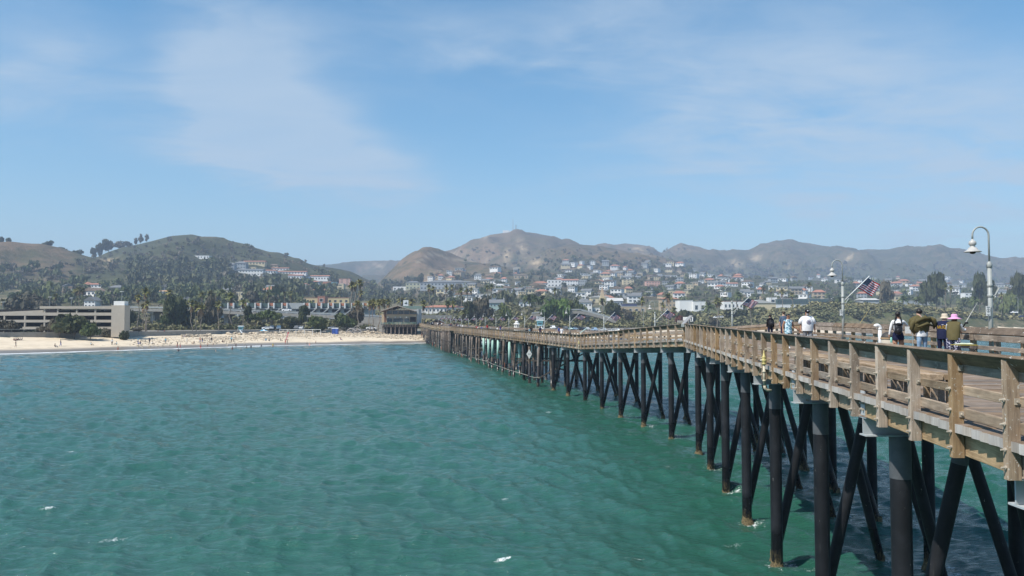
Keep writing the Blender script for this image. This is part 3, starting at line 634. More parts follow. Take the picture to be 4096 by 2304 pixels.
    b.build('seabed', mat('seabed_sand', (0.05, 0.12, 0.10)), kind='structure')
build_sea()
# ------------------------------------------------------------------ the pier
WPOST = wood('post_timber', (0.18, 0.11, 0.058), (0.46, 0.32, 0.185), 'Z', stain=((0.60, 0.57, 0.50), 22, 0.605, 0.9))
WBOARD = wood('rail_timber', (0.15, 0.10, 0.058), (0.40, 0.285, 0.175), 'X', stain=((0.50, 0.50, 0.43), 9.0, 0.62, 0.7))
WCAP = wood('cap_timber', (0.09, 0.064, 0.043), (0.235, 0.17, 0.115), 'X', stain=((0.66, 0.64, 0.60), 9, 0.625, 0.9))
WPLANK = wood('deck_timber', (0.11, 0.072, 0.043), (0.29, 0.20, 0.125), 'X', objvar=0.22, stain=((0.50, 0.46, 0.42), 5, 0.66, 0.6))
WEND = wood('stringer_timber', (0.17, 0.112, 0.064), (0.43, 0.31, 0.185), 'X', stain=((0.33, 0.45, 0.39), 2.0, 0.60, 0.7))
WPILE = wood('pile_timber', (0.05, 0.036, 0.026), (0.24, 0.185, 0.145), 'Z', objvar=0.35, grain=4, stain=((0.42, 0.40, 0.37), 3, 0.60, 0.6))
WDARK = wood('creosoted_timber', (0.035, 0.028, 0.022), (0.13, 0.10, 0.075), 'X', objvar=0.3)
def steel_mat():
    m, nt, b = new_mat('painted_steel'); n = world_noise(nt, 9, 6, 0.7); n2 = world_noise(nt, 1.6, 5, 0.7)
    c = ramp(nt, n2, [(0.3, (0.36, 0.39, 0.40)), (0.7, (0.50, 0.53, 0.54))])
    k = mth(nt, 'MULTIPLY', mrange(nt, n, 0.55, 0.68), mrange(nt, n2, 0.46, 0.62))
    c = mixc(nt, k, c, (0.30, 0.14, 0.05)); nt.links.new(c, b.inputs['Base Color']); b.inputs['Roughness'].default_value = 0.55; return m
STEEL = steel_mat(); RUST = mat('rusty_flange', (0.20, 0.085, 0.03), 0.9, col2=(0.50, 0.46, 0.40), scale=6)
def pile_mat():
    m, nt, b = new_mat('black_pile_wrap'); n = world_noise(nt, 11, 6, 0.78, (1, 1, 0.30)); n2 = world_noise(nt, 1.1, 5, 0.65); n4 = world_noise(nt, 3.5, 5, 0.7, (1.5, 1.5, 0.15))
    g = nt.nodes.new('ShaderNodeNewGeometry'); sp = nt.nodes.new('ShaderNodeSeparateXYZ'); nt.links.new(g.outputs['Position'], sp.inputs[0]); z = sp.outputs[2]
    c = ramp(nt, n2, [(0.3, (0.006, 0.007, 0.009)), (0.5, (0.011, 0.012, 0.015)), (0.7, (0.022, 0.024, 0.029))])
    c = mixc(nt, mrange(nt, n4, 0.60, 0.72), c, (0.045, 0.047, 0.05))                      # scuffed streaks
    zz = mth(nt, 'ADD', z, mth(nt, 'MULTIPLY', mth(nt, 'SUBTRACT', n2, 0.5), 0.8)); wet = mrange(nt, zz, 1.25, 1.05)
    c = mixc(nt, mth(nt, 'MULTIPLY', wet, 0.85), c, (0.006, 0.0065, 0.008))                # the splash zone stays wet
    c = mixc(nt, mrange(nt, n, 0.655, 0.71), c, (0.46, 0.45, 0.42))                        # droppings and shell scars
    mus = mth(nt, 'MULTIPLY', mrange(nt, n, 0.46, 0.60), mrange(nt, zz, 0.55, 0.15)); c = mixc(nt, mus, c, (0.11, 0.085, 0.042))
    nt.links.new(c, b.inputs['Base Color']); nt.links.new(mrange(nt, wet, 0, 1, 0.6, 0.25), b.inputs['Roughness']); b.inputs['Specular IOR Level'].default_value = 0.3; bumpn(nt, b, n4, 0.35, 0.02); return m
PBLACK = pile_mat(); PGREY = mat('pile_sleeve_grey', (0.09, 0.097, 0.105), 0.6, var=0.2, scale=4)
MINT = mat('mint_sleeve', (0.30, 0.50, 0.43), 0.6, col2=(0.42, 0.62, 0.54), scale=2)
BARN = mat('barnacles', (0.016, 0.014, 0.011), 0.9, col2=(0.24, 0.18, 0.085), scale=16, bump=1.0, var=0.3)
BOLT = mat('galvanised_bolt', (0.42, 0.37, 0.30), 0.6, var=0.25, scale=20); WHITEP = mat('white_paint', (0.72, 0.72, 0.69), 0.6, var=0.06)
CONC = mat('concrete', (0.25, 0.235, 0.205), 0.9, col2=(0.34, 0.32, 0.285), scale=1.2)
WENDG = wood('sunlit_end_grain', (0.30, 0.255, 0.215), (0.50, 0.45, 0.39), 'Z', objvar=0.2)  # weathered plank ends, paler because sun on them is put into the colour
pier = thing('pier', 'long timber pier on black piles running from the water to the beach', 'pier', (7.0, 30.0, 0.0))
RH = 0.95; RHR = 1.08
def build_deck():
    y = 3.0; n = 0; far = MB(); rg = random.Random(5); far.mi = 0
    while y < 338:
        a, b = XL(y+.125), XR(y+.125); z = ZD(y+.125)-0.06
        k = round((y-0.5)/1.5-0.5) ; near_post = abs((y+.125)-(0.5+1.5*round((y+.125-0.5)/1.5))) < 0.12
        if near_post: a += 0.165; b -= 0.165
        else: a += 0.05+rg.uniform(-.012, .012); b -= 0.05
        dz = rg.uniform(-.004, .004)
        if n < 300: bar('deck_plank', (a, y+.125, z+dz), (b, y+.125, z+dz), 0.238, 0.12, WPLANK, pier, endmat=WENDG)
        else: far.beam((a, y+.125, z), (b, y+.125, z), 0.238, 0.12)
        n += 1; y += 0.25
    far.build('deck_planking', WPLANK, pier, kind='stuff')
build_deck()
def post_mesh(side, h, deep):
    b = MB(); s = side; w = 0.15
    b.prism([(0, -deep), (s*w, -deep), (s*w, -w*0.98), (s*w*0.06, 0), (0, -0.008)] if s > 0 else [(0, -0.008), (s*w*0.06, 0), (s*w, -w*0.98), (s*w, -deep), (0, -deep)], -0.05, 0.05)
    return b.mesh('railing_post', WPOST)
bolt_me = MB().tube([(0.012, 0, 0), (-0.02, 0, 0)], 0.026, 8).tube([(-0.02, 0, 0), (-0.06, 0, 0)], 0.013, 6).mesh('bolt', BOLT)
brk_me = MB().box((0, 0, 0), (0.085, 0.012, 0.075)).box((0.045, 0.0, -0.035), (0.10, 0.03, 0.012)).tube([(-0.015, 0, 0), (-0.015, -0.04, 0)], 0.014, 6).mesh('bracket', BOLT)
def build_rails():
    pl = {1: post_mesh(1, RH, 1.41), -1: post_mesh(-1, RHR, 1.55)}
    ys = []; y = 0.5
    while y < 336: ys.append(y); y += 1.5
    n = 0; far = MB()
    for y in ys:
        z = ZD(y)+RH
        o = link('railing_post', pl[1], pier, Matrix.Translation((XL(y), y, z))); n += 1
        if 8 < y < 33:
            for zz in (-.475, -.76, -1.06, -1.27): lpart('bolt', bolt_me, o, (0.0, 0.0, zz))
            alt = round((y-0.5)/1.5) % 2
            for zz in ((-.19, -.82) if alt else (-.49,)): lpart('bracket', brk_me, o, (0.125, -0.057, zz))
    for y in ys:
        z = ZD(y)+RHR
        if n < 300:
            o = link('railing_post', pl[-1], pier, Matrix.Translation((XR(y), y, z))); n += 1
            if 18 < y < 28:
                for zz in (-.30, -.58, -.95): lpart('bolt', bolt_me, o, (-0.15, 0, zz)); lpart('bolt', bolt_me, o, (-0.215, -.03, zz))
        else: far.box((XR(y)-0.075, y, z-0.8), (0.15, 0.10, 1.6))
    far.build('railing_posts', WPOST, pier, kind='stuff')
    fb = MB(); fc = MB(); nb = nc = 0
    for side in (1, -1):
        X = XL if side > 0 else XR; H = RH if side > 0 else RHR
        ya = -1.0 if side > 0 else 3.5; dz = 0.0
        rows = ((-.12, -.26), (-.435, -.555), (-.74, -.88)) if side > 0 else ((-.17, -.34), (-.48, -.60), (-.83, -.97))
        while ya < 335:
            L = 3.0 if (side > 0 and ya < 88) else 6.0
            yb = min(ya+L, 336.2)
            for bk in (50.0, 79.0, 53.0, 75.0):
                if ya < bk-0.05 < yb and ((side > 0) == (bk in (50.0, 79.0))): yb = bk
            za, zb = ZD(ya)+H, ZD(yb)+H
            for (t, u) in rows:
                m = (t+u)/2; p0 = (X(ya)+side*0.182, ya+.004, za+m); p1 = (X(yb)+side*0.182, yb-.004, zb+m)
                if nb < 300: bar('rail_board', p0, p1, 0.06, round(t-u, 3), WBOARD, pier); nb += 1
                else: fb.beam(p0, p1, 0.06, t-u)
            cx = 0.092; p0 = (X(ya)+side*cx, ya+.003, za-0.052); p1 = (X(yb)+side*cx, yb-.003, zb-0.052)
            if nc < 300: bar('cap_board', p0, p1, 0.27, 0.05, WCAP, pier, up=(side*0.707, 0, 0.707)); nc += 1
            ya = yb
    fb.build('rail_boards', WBOARD, pier, kind='stuff')
build_rails()
def beam_I(L, d=0.36, w=0.30):
    b = MB(); b.box((L/2, 0, -0.0125), (L, w, 0.025)); b.box((L/2, 0, -d+0.0125), (L, w, 0.025)); b.box((L/2, 0, -d/2), (L, 0.022, d-0.05))
    for k in range(1, 5): b.box((L*k/5, 0, -d/2), (0.02, w*0.9, d-0.051))
    return b.mesh('cap_beam', STEEL)
plate_me = MB().box((0, 0, 0), (0.022, 0.17, 0.46)).mesh('splice_plate', STEEL)
rplate_me = MB().box((0, 0, 0), (0.32, 0.34, 0.02)).mesh('bearing_plate', RUST)
nut_me = MB().tube([(0, 0, 0), (-0.035, 0, 0)], 0.022, 6).mesh('nut', BOLT)
def collar_mesh(seed, r):
    rg = random.Random(seed); b = MB(); prof = [(r*1.0, 0.40), (r*1.05, 0.25), (r*1.14, 0.12), (r*1.3, 0.0), (r*1.6, -0.15), (r*1.5, -0.6)]; n = 18
    for i in range(6): pass
    vs = []
    for (rr, z) in prof:
        for j in range(n):
            a = 2*math.pi*j/n; k = rg.uniform(0.9, 1.14); vs.append((rr*k*math.cos(a), rr*k*math.sin(a), z+rg.uniform(-.05, .05)))
    b.add(vs, [(i*n+j, (i+1)*n+j, (i+1)*n+(j+1) % n, i*n+(j+1) % n) for i in range(5) for j in range(n)])
    for _ in range(110):
        a = rg.uniform(0, 6.28); z = rg.uniform(-.05, .5)*rg.uniform(.2, 1); rr = r*(1.05+0.45*max(0, 0.25-z)); s = rg.uniform(.014, .036)
        b.box((rr*math.cos(a), rr*math.sin(a), z), (s, s, s), rg.uniform(0, 3), 0.5)
    return b.mesh('barnacle_collar', BARN, True)
collars = [collar_mesh(k, 0.2) for k in range(4)]
def build_under():
    rg = random.Random(9)
    for i, y in enumerate(STEEL_BENTS):
        a, b = XL(y), XR(y); z = ZD(y)-0.44; L = b-a-0.30
        o = link('cap_beam', beam_I(L), pier, Matrix.Translation((a+0.15, y, z)))
        for (X, s) in ((a+0.155, 1),):
            p = link('splice_plate', plate_me, o, Matrix.Translation((X, y-0.02, z+0.26)))
            if y < 45:
                for dy in (-.055, .055):
                    for dz in (-.12, .0, .12): lpart('nut', nut_me, o, (X-(a+0.15)-0.01, dy-0.02, 0.26+dz))
            link('bearing_plate', rplate_me, o, Matrix.Translation((a+0.30, y-0.01, z+0.0125)))
    for i, y in enumerate(WOOD_BENTS):
        if y > 312: continue
        a, b = XL(y), XR(y); z = ZD(y)-0.60
        o = bar('cap_beam', (a-0.06, y, z), (b+0.06, y, z), 0.32, 0.32, WDARK, pier)
        link('end_cap', MB().box((0, 0, 0), (0.03, 0.30, 0.30)).mesh('end_cap', WHITEP) if i == 0 else bpy.data.meshes['end_cap'], o, Matrix.Translation((a-0.075, y, z)))
    # stringers under the planks: the outer ones seen from the water, the others joined
    inner = MB()
    bents = sorted(STEEL_BENTS+WOOD_BENTS); bents = [0.0]+[b for b in bents if 0 < b < 336]+[337]
    for y0, y1 in zip(bents[:-1], bents[1:]):
        segs = [y0]+[k for k in (50.0, 79.0) if y0 < k < y1]+[y1]
        for u, v in zip(segs[:-1], segs[1:]):
            z0, z1 = ZD(u)-0.28, ZD(v)-0.28
            bar('stringer', (XL(u)+0.222, u+.003, z0), (XL(v)+0.222, v-.003, z1), 0.10, 0.318, WEND, pier)
            for f in (0.2, 0.4, 0.6, 0.8): inner.beam((lerp(XL(u), XR(u), f), u, z0), (lerp(XL(v), XR(v), f), v, z1), 0.12, 0.31)
            inner.beam((XR(u)-0.222, u, z0), (XR(v)-0.222, v, z1), 0.10, 0.318)
    inner.build('inner_stringers', WDARK, pier, kind='stuff')
    mint = {8, 13, 14, 15}
    for i, (kind, y, xt, xb, dy, r) in enumerate(PILES):
        zt = ZD(y)-(0.80 if kind == 'steel' else 0.76); gb = max(-3.2, gz(xb, y)-0.5 if y > 250 else -3.2)
        top = Vector((xt, y, zt)); k = (zt-gb)/(zt-0.0); bot = Vector((lerp(xt, xb, k), y+dy*k, gb))
        tilt = abs(xt-xb) > 0.5
        b = MB()
        if kind == 'steel':
            o = b.tube([bot, top], r, 18, False).build('pile', PBLACK, pier, True)
            ln = 0.8 if not tilt else 0.55; d = (bot-top).normalized()
            MB().tube([top+d*ln, top+d*0.001], r*1.03, 18, False).build('pile_sleeve', PGREY, o, True)
            if y < 110:
                f = top.lerp(bot, (zt)/(zt-gb)); s = r/0.2
                c = link('barnacle_collar', collars[i % 4], o, Matrix.Translation((f.x, f.y, rg.uniform(-.22, .06))) @ Matrix.Rotation(rg.uniform(0, 6), 4, 'Z') @ Matrix.Diagonal((s*0.9, s*0.9, rg.uniform(.45, .95), 1)))
        else:
            n = 5; pts = [top.lerp(bot, j/n)+Vector((rg.uniform(-.03, .03), rg.uniform(-.03, .03), 0)) for j in range(n+1)]
            o = b.tube(pts, [r*rg.uniform(.88, 1.05) for _ in pts], 10).build('pile', WPILE, pier, True)
            q = rg.random()
            if 118 < y < 150 and rg.random() < 0.30 or (118 < y < 150 and abs(xt-XL(y)) < 0.6 and rg.random() < 0.6):
                MB().tube([top.lerp(bot, 0.0), top.lerp(bot, rg.uniform(.35, .45))], r*1.12, 12).build('pile_sleeve', MINT, o, True)
                MB().tube([top.lerp(bot, 0.46), bot], r*1.1, 12).build('pile_wrap', PBLACK, o, True)
            elif q < 0.62:
                MB().tube([top.lerp(bot, rg.choice((0.02, .3, .45, .5))), bot], r*1.1, 12).build('pile_wrap', PBLACK, o, True)
            elif q < 0.8:
                MB().tube([top.lerp(bot, .52), bot], r*1.06, 10).build('rust_band', mat('rust_band', (0.10, 0.035, 0.018), 0.9, col2=(0.20, 0.085, 0.05), scale=5), o, True)
    # braces among the timber piles
    n = 0
    for i, y in enumerate(WOOD_BENTS[:36]):
        a, b = XL(y), XR(y)
        if i % 3 != 1:
            z = rg.choice((2.2, 2.6, 3.1)); bar('brace', (a-.5, y+.22, z), (b+.2, y+.22, z+rg.uniform(-.1, .1)), 0.09, 0.2, WDARK, pier); n += 1
        if i % 4 == 0:
            bar('brace', (a+.1, y-.22, 0.9), (b-.2, y-.22, 4.4), 0.06, 0.16, WDARK, pier)
        if i % 2 == 0 and i < 34:
            y2 = y+5.2; z = rg.choice((2.0, 2.7, 3.3)); bar('brace', (lerp(a, b, .5), y, z), (lerp(XL(y2), XR(y2), .5), y2, z), 0.1, 0.2, WDARK, pier)
        if i % 5 == 3:
            MB().tube([(a+.1, y-.2, 0.6), (XL(y+3)+.1, y+3, 4.6)], 0.035, 6).build('tie_rod', WDARK, pier)
    PIPE = mat('bleached_pipe', (0.27, 0.25, 0.22), 0.8)
    for (ya, yb, z0, z1) in ((97, 103, 1.2, 0.9), (104, 131, 0.95, 0.85), (131, 138, .85, 1.0), (139, 160, 1.0, 0.8), (168, 190, 0.75, 0.75)):
        MB().tube([(XL(ya)-.02, ya, z0), (XL((ya+yb)/2)-.04, (ya+yb)/2, (z0+z1)/2-.08), (XL(yb)-.02, yb, z1)], 0.042, 7).build('water_pipe', PIPE, pier, True)
    pts = []
    for k in range(60):
        y = 218+2.0*k; pts.append((XL(y)-0.06, y, ZD(y)+0.18+0.10*math.sin(k*0.8)+0.06*math.sin(k*0.31)))
    MB().tube(pts, 0.05, 6).build('conduit', mat('cream_conduit', (0.55, 0.45, 0.27), 0.7), pier, True)
    # the small landing that sticks out of the seaward side
    y0, y1 = 194.0, 216.0; z = ZD(200); xo = 1.0
    MB().add([(XL(y0)-xo, y0, z-.12), (XL(y0)+.1, y0, z-.12), (XL(y1)+.1, y1, z-.12), (XL(y1)-xo, y1, z-.12), (XL(y0)-xo, y0, z-.004), (XL(y0)+.1, y0, z-.004), (XL(y1)+.1, y1, z-.004), (XL(y1)-xo, y1, z-.004)],
        [(3, 2, 1, 0), (4, 5, 6, 7), (0, 1, 5, 4), (1, 2, 6, 5), (2, 3, 7, 6), (3, 0, 4, 7)]).build('landing_deck', WPLANK, pier)
    for k in range(5):
        zz = z+0.08+0.22*k
        bar('rail_board', (XL(y0)-xo, y0, zz), (XL(y1)-xo, y1, zz), 0.06, 0.13, WBOARD, pier); bar('rail_board', (XL(y0)-xo, y0-.05, zz), (XL(y0)-.04, y0-.05, zz), 0.06, 0.13, WBOARD, pier)
    for k in range(9):
        y = lerp(y0, y1, k/8); MB().box((XL(y)-xo-.08, y, z+.4), (0.10, 0.12, 1.3)).build('railing_post', WPOST, pier)
    for k in range(7):
        y = lerp(y0+.6, y1-.6, k/6); MB().tube([(XL(y)-xo+.2, y, z-.12), (XL(y)-xo+.2, y, -2)], 0.15, 9).build('pile', WPILE, pier, True)
    bar('brace', (XL(y0)-xo+.1, y0, 3.0), (XL(y1)-xo+.1, y1, 3.0), .12, .25, WDARK, pier)
build_under()

# ------------------------------------------------------------------ lamps along the pier, their flags and signs
LAMPP = mat('lamp_paint', (0.33, 0.345, 0.325), 0.45, var=0.08, scale=5); LAMPD = mat('dark_globe', (0.02, 0.018, 0.016), 0.2); LAMPS = mat('lamp_shade_paint', (0.46, 0.445, 0.415), 0.4, var=0.08, scale=8)
def lamp_meshes():
    pole = MB().tube([(0, 0, 0), (0, 0, 2.95)], 0.062, 14).mesh('pole', LAMPP, True)
    up = [(0, 0, 2.95), (0, 0, 3.85)]; arc = [(-0.24+0.24*math.cos(a), 0, 3.85+0.25*math.sin(a)) for a in np.linspace(0, math.pi, 12)][1:]
    arm = MB().tube(up+arc+[(-0.48, 0, 3.74)], 0.026, 10).mesh('arm', LAMPP, True)
    col = MB().lathe([(0.05, 2.88), (0.078, 2.90), (0.078, 3.0), (0.045, 3.06), (0.028, 3.08)], n=14).mesh('collar', LAMPP, True)
    shade = MB().lathe([(0.028, 3.74), (0.04, 3.70), (0.085, 3.68), (0.105, 3.62), (0.098, 3.57), (0.07, 3.55), (0.07, 3.50), (0.10, 3.49), (0.15, 3.42), (0.232, 3.37), (0.237, 3.355), (0.20, 3.36)], (-0.48, 0, 0), 22).mesh('lamp_shade', LAMPS, True)
    globe = MB().ball((-0.48, 0, 3.355), (0.085, 0.085, 0.06), 12, 8).mesh('globe', LAMPD, True)
    base = MB().lathe([(0.13, 0), (0.13, 0.02), (0.085, 0.05), (0.065, 0.14)], n=14).mesh('base_plate', LAMPP, True)
    clamp = MB().lathe([(0.064, 0), (0.074, 0.005), (0.074, 0.095), (0.064, 0.1)], (0, 0, 2.02), 14).lathe([(0.064, 0), (0.074, 0.005), (0.074, 0.095), (0.064, 0.1)], (0, 0, 2.32), 14).tube([(0.06, -0.02, 2.06), (0.14, -0.02, 2.08), (0.27, -0.02, 2.30)], 0.022, 8).tube([(0.06, 0.02, 2.35), (0.2, 0.02, 2.36), (0.25, 0.0, 2.31), (0.14, 0.0, 2.10)], 0.009, 6).mesh('flag_bracket', LAMPP, True)
    return dict(pole=pole, arm=arm, collar=col, lamp_shade=shade, globe=globe, base_plate=base, flag_bracket=clamp)
def flag_mats():
    m, nt, b = new_mat('striped_flag_cloth'); uv = nt.nodes.new('ShaderNodeUVMap'); sp = nt.nodes.new('ShaderNodeSeparateXYZ'); nt.links.new(uv.outputs[0], sp.inputs[0]); u, v = sp.outputs[0], sp.outputs[1]
    st = mth(nt, 'GREATER_THAN', mth(nt, 'FRACT', mth(nt, 'MULTIPLY', v, 6.5)), 0.5)
    c = mixc(nt, st, (0.55, 0.025, 0.045), (0.85, 0.84, 0.84))
    can = mth(nt, 'MULTIPLY', mth(nt, 'LESS_THAN', u, 0.4), mth(nt, 'GREATER_THAN', v, 0.4615))
    row = mth(nt, 'MULTIPLY', mth(nt, 'SUBTRACT', v, 0.4615), 9/0.5385); sh = mth(nt, 'MULTIPLY', mth(nt, 'FLOOR', row), 0.5)
    fx = mth(nt, 'SUBTRACT', mth(nt, 'FRACT', mth(nt, 'ADD', mth(nt, 'MULTIPLY', u, 5.5/0.4), sh)), 0.5); fy = mth(nt, 'SUBTRACT', mth(nt, 'FRACT', row), 0.5)
    star = mth(nt, 'LESS_THAN', mth(nt, 'ADD', mth(nt, 'MULTIPLY', fx, fx), mth(nt, 'MULTIPLY', fy, fy)), 0.07)
    c = mixc(nt, can, c, mixc(nt, star, (0.018, 0.02, 0.075), (0.7, 0.7, 0.72)))
    nt.links.new(c, b.inputs['Base Color']); b.inputs['Roughness'].default_value = 0.8; b.inputs['Specular IOR Level'].default_value = 0.1
    tr = nt.nodes.new('ShaderNodeBsdfTranslucent'); nt.links.new(c, tr.inputs['Color']); pass
    mx = nt.nodes.new('ShaderNodeMixShader'); mx.inputs[0].default_value = 0.5; nt.links.new(b.outputs[0], mx.inputs[1]); nt.links.new(tr.outputs[0], mx.inputs[2]); nt.links.new(mx.outputs[0], nt.nodes['Material Output'].inputs['Surface'])
    return m
FLAGM = flag_mats()
def flag_mesh(seed):
    rg = random.Random(seed); nu, nv = 22, 13; b = MB(); tip = Vector((1.13, 0, 1.08)); d = -tip.normalized(); hoist = 0.68
    fl = Vector((0.82+rg.uniform(-.12, .12), 0.30, -0.32+rg.uniform(-.12, .1))); ph = rg.uniform(0, 6); vs = []; uvs = []
    nrm = Vector((0.25, -0.9, -0.25)).normalized()
    for i in range(nu+1):
        for j in range(nv+1):
            u, v = i/nu, 1-j/nv
            p = tip*0.98+d*(hoist*(1-v))+fl*u+nrm*(0.085*u**0.7*math.sin(u*9.5+ph+1.6*v)+0.03*u*math.sin(u*17+ph*2+4*v))+Vector((0, 0, -0.10*u*u))
            vs.append(p); uvs.append((u, v))
    fs = [(i*(nv+1)+j, i*(nv+1)+j+1, (i+1)*(nv+1)+j+1, (i+1)*(nv+1)+j) for i in range(nu) for j in range(nv)]
    b.add(vs, fs); me = b.mesh('flag_cloth', FLAGM, True); l = me.uv_layers.new(name='UVMap')
    for lp in me.loops: l.data[lp.index].uv = uvs[lp.vertex_index]
    return me
flags = [flag_mesh(k) for k in range(5)]
pole_me = MB().tube([(0, 0, 0), (1.17, 0, 1.12)], 0.022, 8).ball((1.18, 0, 1.13), 0.03, 8, 6).mesh('flagpole', WHITEP, True)
SIGNM = [WHITEP, mat('sign_black', (0.03, 0.03, 0.03), 0.6), mat('sign_red', (0.5, 0.05, 0.04), 0.6)]
def sign_mesh():
    b = MB(); b.box((0, 0, 0), (0.19, 0.012, 0.40)); b.mi = 1
    for z in (0.165, 0.145, -0.15): b.box((0, -0.008, z), (0.13, 0.004, 0.010))
    b.box((0.0, -0.008, 0.02), (0.022, 0.004, 0.09)); b.ball((0.0, -0.008, 0.085), (0.016, 0.004, 0.016), 8, 5); b.box((0.01, -0.008, -0.04), (0.05, 0.004, 0.016), 0)
    n = 20; vs = []
    for k in range(n):
        a = 2*math.pi*k/n; vs += [(0.075*math.cos(a), -0.010, 0.02+0.075*math.sin(a)), (0.062*math.cos(a), -0.010, 0.02+0.062*math.sin(a))]
    b.add(vs, [(2*k, 2*k+1, (2*k+3) % (2*n), (2*k+2) % (2*n)) for k in range(n)]); b.box((0, -0.01, -0.17), (0.05, 0.004, 0.01))
    return b.mesh('sign_face', SIGNM)
def build_lamps():
    ms = lamp_meshes(); proto = None
    ys = [23.5, 37.6, 60.0, 76.3] + [92.0+15.5*k for k in range(12)] + [278.0, 293.5, 309.0]
    names = ['tall grey lamp beside the two fishing women in hats', 'grey lamp between the strolling couple and the white vent pipe', 'grey lamp beyond the bend of the pier, above the hooded walker', 'grey lamp with a flag just past the bend where the rail dips']
    ORD = 'first second third fourth fifth sixth seventh eighth ninth tenth eleventh twelfth thirteenth fourteenth fifteenth sixteenth seventeenth eighteenth nineteenth'.split()
    for k, y in enumerate(ys):
        x = {23.5: 14.05, 37.6: 15.55, 60.0: 16.5, 76.3: 13.62}.get(y, XR(y)-0.38); loc = (x, y, ZD(y))
        lab = names[k] if k < 4 else 'grey goose-neck lamp, %s along the pier counting from the tallest one' % ORD[k]
        grp = 'lamps along the pier railing'
        if proto is None:
            proto = thing('street_lamp', lab, 'lamp', loc, 0, grp)
            for n_, me in ms.items(): lpart(n_, me, proto)
        else: copy_tree(proto, loc, 0, lab, grp)
        if k == 0: continue
        lf = {1: 'striped flag flying beyond the fishing rod, biggest of the row', 2: 'striped flag on the lamp beyond the rail kink', 3: 'striped flag on the lamp where the pier starts its lower stretch'}.get(k, 'small striped flag on the %s pier lamp counting from the tallest' % ORD[k])
        f = thing('flag', lf, 'flag', (x+0.07, y-0.02, loc[2]+2.2), 0, 'flags on the pier lamps')
        lpart('flagpole', pole_me, f); lpart('flag_cloth', flags[k % 5], f)
    sm = sign_mesh()
    for y, x, lab in ((23.5, 14.05, 'small white no-diving notice on the tall lamp by the hat wearers'), (37.6, 15.55, 'small white notice strapped to the lamp behind the couple')):
        t = thing('notice', lab, 'sign', (x-0.12, y-0.09, ZD(y)+1.62)); lpart('sign_face', sm, t, sc=(.68, 1, .72)); lpart('strap', MB().tube([(0.09, 0.02, 0.1), (0.12, 0.03, 0.1), (0.19, 0.09, 0.1)], 0.008, 5).mesh('strap', BOLT), t)
build_lamps()
# ------------------------------------------------------------------ plants
def leafmat(name, a, b_, objvar=0.25):
    m, nt, b = new_mat(name); oi = nt.nodes.new('ShaderNodeObjectInfo'); n = world_noise(nt, 0.5, 4, 0.7); n2 = world_noise(nt, 3.5, 3, 0.7)
    n3 = world_noise(nt, 0.045, 3, 0.8)
    c = ramp(nt, mth(nt, 'ADD', mth(nt, 'MULTIPLY', n, 0.6), mth(nt, 'MULTIPLY', n2, 0.4)), [(0.36, a), (0.64, b_)])
    c = mixc(nt, mrange(nt, n3, 0.42, 0.62), c, tuple(x*k for x, k in zip(b_, (1.25, 1.12, 1.15))))
    hs = nt.nodes.new('ShaderNodeHueSaturation'); nt.links.new(c, hs.inputs['Color']); nt.links.new(mrange(nt, oi.outputs['Random'], 0, 1, 1-objvar, 1+objvar), hs.inputs['Value'])
    nt.links.new(hs.outputs[0], b.inputs['Base Color']); b.inputs['Roughness'].default_value = 0.75; b.inputs['Specular IOR Level'].default_value = 0.2; return m
LF_DARK = leafmat('dark_foliage', (0.020, 0.030, 0.014), (0.062, 0.075, 0.032)); LF_MID = leafmat('green_foliage', (0.032, 0.052, 0.018), (0.10, 0.13, 0.045))
LF_BRIGHT = leafmat('fresh_foliage', (0.035, 0.075, 0.018), (0.12, 0.19, 0.05)); LF_GREY = leafmat('grey_foliage', (0.05, 0.048, 0.034), (0.13, 0.12, 0.08)); LF_RED = leafmat('red_foliage', (0.07, 0.025, 0.02), (0.20, 0.07, 0.045))
LF_WOOD = leafmat('wood_foliage', (0.040, 0.050, 0.028), (0.105, 0.118, 0.060)); LF_WOOD2 = leafmat('wood_foliage_green', (0.045, 0.062, 0.026), (0.125, 0.15, 0.065)); LF_WOOD3 = leafmat('wood_foliage_grey', (0.06, 0.058, 0.042), (0.15, 0.14, 0.10))
LF_PALM = leafmat('palm_foliage', (0.045, 0.060, 0.018), (0.19, 0.19, 0.06)); LF_SKIRT = leafmat('dead_fronds', (0.09, 0.062, 0.035), (0.26, 0.19, 0.11)); LF_SCRUB = leafmat('dune_foliage', (0.050, 0.058, 0.026), (0.20, 0.20, 0.095))
BARK = mat('bark', (0.09, 0.07, 0.05), 0.9, col2=(0.20, 0.165, 0.125), scale=4, stretch=(3, 3, 0.5)); PBARK = mat('palm_bark', (0.16, 0.13, 0.10), 0.9, col2=(0.30, 0.255, 0.20), scale=5, stretch=(1, 1, 4))
def leaf_tris(rg, lobes, n, size):
    """leaf clumps as small bent faces spread through ellipsoid lobes; arrays of verts and quads"""
    vol = np.array([l[3]*l[4]*l[5] for l in lobes])**0.75; k = rg.choice(len(lobes), n, p=vol/vol.sum()); L = np.array(lobes)[k]
    d = rg.normal(size=(n, 3)); d /= np.linalg.norm(d, axis=1)[:, None]; r = rg.uniform(0.62, 1.06, n)**0.8
    c = L[:, :3]+d*L[:, 3:6]*r[:, None]
    nrm = d+rg.normal(size=(n, 3))*0.55; nrm /= np.linalg.norm(nrm, axis=1)[:, None]
    t = np.cross(nrm, rg.normal(size=(n, 3))); t /= np.linalg.norm(t, axis=1)[:, None]; u = np.cross(nrm, t)
    s = size*rg.uniform(0.55, 1.35, n)[:, None]; a = rg.uniform(0.5, 1.0, n)[:, None]
    V = np.stack([c-t*s-u*s*a*0.3, c+u*s*a*-0.9+nrm*s*0.2, c+t*s+u*s*a*0.2, c+u*s*a+nrm*s*0.15], 1).reshape(-1, 3)
    return V, np.arange(4*n).reshape(n, 4)
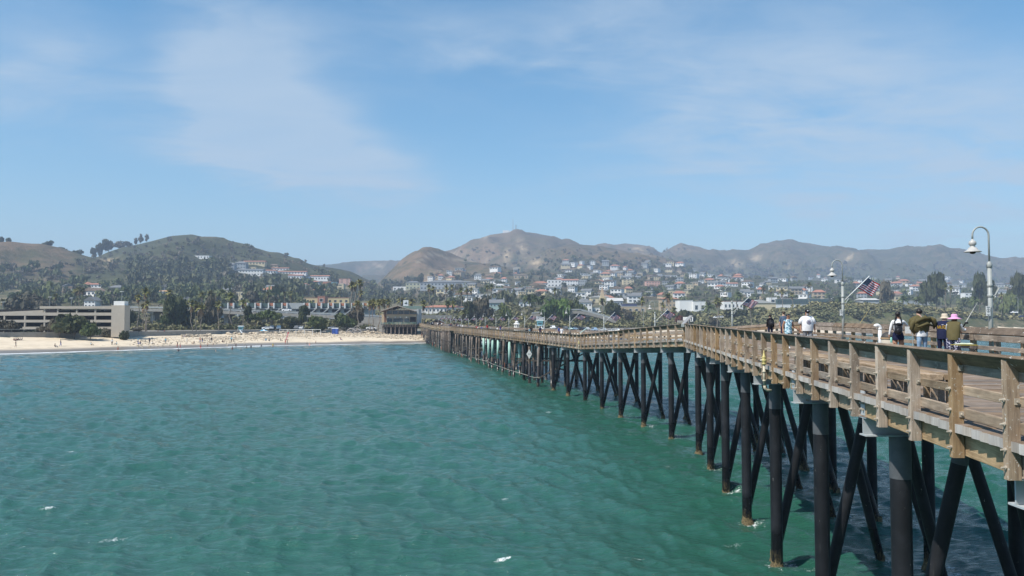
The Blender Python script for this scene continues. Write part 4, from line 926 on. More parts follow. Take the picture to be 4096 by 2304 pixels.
def np_mesh(name, V, F, m): return grid_mesh(name, np.asarray(V, float), np.asarray(F), m, False)[0]
def lobes_of(kind, rg):
    """unit-size crowns: height 1 for the whole tree, half-width 1 in plan"""
    L = []
    if kind == 'round': L = [(rg.normal()*.35, rg.normal()*.35, 0.62+rg.normal()*.13, rg.uniform(.4, .62), rg.uniform(.4, .62), rg.uniform(.14, .24)) for _ in range(9)]+[(0, 0, .62, .7, .7, .30)]
    if kind == 'flat': L = [(rg.uniform(-.75, .75), rg.uniform(-.6, .6), 0.78+rg.normal()*.09, rg.uniform(.25, .45), rg.uniform(.25, .45), rg.uniform(.05, .11)) for _ in range(14)]
    if kind == 'tall': L = [(rg.normal()*.32, rg.normal()*.32, rg.uniform(.35, .9), rg.uniform(.28, .5), rg.uniform(.28, .5), rg.uniform(.08, .16)) for _ in range(13)]
    if kind == 'cone': L = [(rg.normal()*.08, rg.normal()*.08, z, (1.02-z)*.95, (1.02-z)*.95, .07) for z in np.linspace(.18, .95, 9)]
    if kind == 'shrub': L = [(rg.normal()*.4, rg.normal()*.4, 0.42+rg.normal()*.15, rg.uniform(.35, .6), rg.uniform(.35, .6), rg.uniform(.25, .45)) for _ in range(7)]
    return L
TREE_ME = {}
def tree_parts(kind, lm, v):
    key = (kind, lm.name, v)
    if key not in TREE_ME:
        rg = np.random.default_rng(hash((kind, v)) % 1000 if False else (sum(map(ord, kind))*7+v*13)); L = lobes_of(kind, rg); n = {'round': 900, 'flat': 800, 'tall': 800, 'cone': 500, 'shrub': 420}[kind]
        V, F = leaf_tris(rg, L, n, {'round': .13, 'flat': .11, 'tall': .12, 'cone': .13, 'shrub': .17}[kind])
        V = V.copy(); 
        cr = np_mesh('crown', V, F, lm); tr = None
        if kind != 'shrub':
            b = MB(); rr = random.Random(v); h = {'round': .45, 'flat': .72, 'tall': .7, 'cone': .9}[kind]
            b.tube([(0, 0, -.05), (.03, 0, h*.5), (rr.uniform(-.05, .05), .02, h)], [.06, .045, .025], 7)
            for k in range(5 if kind != 'cone' else 0):
                l = L[k]; z0 = rr.uniform(.2, .6)*h; b.tube([(.02, 0, z0), (l[0]*.55, l[1]*.55, lerp(z0, l[2], .7)), (l[0]*.9, l[1]*.9, l[2])], [.035, .022, .01], 5)
            tr = b.mesh('trunk', BARK)
        TREE_ME[key] = (cr, tr)
    return TREE_ME[key]
def add_tree(name, label, px, ytop, d, wpx, kind, lm=None, group=None, ybase=None, v=None, cat='tree'):
    lm = lm or LF_DARK; v = rng.randrange(3) if v is None else v
    p = at(px, ytop, d); z0 = gz(p.x, d)-0.15; 
    if ybase is not None: z0 = max(z0, at(px, ybase, d).z)
    w = wpx/2/FPX*d
    if d > 1000: z0 = min(z0, p.z-1.7*w)
    H = max(p.z-z0, 1.0); cr, tr = tree_parts(kind, lm, v)
    t = thing(name, label, cat, (p.x, d, z0), rng.uniform(0, 6.28), group)
    lpart('crown', cr, t, sc=(w, w, H))
    if tr: lpart('trunk', tr, t, sc=(min(w, H*.4), min(w, H*.4), H))
    return t
def fan_palm(v):
    rg = random.Random(40+v); V = []; F = []
    def frond(az, el, ln, w, droop, m):
        n = 4; d = Vector((math.cos(az)*math.cos(el), math.sin(az)*math.cos(el), math.sin(el))); s = Vector((-math.sin(az), math.cos(az), 0)); p = Vector((0, 0, 0)); o = len(m[0]); ws = [0.06, 0.55, 1.0, 0.72, 0.12]
        for i in range(n+1):
            t = i/n; q = d*ln*t+Vector((0, 0, -droop*ln*t*t)); nn = Vector((0, 0, .25*w*ws[i]))
            m[0].extend([q-s*w*ws[i]-nn, q+Vector((0, 0, .02)), q+s*w*ws[i]-nn])
        for i in range(n):
            a = o+i*3; m[1].extend([(a, a+1, a+4, a+3), (a+1, a+2, a+5, a+4)])
    cr = ([], []); sk = ([], [])
    for k in range(46): frond(rg.uniform(0, 6.28), rg.uniform(-.5, 1.45), rg.uniform(.75, 1.1), rg.uniform(.13, .2), rg.uniform(.15, .5), cr)
    for k in range(26): frond(rg.uniform(0, 6.28), rg.uniform(-1.35, -.75), rg.uniform(.5, .95), rg.uniform(.08, .14), rg.uniform(.1, .35), sk)
    return np_mesh('crown', np.array(cr[0]), cr[1], LF_PALM), np_mesh('skirt', np.array(sk[0]), sk[1], LF_SKIRT)
def date_palm(v):
    rg = random.Random(70+v); cr = ([], [])
    for k in range(64):
        az = rg.uniform(0, 6.28); el = rg.uniform(-.35, 1.35); ln = rg.uniform(.85, 1.1); droop = rg.uniform(.35, .7); d = Vector((math.cos(az)*math.cos(el), math.sin(az)*math.cos(el), math.sin(el))); s = Vector((-math.sin(az), math.cos(az), 0)); n = 6; o = len(cr[0])
        for i in range(n+1):
            t = i/n; q = d*ln*t+Vector((0, 0, -droop*ln*t*t)); w = 0.085*math.sin(math.pi*(0.12+0.85*t)); cr[0].extend([q-s*w-Vector((0, 0, w*.7)), q, q+s*w-Vector((0, 0, w*.7))])
        for i in range(n):
            a = o+i*3; cr[1].extend([(a, a+1, a+4, a+3), (a+1, a+2, a+5, a+4)])
    return (np_mesh('crown', np.array(cr[0]), cr[1], LF_MID),)
FAN = [fan_palm(k) for k in range(4)]; DATE = [date_palm(k) for k in range(3)]
def trunk_mesh(v):
    rg = random.Random(v); b = MB(); pts = [(rg.uniform(-.012, .012)*k*5, rg.uniform(-.01, .01)*k*5, k/5) for k in range(6)]; pts[-1] = (0, 0, 1); pts[0] = (0, 0, -.03)
    return b.tube([(x*0.4, y*0.4, z) for x, y, z in pts], [1.5, 1.1, .95, .9, .85, .8] if False else [.016, .0125, .0115, .011, .0105, .010], 8, False).mesh('trunk', PBARK, True)
TRK = [trunk_mesh(k) for k in range(3)]
def add_palm(px, ytop, d, label, kind='fan', r=None, ybase=None, group=None):
    p = at(px, ytop, d); z0 = gz(p.x, d)-0.2
    if ybase is not None: z0 = max(z0, at(px, ybase, d).z)
    r = r or (1.9 if kind == 'fan' else 3.4); H = max(p.z-z0-r*0.75, 1.2)
    t = thing('palm_tree', label, 'palm', (p.x, d, z0), rng.uniform(0, 6.28), group); k = H*(1.0 if kind == 'fan' else 2.0)
    lpart('trunk', rng.choice(TRK), t, sc=(max(H, 9)*(1.15 if kind == 'fan' else 2.6),)*2+(H,))
    ms = rng.choice(FAN if kind == 'fan' else DATE)
    lpart('crown', ms[0], t, (0, 0, H), sc=(r,)*3)
    if len(ms) > 1: lpart('skirt', ms[1], t, (0, 0, H), sc=(r*0.85, r*0.85, r*1.35))
    return t

# ------------------------------------------------------------------ buildings
PAINT = {}
def paint(name, c): return mat('wall_'+name, c, 0.85, var=0.06, scale=0.6)
P_BEIGE = paint('beige', (0.44, 0.39, 0.32)); P_WHITE = paint('white', (0.78, 0.77, 0.74)); P_CREAM = paint('cream', (0.62, 0.52, 0.33)); P_GREY = paint('grey', (0.36, 0.38, 0.38)); P_TEAL = paint('teal', (0.055, 0.095, 0.088)); P_MINT = paint('mint', (0.33, 0.44, 0.40))
P_TAN = paint('tan', (0.46, 0.36, 0.24)); P_ORANGE = paint('orange', (0.42, 0.17, 0.10)); P_BRICK = paint('brick', (0.34, 0.15, 0.095)); P_YELLOW = paint('yellow', (0.55, 0.45, 0.25)); P_PINK = paint('pink', (0.60, 0.36, 0.28)); P_OLIVE = paint('olive', (0.46, 0.45, 0.30)); P_BLUE = paint('blue', (0.36, 0.385, 0.40)); P_NAVY = paint('navy', (0.05, 0.06, 0.13)); P_SKY = paint('sky_blue', (0.30, 0.58, 0.62))
R_RED = mat('roof_terracotta', (0.36, 0.165, 0.11), 0.9, var=0.2, scale=1.5, stretch=(1, 5, 1)); R_GREY = mat('roof_grey', (0.16, 0.165, 0.165), 0.9, var=0.2, scale=1.5, stretch=(1, 5, 1)); R_BROWN = mat('roof_brown', (0.17, 0.125, 0.09), 0.9, var=0.2, scale=1.5); R_PALE = mat('roof_pale', (0.50, 0.49, 0.46), 0.9, var=0.1); R_GREEN = mat('roof_green', (0.15, 0.21, 0.18), 0.8, var=0.12); R_ORANGE = mat('roof_orange_tarp', (0.62, 0.31, 0.10), 0.8, var=0.08)
GLASS = mat('window_glass', (0.045, 0.06, 0.07), 0.12, var=0.3, scale=0.7, spec=0.6); DARKIN = mat('painted_interior_shade', (0.018, 0.017, 0.018), 0.95, var=0.4)  # the near-black one paints in the shade inside rooms and openings
unit_win = MB().box((0, 0, 0), (1, 0.12, 1)).mesh('window', GLASS); unit_frame = MB().box((0, 0, .54), (1.16, .16, .08)).box((0, 0, -.54), (1.16, .16, .08)).box((-.54, 0, 0), (.08, .16, 1.0)).box((.54, 0, 0), (.08, .16, 1.0)).mesh('frame', WHITEP)
def unit(m, kind):
    key = (m.name, kind)
    if key in PAINT: return PAINT[key]
    b = MB()
    if kind == 'box': b.box((0, 0, .5), (1, 1, 1))
    elif kind == 'gable_x': b.prism([(-.5, 0), (.5, 0), (0, 1)], -.5, .5, Matrix.Rotation(math.pi/2, 4, 'Z'))
    elif kind == 'gable_y': b.prism([(-.5, 0), (.5, 0), (0, 1)], -.5, .5)
    elif kind == 'hip': b.add([(-.5, -.5, 0), (.5, -.5, 0), (.5, .5, 0), (-.5, .5, 0), (-.2, 0, 1), (.2, 0, 1)], [(0, 1, 5, 4), (1, 2, 5), (2, 3, 4, 5), (3, 0, 4), (3, 2, 1, 0)])
    elif kind == 'barrel': b.prism([(-.5+.5*(1-math.cos(a)), math.sin(a)) for a in np.linspace(0, math.pi, 9)], -.5, .5)
    PAINT[key] = b.mesh({'box': 'wall'}.get(kind, 'roof'), m); return PAINT[key]
def building(name, label, px0, px1, ytop, ybase, d, depth, wall, roof=None, rk='flat', rh=2.5, rows=0, cols=0, ww=1.3, wh=1.4, group=None, cat='building', rz=0.0, framed=False, eave=0.6):
    a, b = at(px0, ybase, d), at(px1, ybase, d); w = b.x-a.x; cx = (a.x+b.x)/2; z0 = min(a.z, gz(cx, d)+0.0)-1.0; zt = at(px0, ytop, d).z
    t = thing(name, label, cat, (cx, d+depth/2, z0), rz, group)
    h = zt-z0; lpart('wall', unit(wall, 'box'), t, sc=(w, depth, h))
    rm = roof or R_PALE
    if rk == 'flat': lpart('roof', unit(rm, 'box'), t, (0, 0, h), sc=(w+.3, depth+.3, .35))
    else: lpart('roof', unit(rm, rk), t, (0, 0, h+0.01), sc=(w+2*eave, depth+2*eave, rh))
    vis = zt-max(a.z, gz(cx, d)-.3)
    for r in range(rows):
        for c in range(cols):
            x = (c+.5)/cols*w-w/2; z = h-vis*(r+.52)/rows
            o = lpart('window', unit_win, t, (x, -depth/2-.01, z), sc=(ww, 1, wh))
            if framed: f = lpart('frame', unit_frame, o, (0, -.02, 0))
    return t
# ------------------------------------------------------------------ the waterfront: parking building, roads, big buildings
def build_parking():
    d = 252.0; k = d/FPX; X = lambda px: (px-512)*k; Z = lambda py: CAMZ+(321-py)*k
    t = thing('parking_structure', 'beige open-sided parking building with three decks and a blank stair tower', 'parking garage', (X(60), d, 4.0))
    ti = Matrix.Translation((-X(60), -d, -4.0)); x0, x1, xr, xm = X(-60), X(114.3), X(40.2), X(44.5)
    def P(name, a, b, c, e, f, g, m): MB().bb(a, b, c, e, f, g).build(name, m, t)
    for (a, za, zb) in ((x0, Z(312.6), Z(315.6)), (x0, Z(319.8), Z(322.4)), (x0, Z(326.7), Z(329.2))):
        P('spandrel', a, x1, d, d+.4, zb, za, P_BEIGE); P('deck_slab', a, x1, d+.41, d+8, zb+.1, zb+.45, CONC)
    P('spandrel', xr, x1, d-.3, d+.4, Z(308.7), Z(306.2), P_BEIGE); P('deck_slab', xr, x1, d+.41, d+8, Z(308.7)+.1, Z(308.7)+.4, CONC); P('spandrel', xr, xr+.4, d+.41, d+8, Z(308.7), Z(306.2), P_BEIGE)
    P('back_wall', x0, x1, d+8.1, d+8.4, 3.5, Z(309), DARKIN)  # near-black wall stands in for the shade deep inside the decks
    MB().prism([(x0, Z(313)), (xr-.1, Z(313)), (xr-.1, Z(310.0)), (X(0), Z(311.8)), (x0, Z(312.6))], d+2.0, d+2.4).build('ramp_wall', P_BEIGE, t)
    for px in (-32, -14.5, 4.4, 25, 44.6, 57.7, 76.6, 95.2):
        P('column', X(px)-.22, X(px)+.22, d+.05, d+.6, 3.5, Z(309) if px > 41 else Z(315), P_BEIGE)
    P('stair_tower', X(114.7), X(127.8), d-2.0, d+1.6, 3.0, Z(305.4), P_BEIGE); P('lift_housing', X(115.3), X(126), d-1, d+1.5, Z(305.4)+.003, Z(301.2), P_WHITE)
    for px in (51, 58, 66, 83, 89, 99, 107):
        for py in (310.5, 316.5, 323.5):
            if rng.random() < .5: P('tube_light', X(px), X(px)+2.2, d+3, d+3.2, Z(py)-.03, Z(py)+.05, WHITEP)
    for px, yt in ((3, 302), (50, 297), (71.5, 298), (122, 291.5)):
        q = at(px, yt, d+15); s = thing('light_pole', {3: 'slim white roof lamp standing over the low ramp of the parking building', 50: 'slim roof lamp in front of the small palms by the parking building', 71.5: 'double-headed roof lamp on the middle of the parking building', 122: 'tallest roof lamp behind the blank stair tower'}[px], 'light pole', (q.x, q.y, Z(312)))
        MB().tube([(q.x, q.y, Z(312)), q], .09, 6).build('pole', LAMPP, s); MB().box((q.x, q.y, q.z), (1.1, .4, .15)).build('lamp_head', WHITEP, s)
build_parking()
def line_wall(name, label, pts, h, th, m, cat, rail=False, zf=None):
    P = [Vector(((px-512)/FPX*d, d, (zf or (lambda x, y: gz(x, y)-.8))((px-512)/FPX*d, d))) for px, d in pts]
    t = thing(name, label, cat, P[0])
    for a, b in zip(P[:-1], P[1:]):
        MB().beam(a+Vector((0, 0, h/2)), b+Vector((0, 0, h/2)), th, h).build('wall_panel', m, t)
        if rail:
            n = max(2, int((b-a).length/3)); top = Vector((0, 0, h+.85))
            MB().tube([a+top, b+top], .04, 5).build('handrail', LAMPP, t)
            for k in range(n): q = a.lerp(b, k/n); MB().tube([q+Vector((0, 0, h)), q+top], .035, 5).build('rail_post', LAMPP, t)
    return t
WALL_D = [(-70, 226), (0, 234), (60, 243), (120, 256), (138, 262)]
line_wall('sea_wall', 'low concrete sea wall with a railing below the parking building', WALL_D, 2.3, .5, CONC, 'wall', True, lambda x, y: 2.4)
line_wall('promenade_wall', 'pale concrete promenade wall behind the boulders', [(138.5, 263), (180, 279), (235, 300), (290, 318), (345, 331), (378, 336)], 1.9, .4, CONC, 'wall', False, lambda x, y: 2.6)
def viaduct(name, label, pts, thick, pillars, cat, wide=11.0, parapet=.95):
    """pts: (px, top py, d)"""
    P = [at(px, py, d) for px, py, d in pts]; t = thing(name, label, cat, (P[0].x, P[0].y, gz(P[0].x, P[0].y)))
    for a, b in zip(P[:-1], P[1:]):
        y = Vector((0, wide/2, -parapet)); MB().beam(a+y-Vector((0, 0, thick/2)), b+y-Vector((0, 0, thick/2)), wide, thick).build('deck', CONC, t)
        for s in (0, wide): MB().beam(a+Vector((0, s, -parapet*.35)), b+Vector((0, s, -parapet*.35)), .3, parapet*.5).build('parapet', P_GREY, t)
        MB().tube([a+Vector((0, 0, .1)), b+Vector((0, 0, .1))], .07, 5).build('guard_rail', LAMPP, t)
    for px in pillars:
        z = interp(px, [(p[0], q.z) for p, q in zip(pts, P)]); d = interp(px, [(p[0], p[2]) for p in pts]); x = (px-512)/FPX*d
        MB().bb(x-1.0, x+1.0, d+3, d+wide-3, gz(x, d)-1, z-parapet-thick-.01).build('pillar', CONC, t)
        MB().box((x, d+wide/2, z-parapet-thick-.5), (3.0, wide-1, .9)).build('pillar_cap', CONC, t)
    return t
viaduct('freeway_viaduct', 'long grey freeway viaduct running behind the palms and the parking tower', [(100, 306, 372), (135, 306.3, 372), (180, 307.3, 370), (223, 309, 368), (280, 311, 366), (339, 313.5, 364), (392, 316.0, 362)], 1.25, (150, 172, 224, 262, 305, 345), 'viaduct')
line_wall('retaining_wall', 'pale retaining wall under the end of the freeway left of the restaurant', [(350, 358), (384, 356)], 4.3, .5, CONC, 'wall', False, lambda x, y: 4.6)
line_wall('embankment_wall', 'pale embankment wall behind the small dark pavilion at the pier head', [(420, 398), (452, 402)], 1.8, .5, CONC, 'wall', True, lambda x, y: 9.2)
viaduct('overpass', 'curved grey road overpass rising behind the flags', [(532, 312.4, 450), (550, 310.8, 450), (570, 309.1, 450), (580, 309.0, 450), (590, 311.0, 450), (603, 314.5, 450), (616, 318.5, 450)], 1.5, (566, 571, 588), 'overpass', 9.0, 1.1)
for k, (pts, lab) in enumerate(([[(140, 322.5, 352), (230, 323.5, 350), (330, 324, 348), (372, 323.0, 346)], 'rusty low railway fence running under the freeway viaduct'], [[(180, 326.5, 330), (255, 327, 328), (300, 326, 330)], 'low fence rail behind the umbrella pines'])):
    FP = [at(*q) for q in pts]; t = thing('fence', lab, 'fence', FP[0])
    for a, b in zip(FP[:-1], FP[1:]):
        for dz in (0, -.5): MB().beam(a+Vector((0, 0, dz)), b+Vector((0, 0, dz)), .1, .14).build('rail', WDARK, t)
        n = int((b-a).length/5)
        for j in range(n): q = a.lerp(b, j/n); MB().beam(q-Vector((0, 0, 1.4)), q+Vector((0, 0, .1)), .12, .12).build('fence_post', WDARK, t)
def teal_building():
    d = 430.0; k = d/FPX; X = lambda px: (px-512)*k; Z = lambda py: CAMZ+(321-py)*k
    t = thing('arcade_building', 'long dark green building with orange bays between white fins above the freeway', 'building', (X(295), d, gz(X(295), d)))
    def P(name, a, b, c, e, f, g, m): MB().bb(a, b, c, e, f, g).build(name, m, t)
    P('upper_wall', X(205), X(370), d, d+18, Z(308.4), Z(303.2), P_TEAL); P('lower_wall', X(205), X(370), d+.6, d+17, gz(X(295), d)-2, Z(308.4)-.01, P_GREY)
    P('centre_block', X(288.2), X(304.5), d-.5, d-.01, Z(308.8), Z(303), P_GREY); P('white_sill', X(205), X(370), d-.35, d-.02, Z(308.9), Z(308.5), WHITEP)
    bays = [(216, 221), (229.0, 234.4), (242.5, 248.2), (256.1, 261.4), (269.4, 274.7), (282.8, 287.8), (305, 310), (317, 322), (329, 333.7), (340.5, 345.5), (352, 356.5), (363.5, 368)]
    for a, b in bays:
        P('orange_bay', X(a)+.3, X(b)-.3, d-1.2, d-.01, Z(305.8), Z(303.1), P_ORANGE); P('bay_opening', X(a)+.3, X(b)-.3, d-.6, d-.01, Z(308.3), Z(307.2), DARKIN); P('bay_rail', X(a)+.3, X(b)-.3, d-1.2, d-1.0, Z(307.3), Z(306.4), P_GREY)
        for q in (a, b): P('fin', X(q)-.3, X(q)+.3, d-1.8, d-.02, Z(308.4), Z(302.9), WHITEP)
    for (a, _), (b, c) in zip(bays[:-1], bays[1:]):
        lo = _; hi = b
        if lo > 285 and hi < 306: continue
        P('window', X(lo)+.5, X(hi)-.5, d-.12, d-.01, Z(308.1), Z(306.9), GLASS)
    for q in range(212, 368, 12):
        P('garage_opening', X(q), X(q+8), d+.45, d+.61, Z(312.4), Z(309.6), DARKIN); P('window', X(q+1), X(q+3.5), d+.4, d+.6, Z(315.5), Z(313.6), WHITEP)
        MB().beam((X(q+8), d-.6, Z(309.2)), (X(q+2), d-.6, Z(314)), .8, .5).build('truss_strut', P_GREY, t)
teal_building()
def restaurant():
    d = 322.0; k = d/FPX; X = lambda px: (px-512)*k; Z = lambda py: CAMZ+(321-py)*k
    t = thing('pier_restaurant', 'tan gabled restaurant with big dark windows on timber piles at the pier head', 'restaurant', (X(399), d, gz(X(399), d)))
    WS = P_TAN; TR = mat('trim_grey_brown', (0.30, 0.26, 0.22), 0.8)
    def P(name, a, b, c, e, f, g, m): MB().bb(a, b, c, e, f, g).build(name, m, t)
    P('wall', X(386), X(416.2), d+1.2, d+16, Z(322.5), Z(314), WS); P('upper_wall', X(386.4), X(409.2), d+1.6, d+16, Z(313.99), Z(310.5), DARKIN)
    P('side_wing', X(380.6), X(383), d+3, d+14, Z(323), Z(313.8), WS); P('shaded_entry', X(383.2), X(385.8), d+2.5, d+9, Z(323), Z(311.5), mat('redwood', (0.17, .085, .05)))
    P('grey_tower', X(416.4), X(418.2), d+1.4, d+12, Z(324), Z(309), P_GREY); P('upper_side', X(409.4), X(416.3), d+2.2, d+15, Z(313.99), Z(309.5), P_GREY)
    for a, b in ((386.6, 391.8), (392.4, 397.6), (398.2, 403.4), (404.0, 409.0)): P('window', X(a), X(b), d+1.0, d+1.15, Z(313.8), Z(310.7), GLASS)
    for a in (386.4, 392.1, 397.9, 403.7, 409.2): P('post', X(a)-.12, X(a)+.12, d+.6, d+.9, Z(314), Z(306.2+abs(a-398)*.29+.35), TR)
    P('tie_beam', X(385.6), X(410), d+.65, d+.85, Z(310.5), Z(309.9), TR)
    for a, b in ((386.7, 389.0), (389.4, 391.7), (393, 402.6), (404, 408.8)): P('window', X(a), X(b), d+.95, d+1.19, Z(322), Z(318.5), GLASS); P('window_sill', X(a)-.1, X(b)+.1, d+.85, d+1.18, Z(318.45), Z(318.2), TR)
    P('porch', X(409.8), X(415.6), d+.9, d+1.19, Z(322.4), Z(317), DARKIN); P('awning_lip', X(385.8), X(416.4), d+.7, d+1.18, Z(314.4), Z(314.05), TR)
    for a in (387.7, 395, 400.3, 406.4): MB().ball((X(a), d+.8, Z(317.3)), .28, 8, 6).build('wall_lamp', WHITEP, t)
    for s, (xa, ya) in ((-1, (380.8, 311.2)), (1, (416, 311.2))):
        MB().beam((X(398), d-1, Z(305.6)), (X(xa), d-1, Z(ya)), .3, .4, (0, 1, 0)).build('fascia', TR, t)
        a, b = Vector((X(398), d-1, Z(305.6))), Vector((X(xa), d-1, Z(ya))); MB().add([a, b, b+Vector((0, 18, 0)), a+Vector((0, 18, 0)), a-Vector((0, 0, .3)), b-Vector((0, 0, .3)), b+Vector((0, 18, -.3)), a+Vector((0, 18, -.3))], [(0, 1, 2, 3), (7, 6, 5, 4), (0, 4, 5, 1), (1, 5, 6, 2), (2, 6, 7, 3), (3, 7, 4, 0)]).build('roof', R_BROWN, t)
    MB().prism([(X(399), Z(305.6)), (X(420.8), Z(305.7)), (X(420.8), Z(308.7)), (X(404), Z(308.9))], d+5, d+5.3).build('metal_roof', R_GREEN, t)
    P('dining_deck', X(382.5), X(417.4), d-3.0, d+1.1, Z(325.2), Z(324.4), WDARK)
    for j in range(14): P('joist', X(384+j*2.45), X(384.8+j*2.45), d-3.1, d-2.9, Z(326.3), Z(325.25), WDARK)
    P('deck_beam', X(383), X(417), d-2.8, d-2.4, Z(327), Z(326.35), WDARK)
    GR = mat('green_rail', (0.12, 0.21, 0.19), 0.7)
    for z in (322.3, 323.3): P('deck_rail', X(382.5), X(417), d-3.0, d-2.9, Z(z)-.06, Z(z)+.06, GR)
    for j in range(13): P('rail_post', X(382.7+j*2.85)-.07, X(382.7+j*2.85)+.07, d-3.05, d-2.92, Z(324.4), Z(322.1), GR)
    for j in range(9): P('pile', X(384+j*4.05)-.2, X(384+j*4.05)+.2, d-2.6, d-2.2, 1.5, Z(326.4), WPILE)
    P('underdeck_shade', X(384), X(417), d+1.5, d+1.8, 2.0, Z(325.3), DARKIN)  # black sheet painted in for the shade under the dining deck
restaurant()
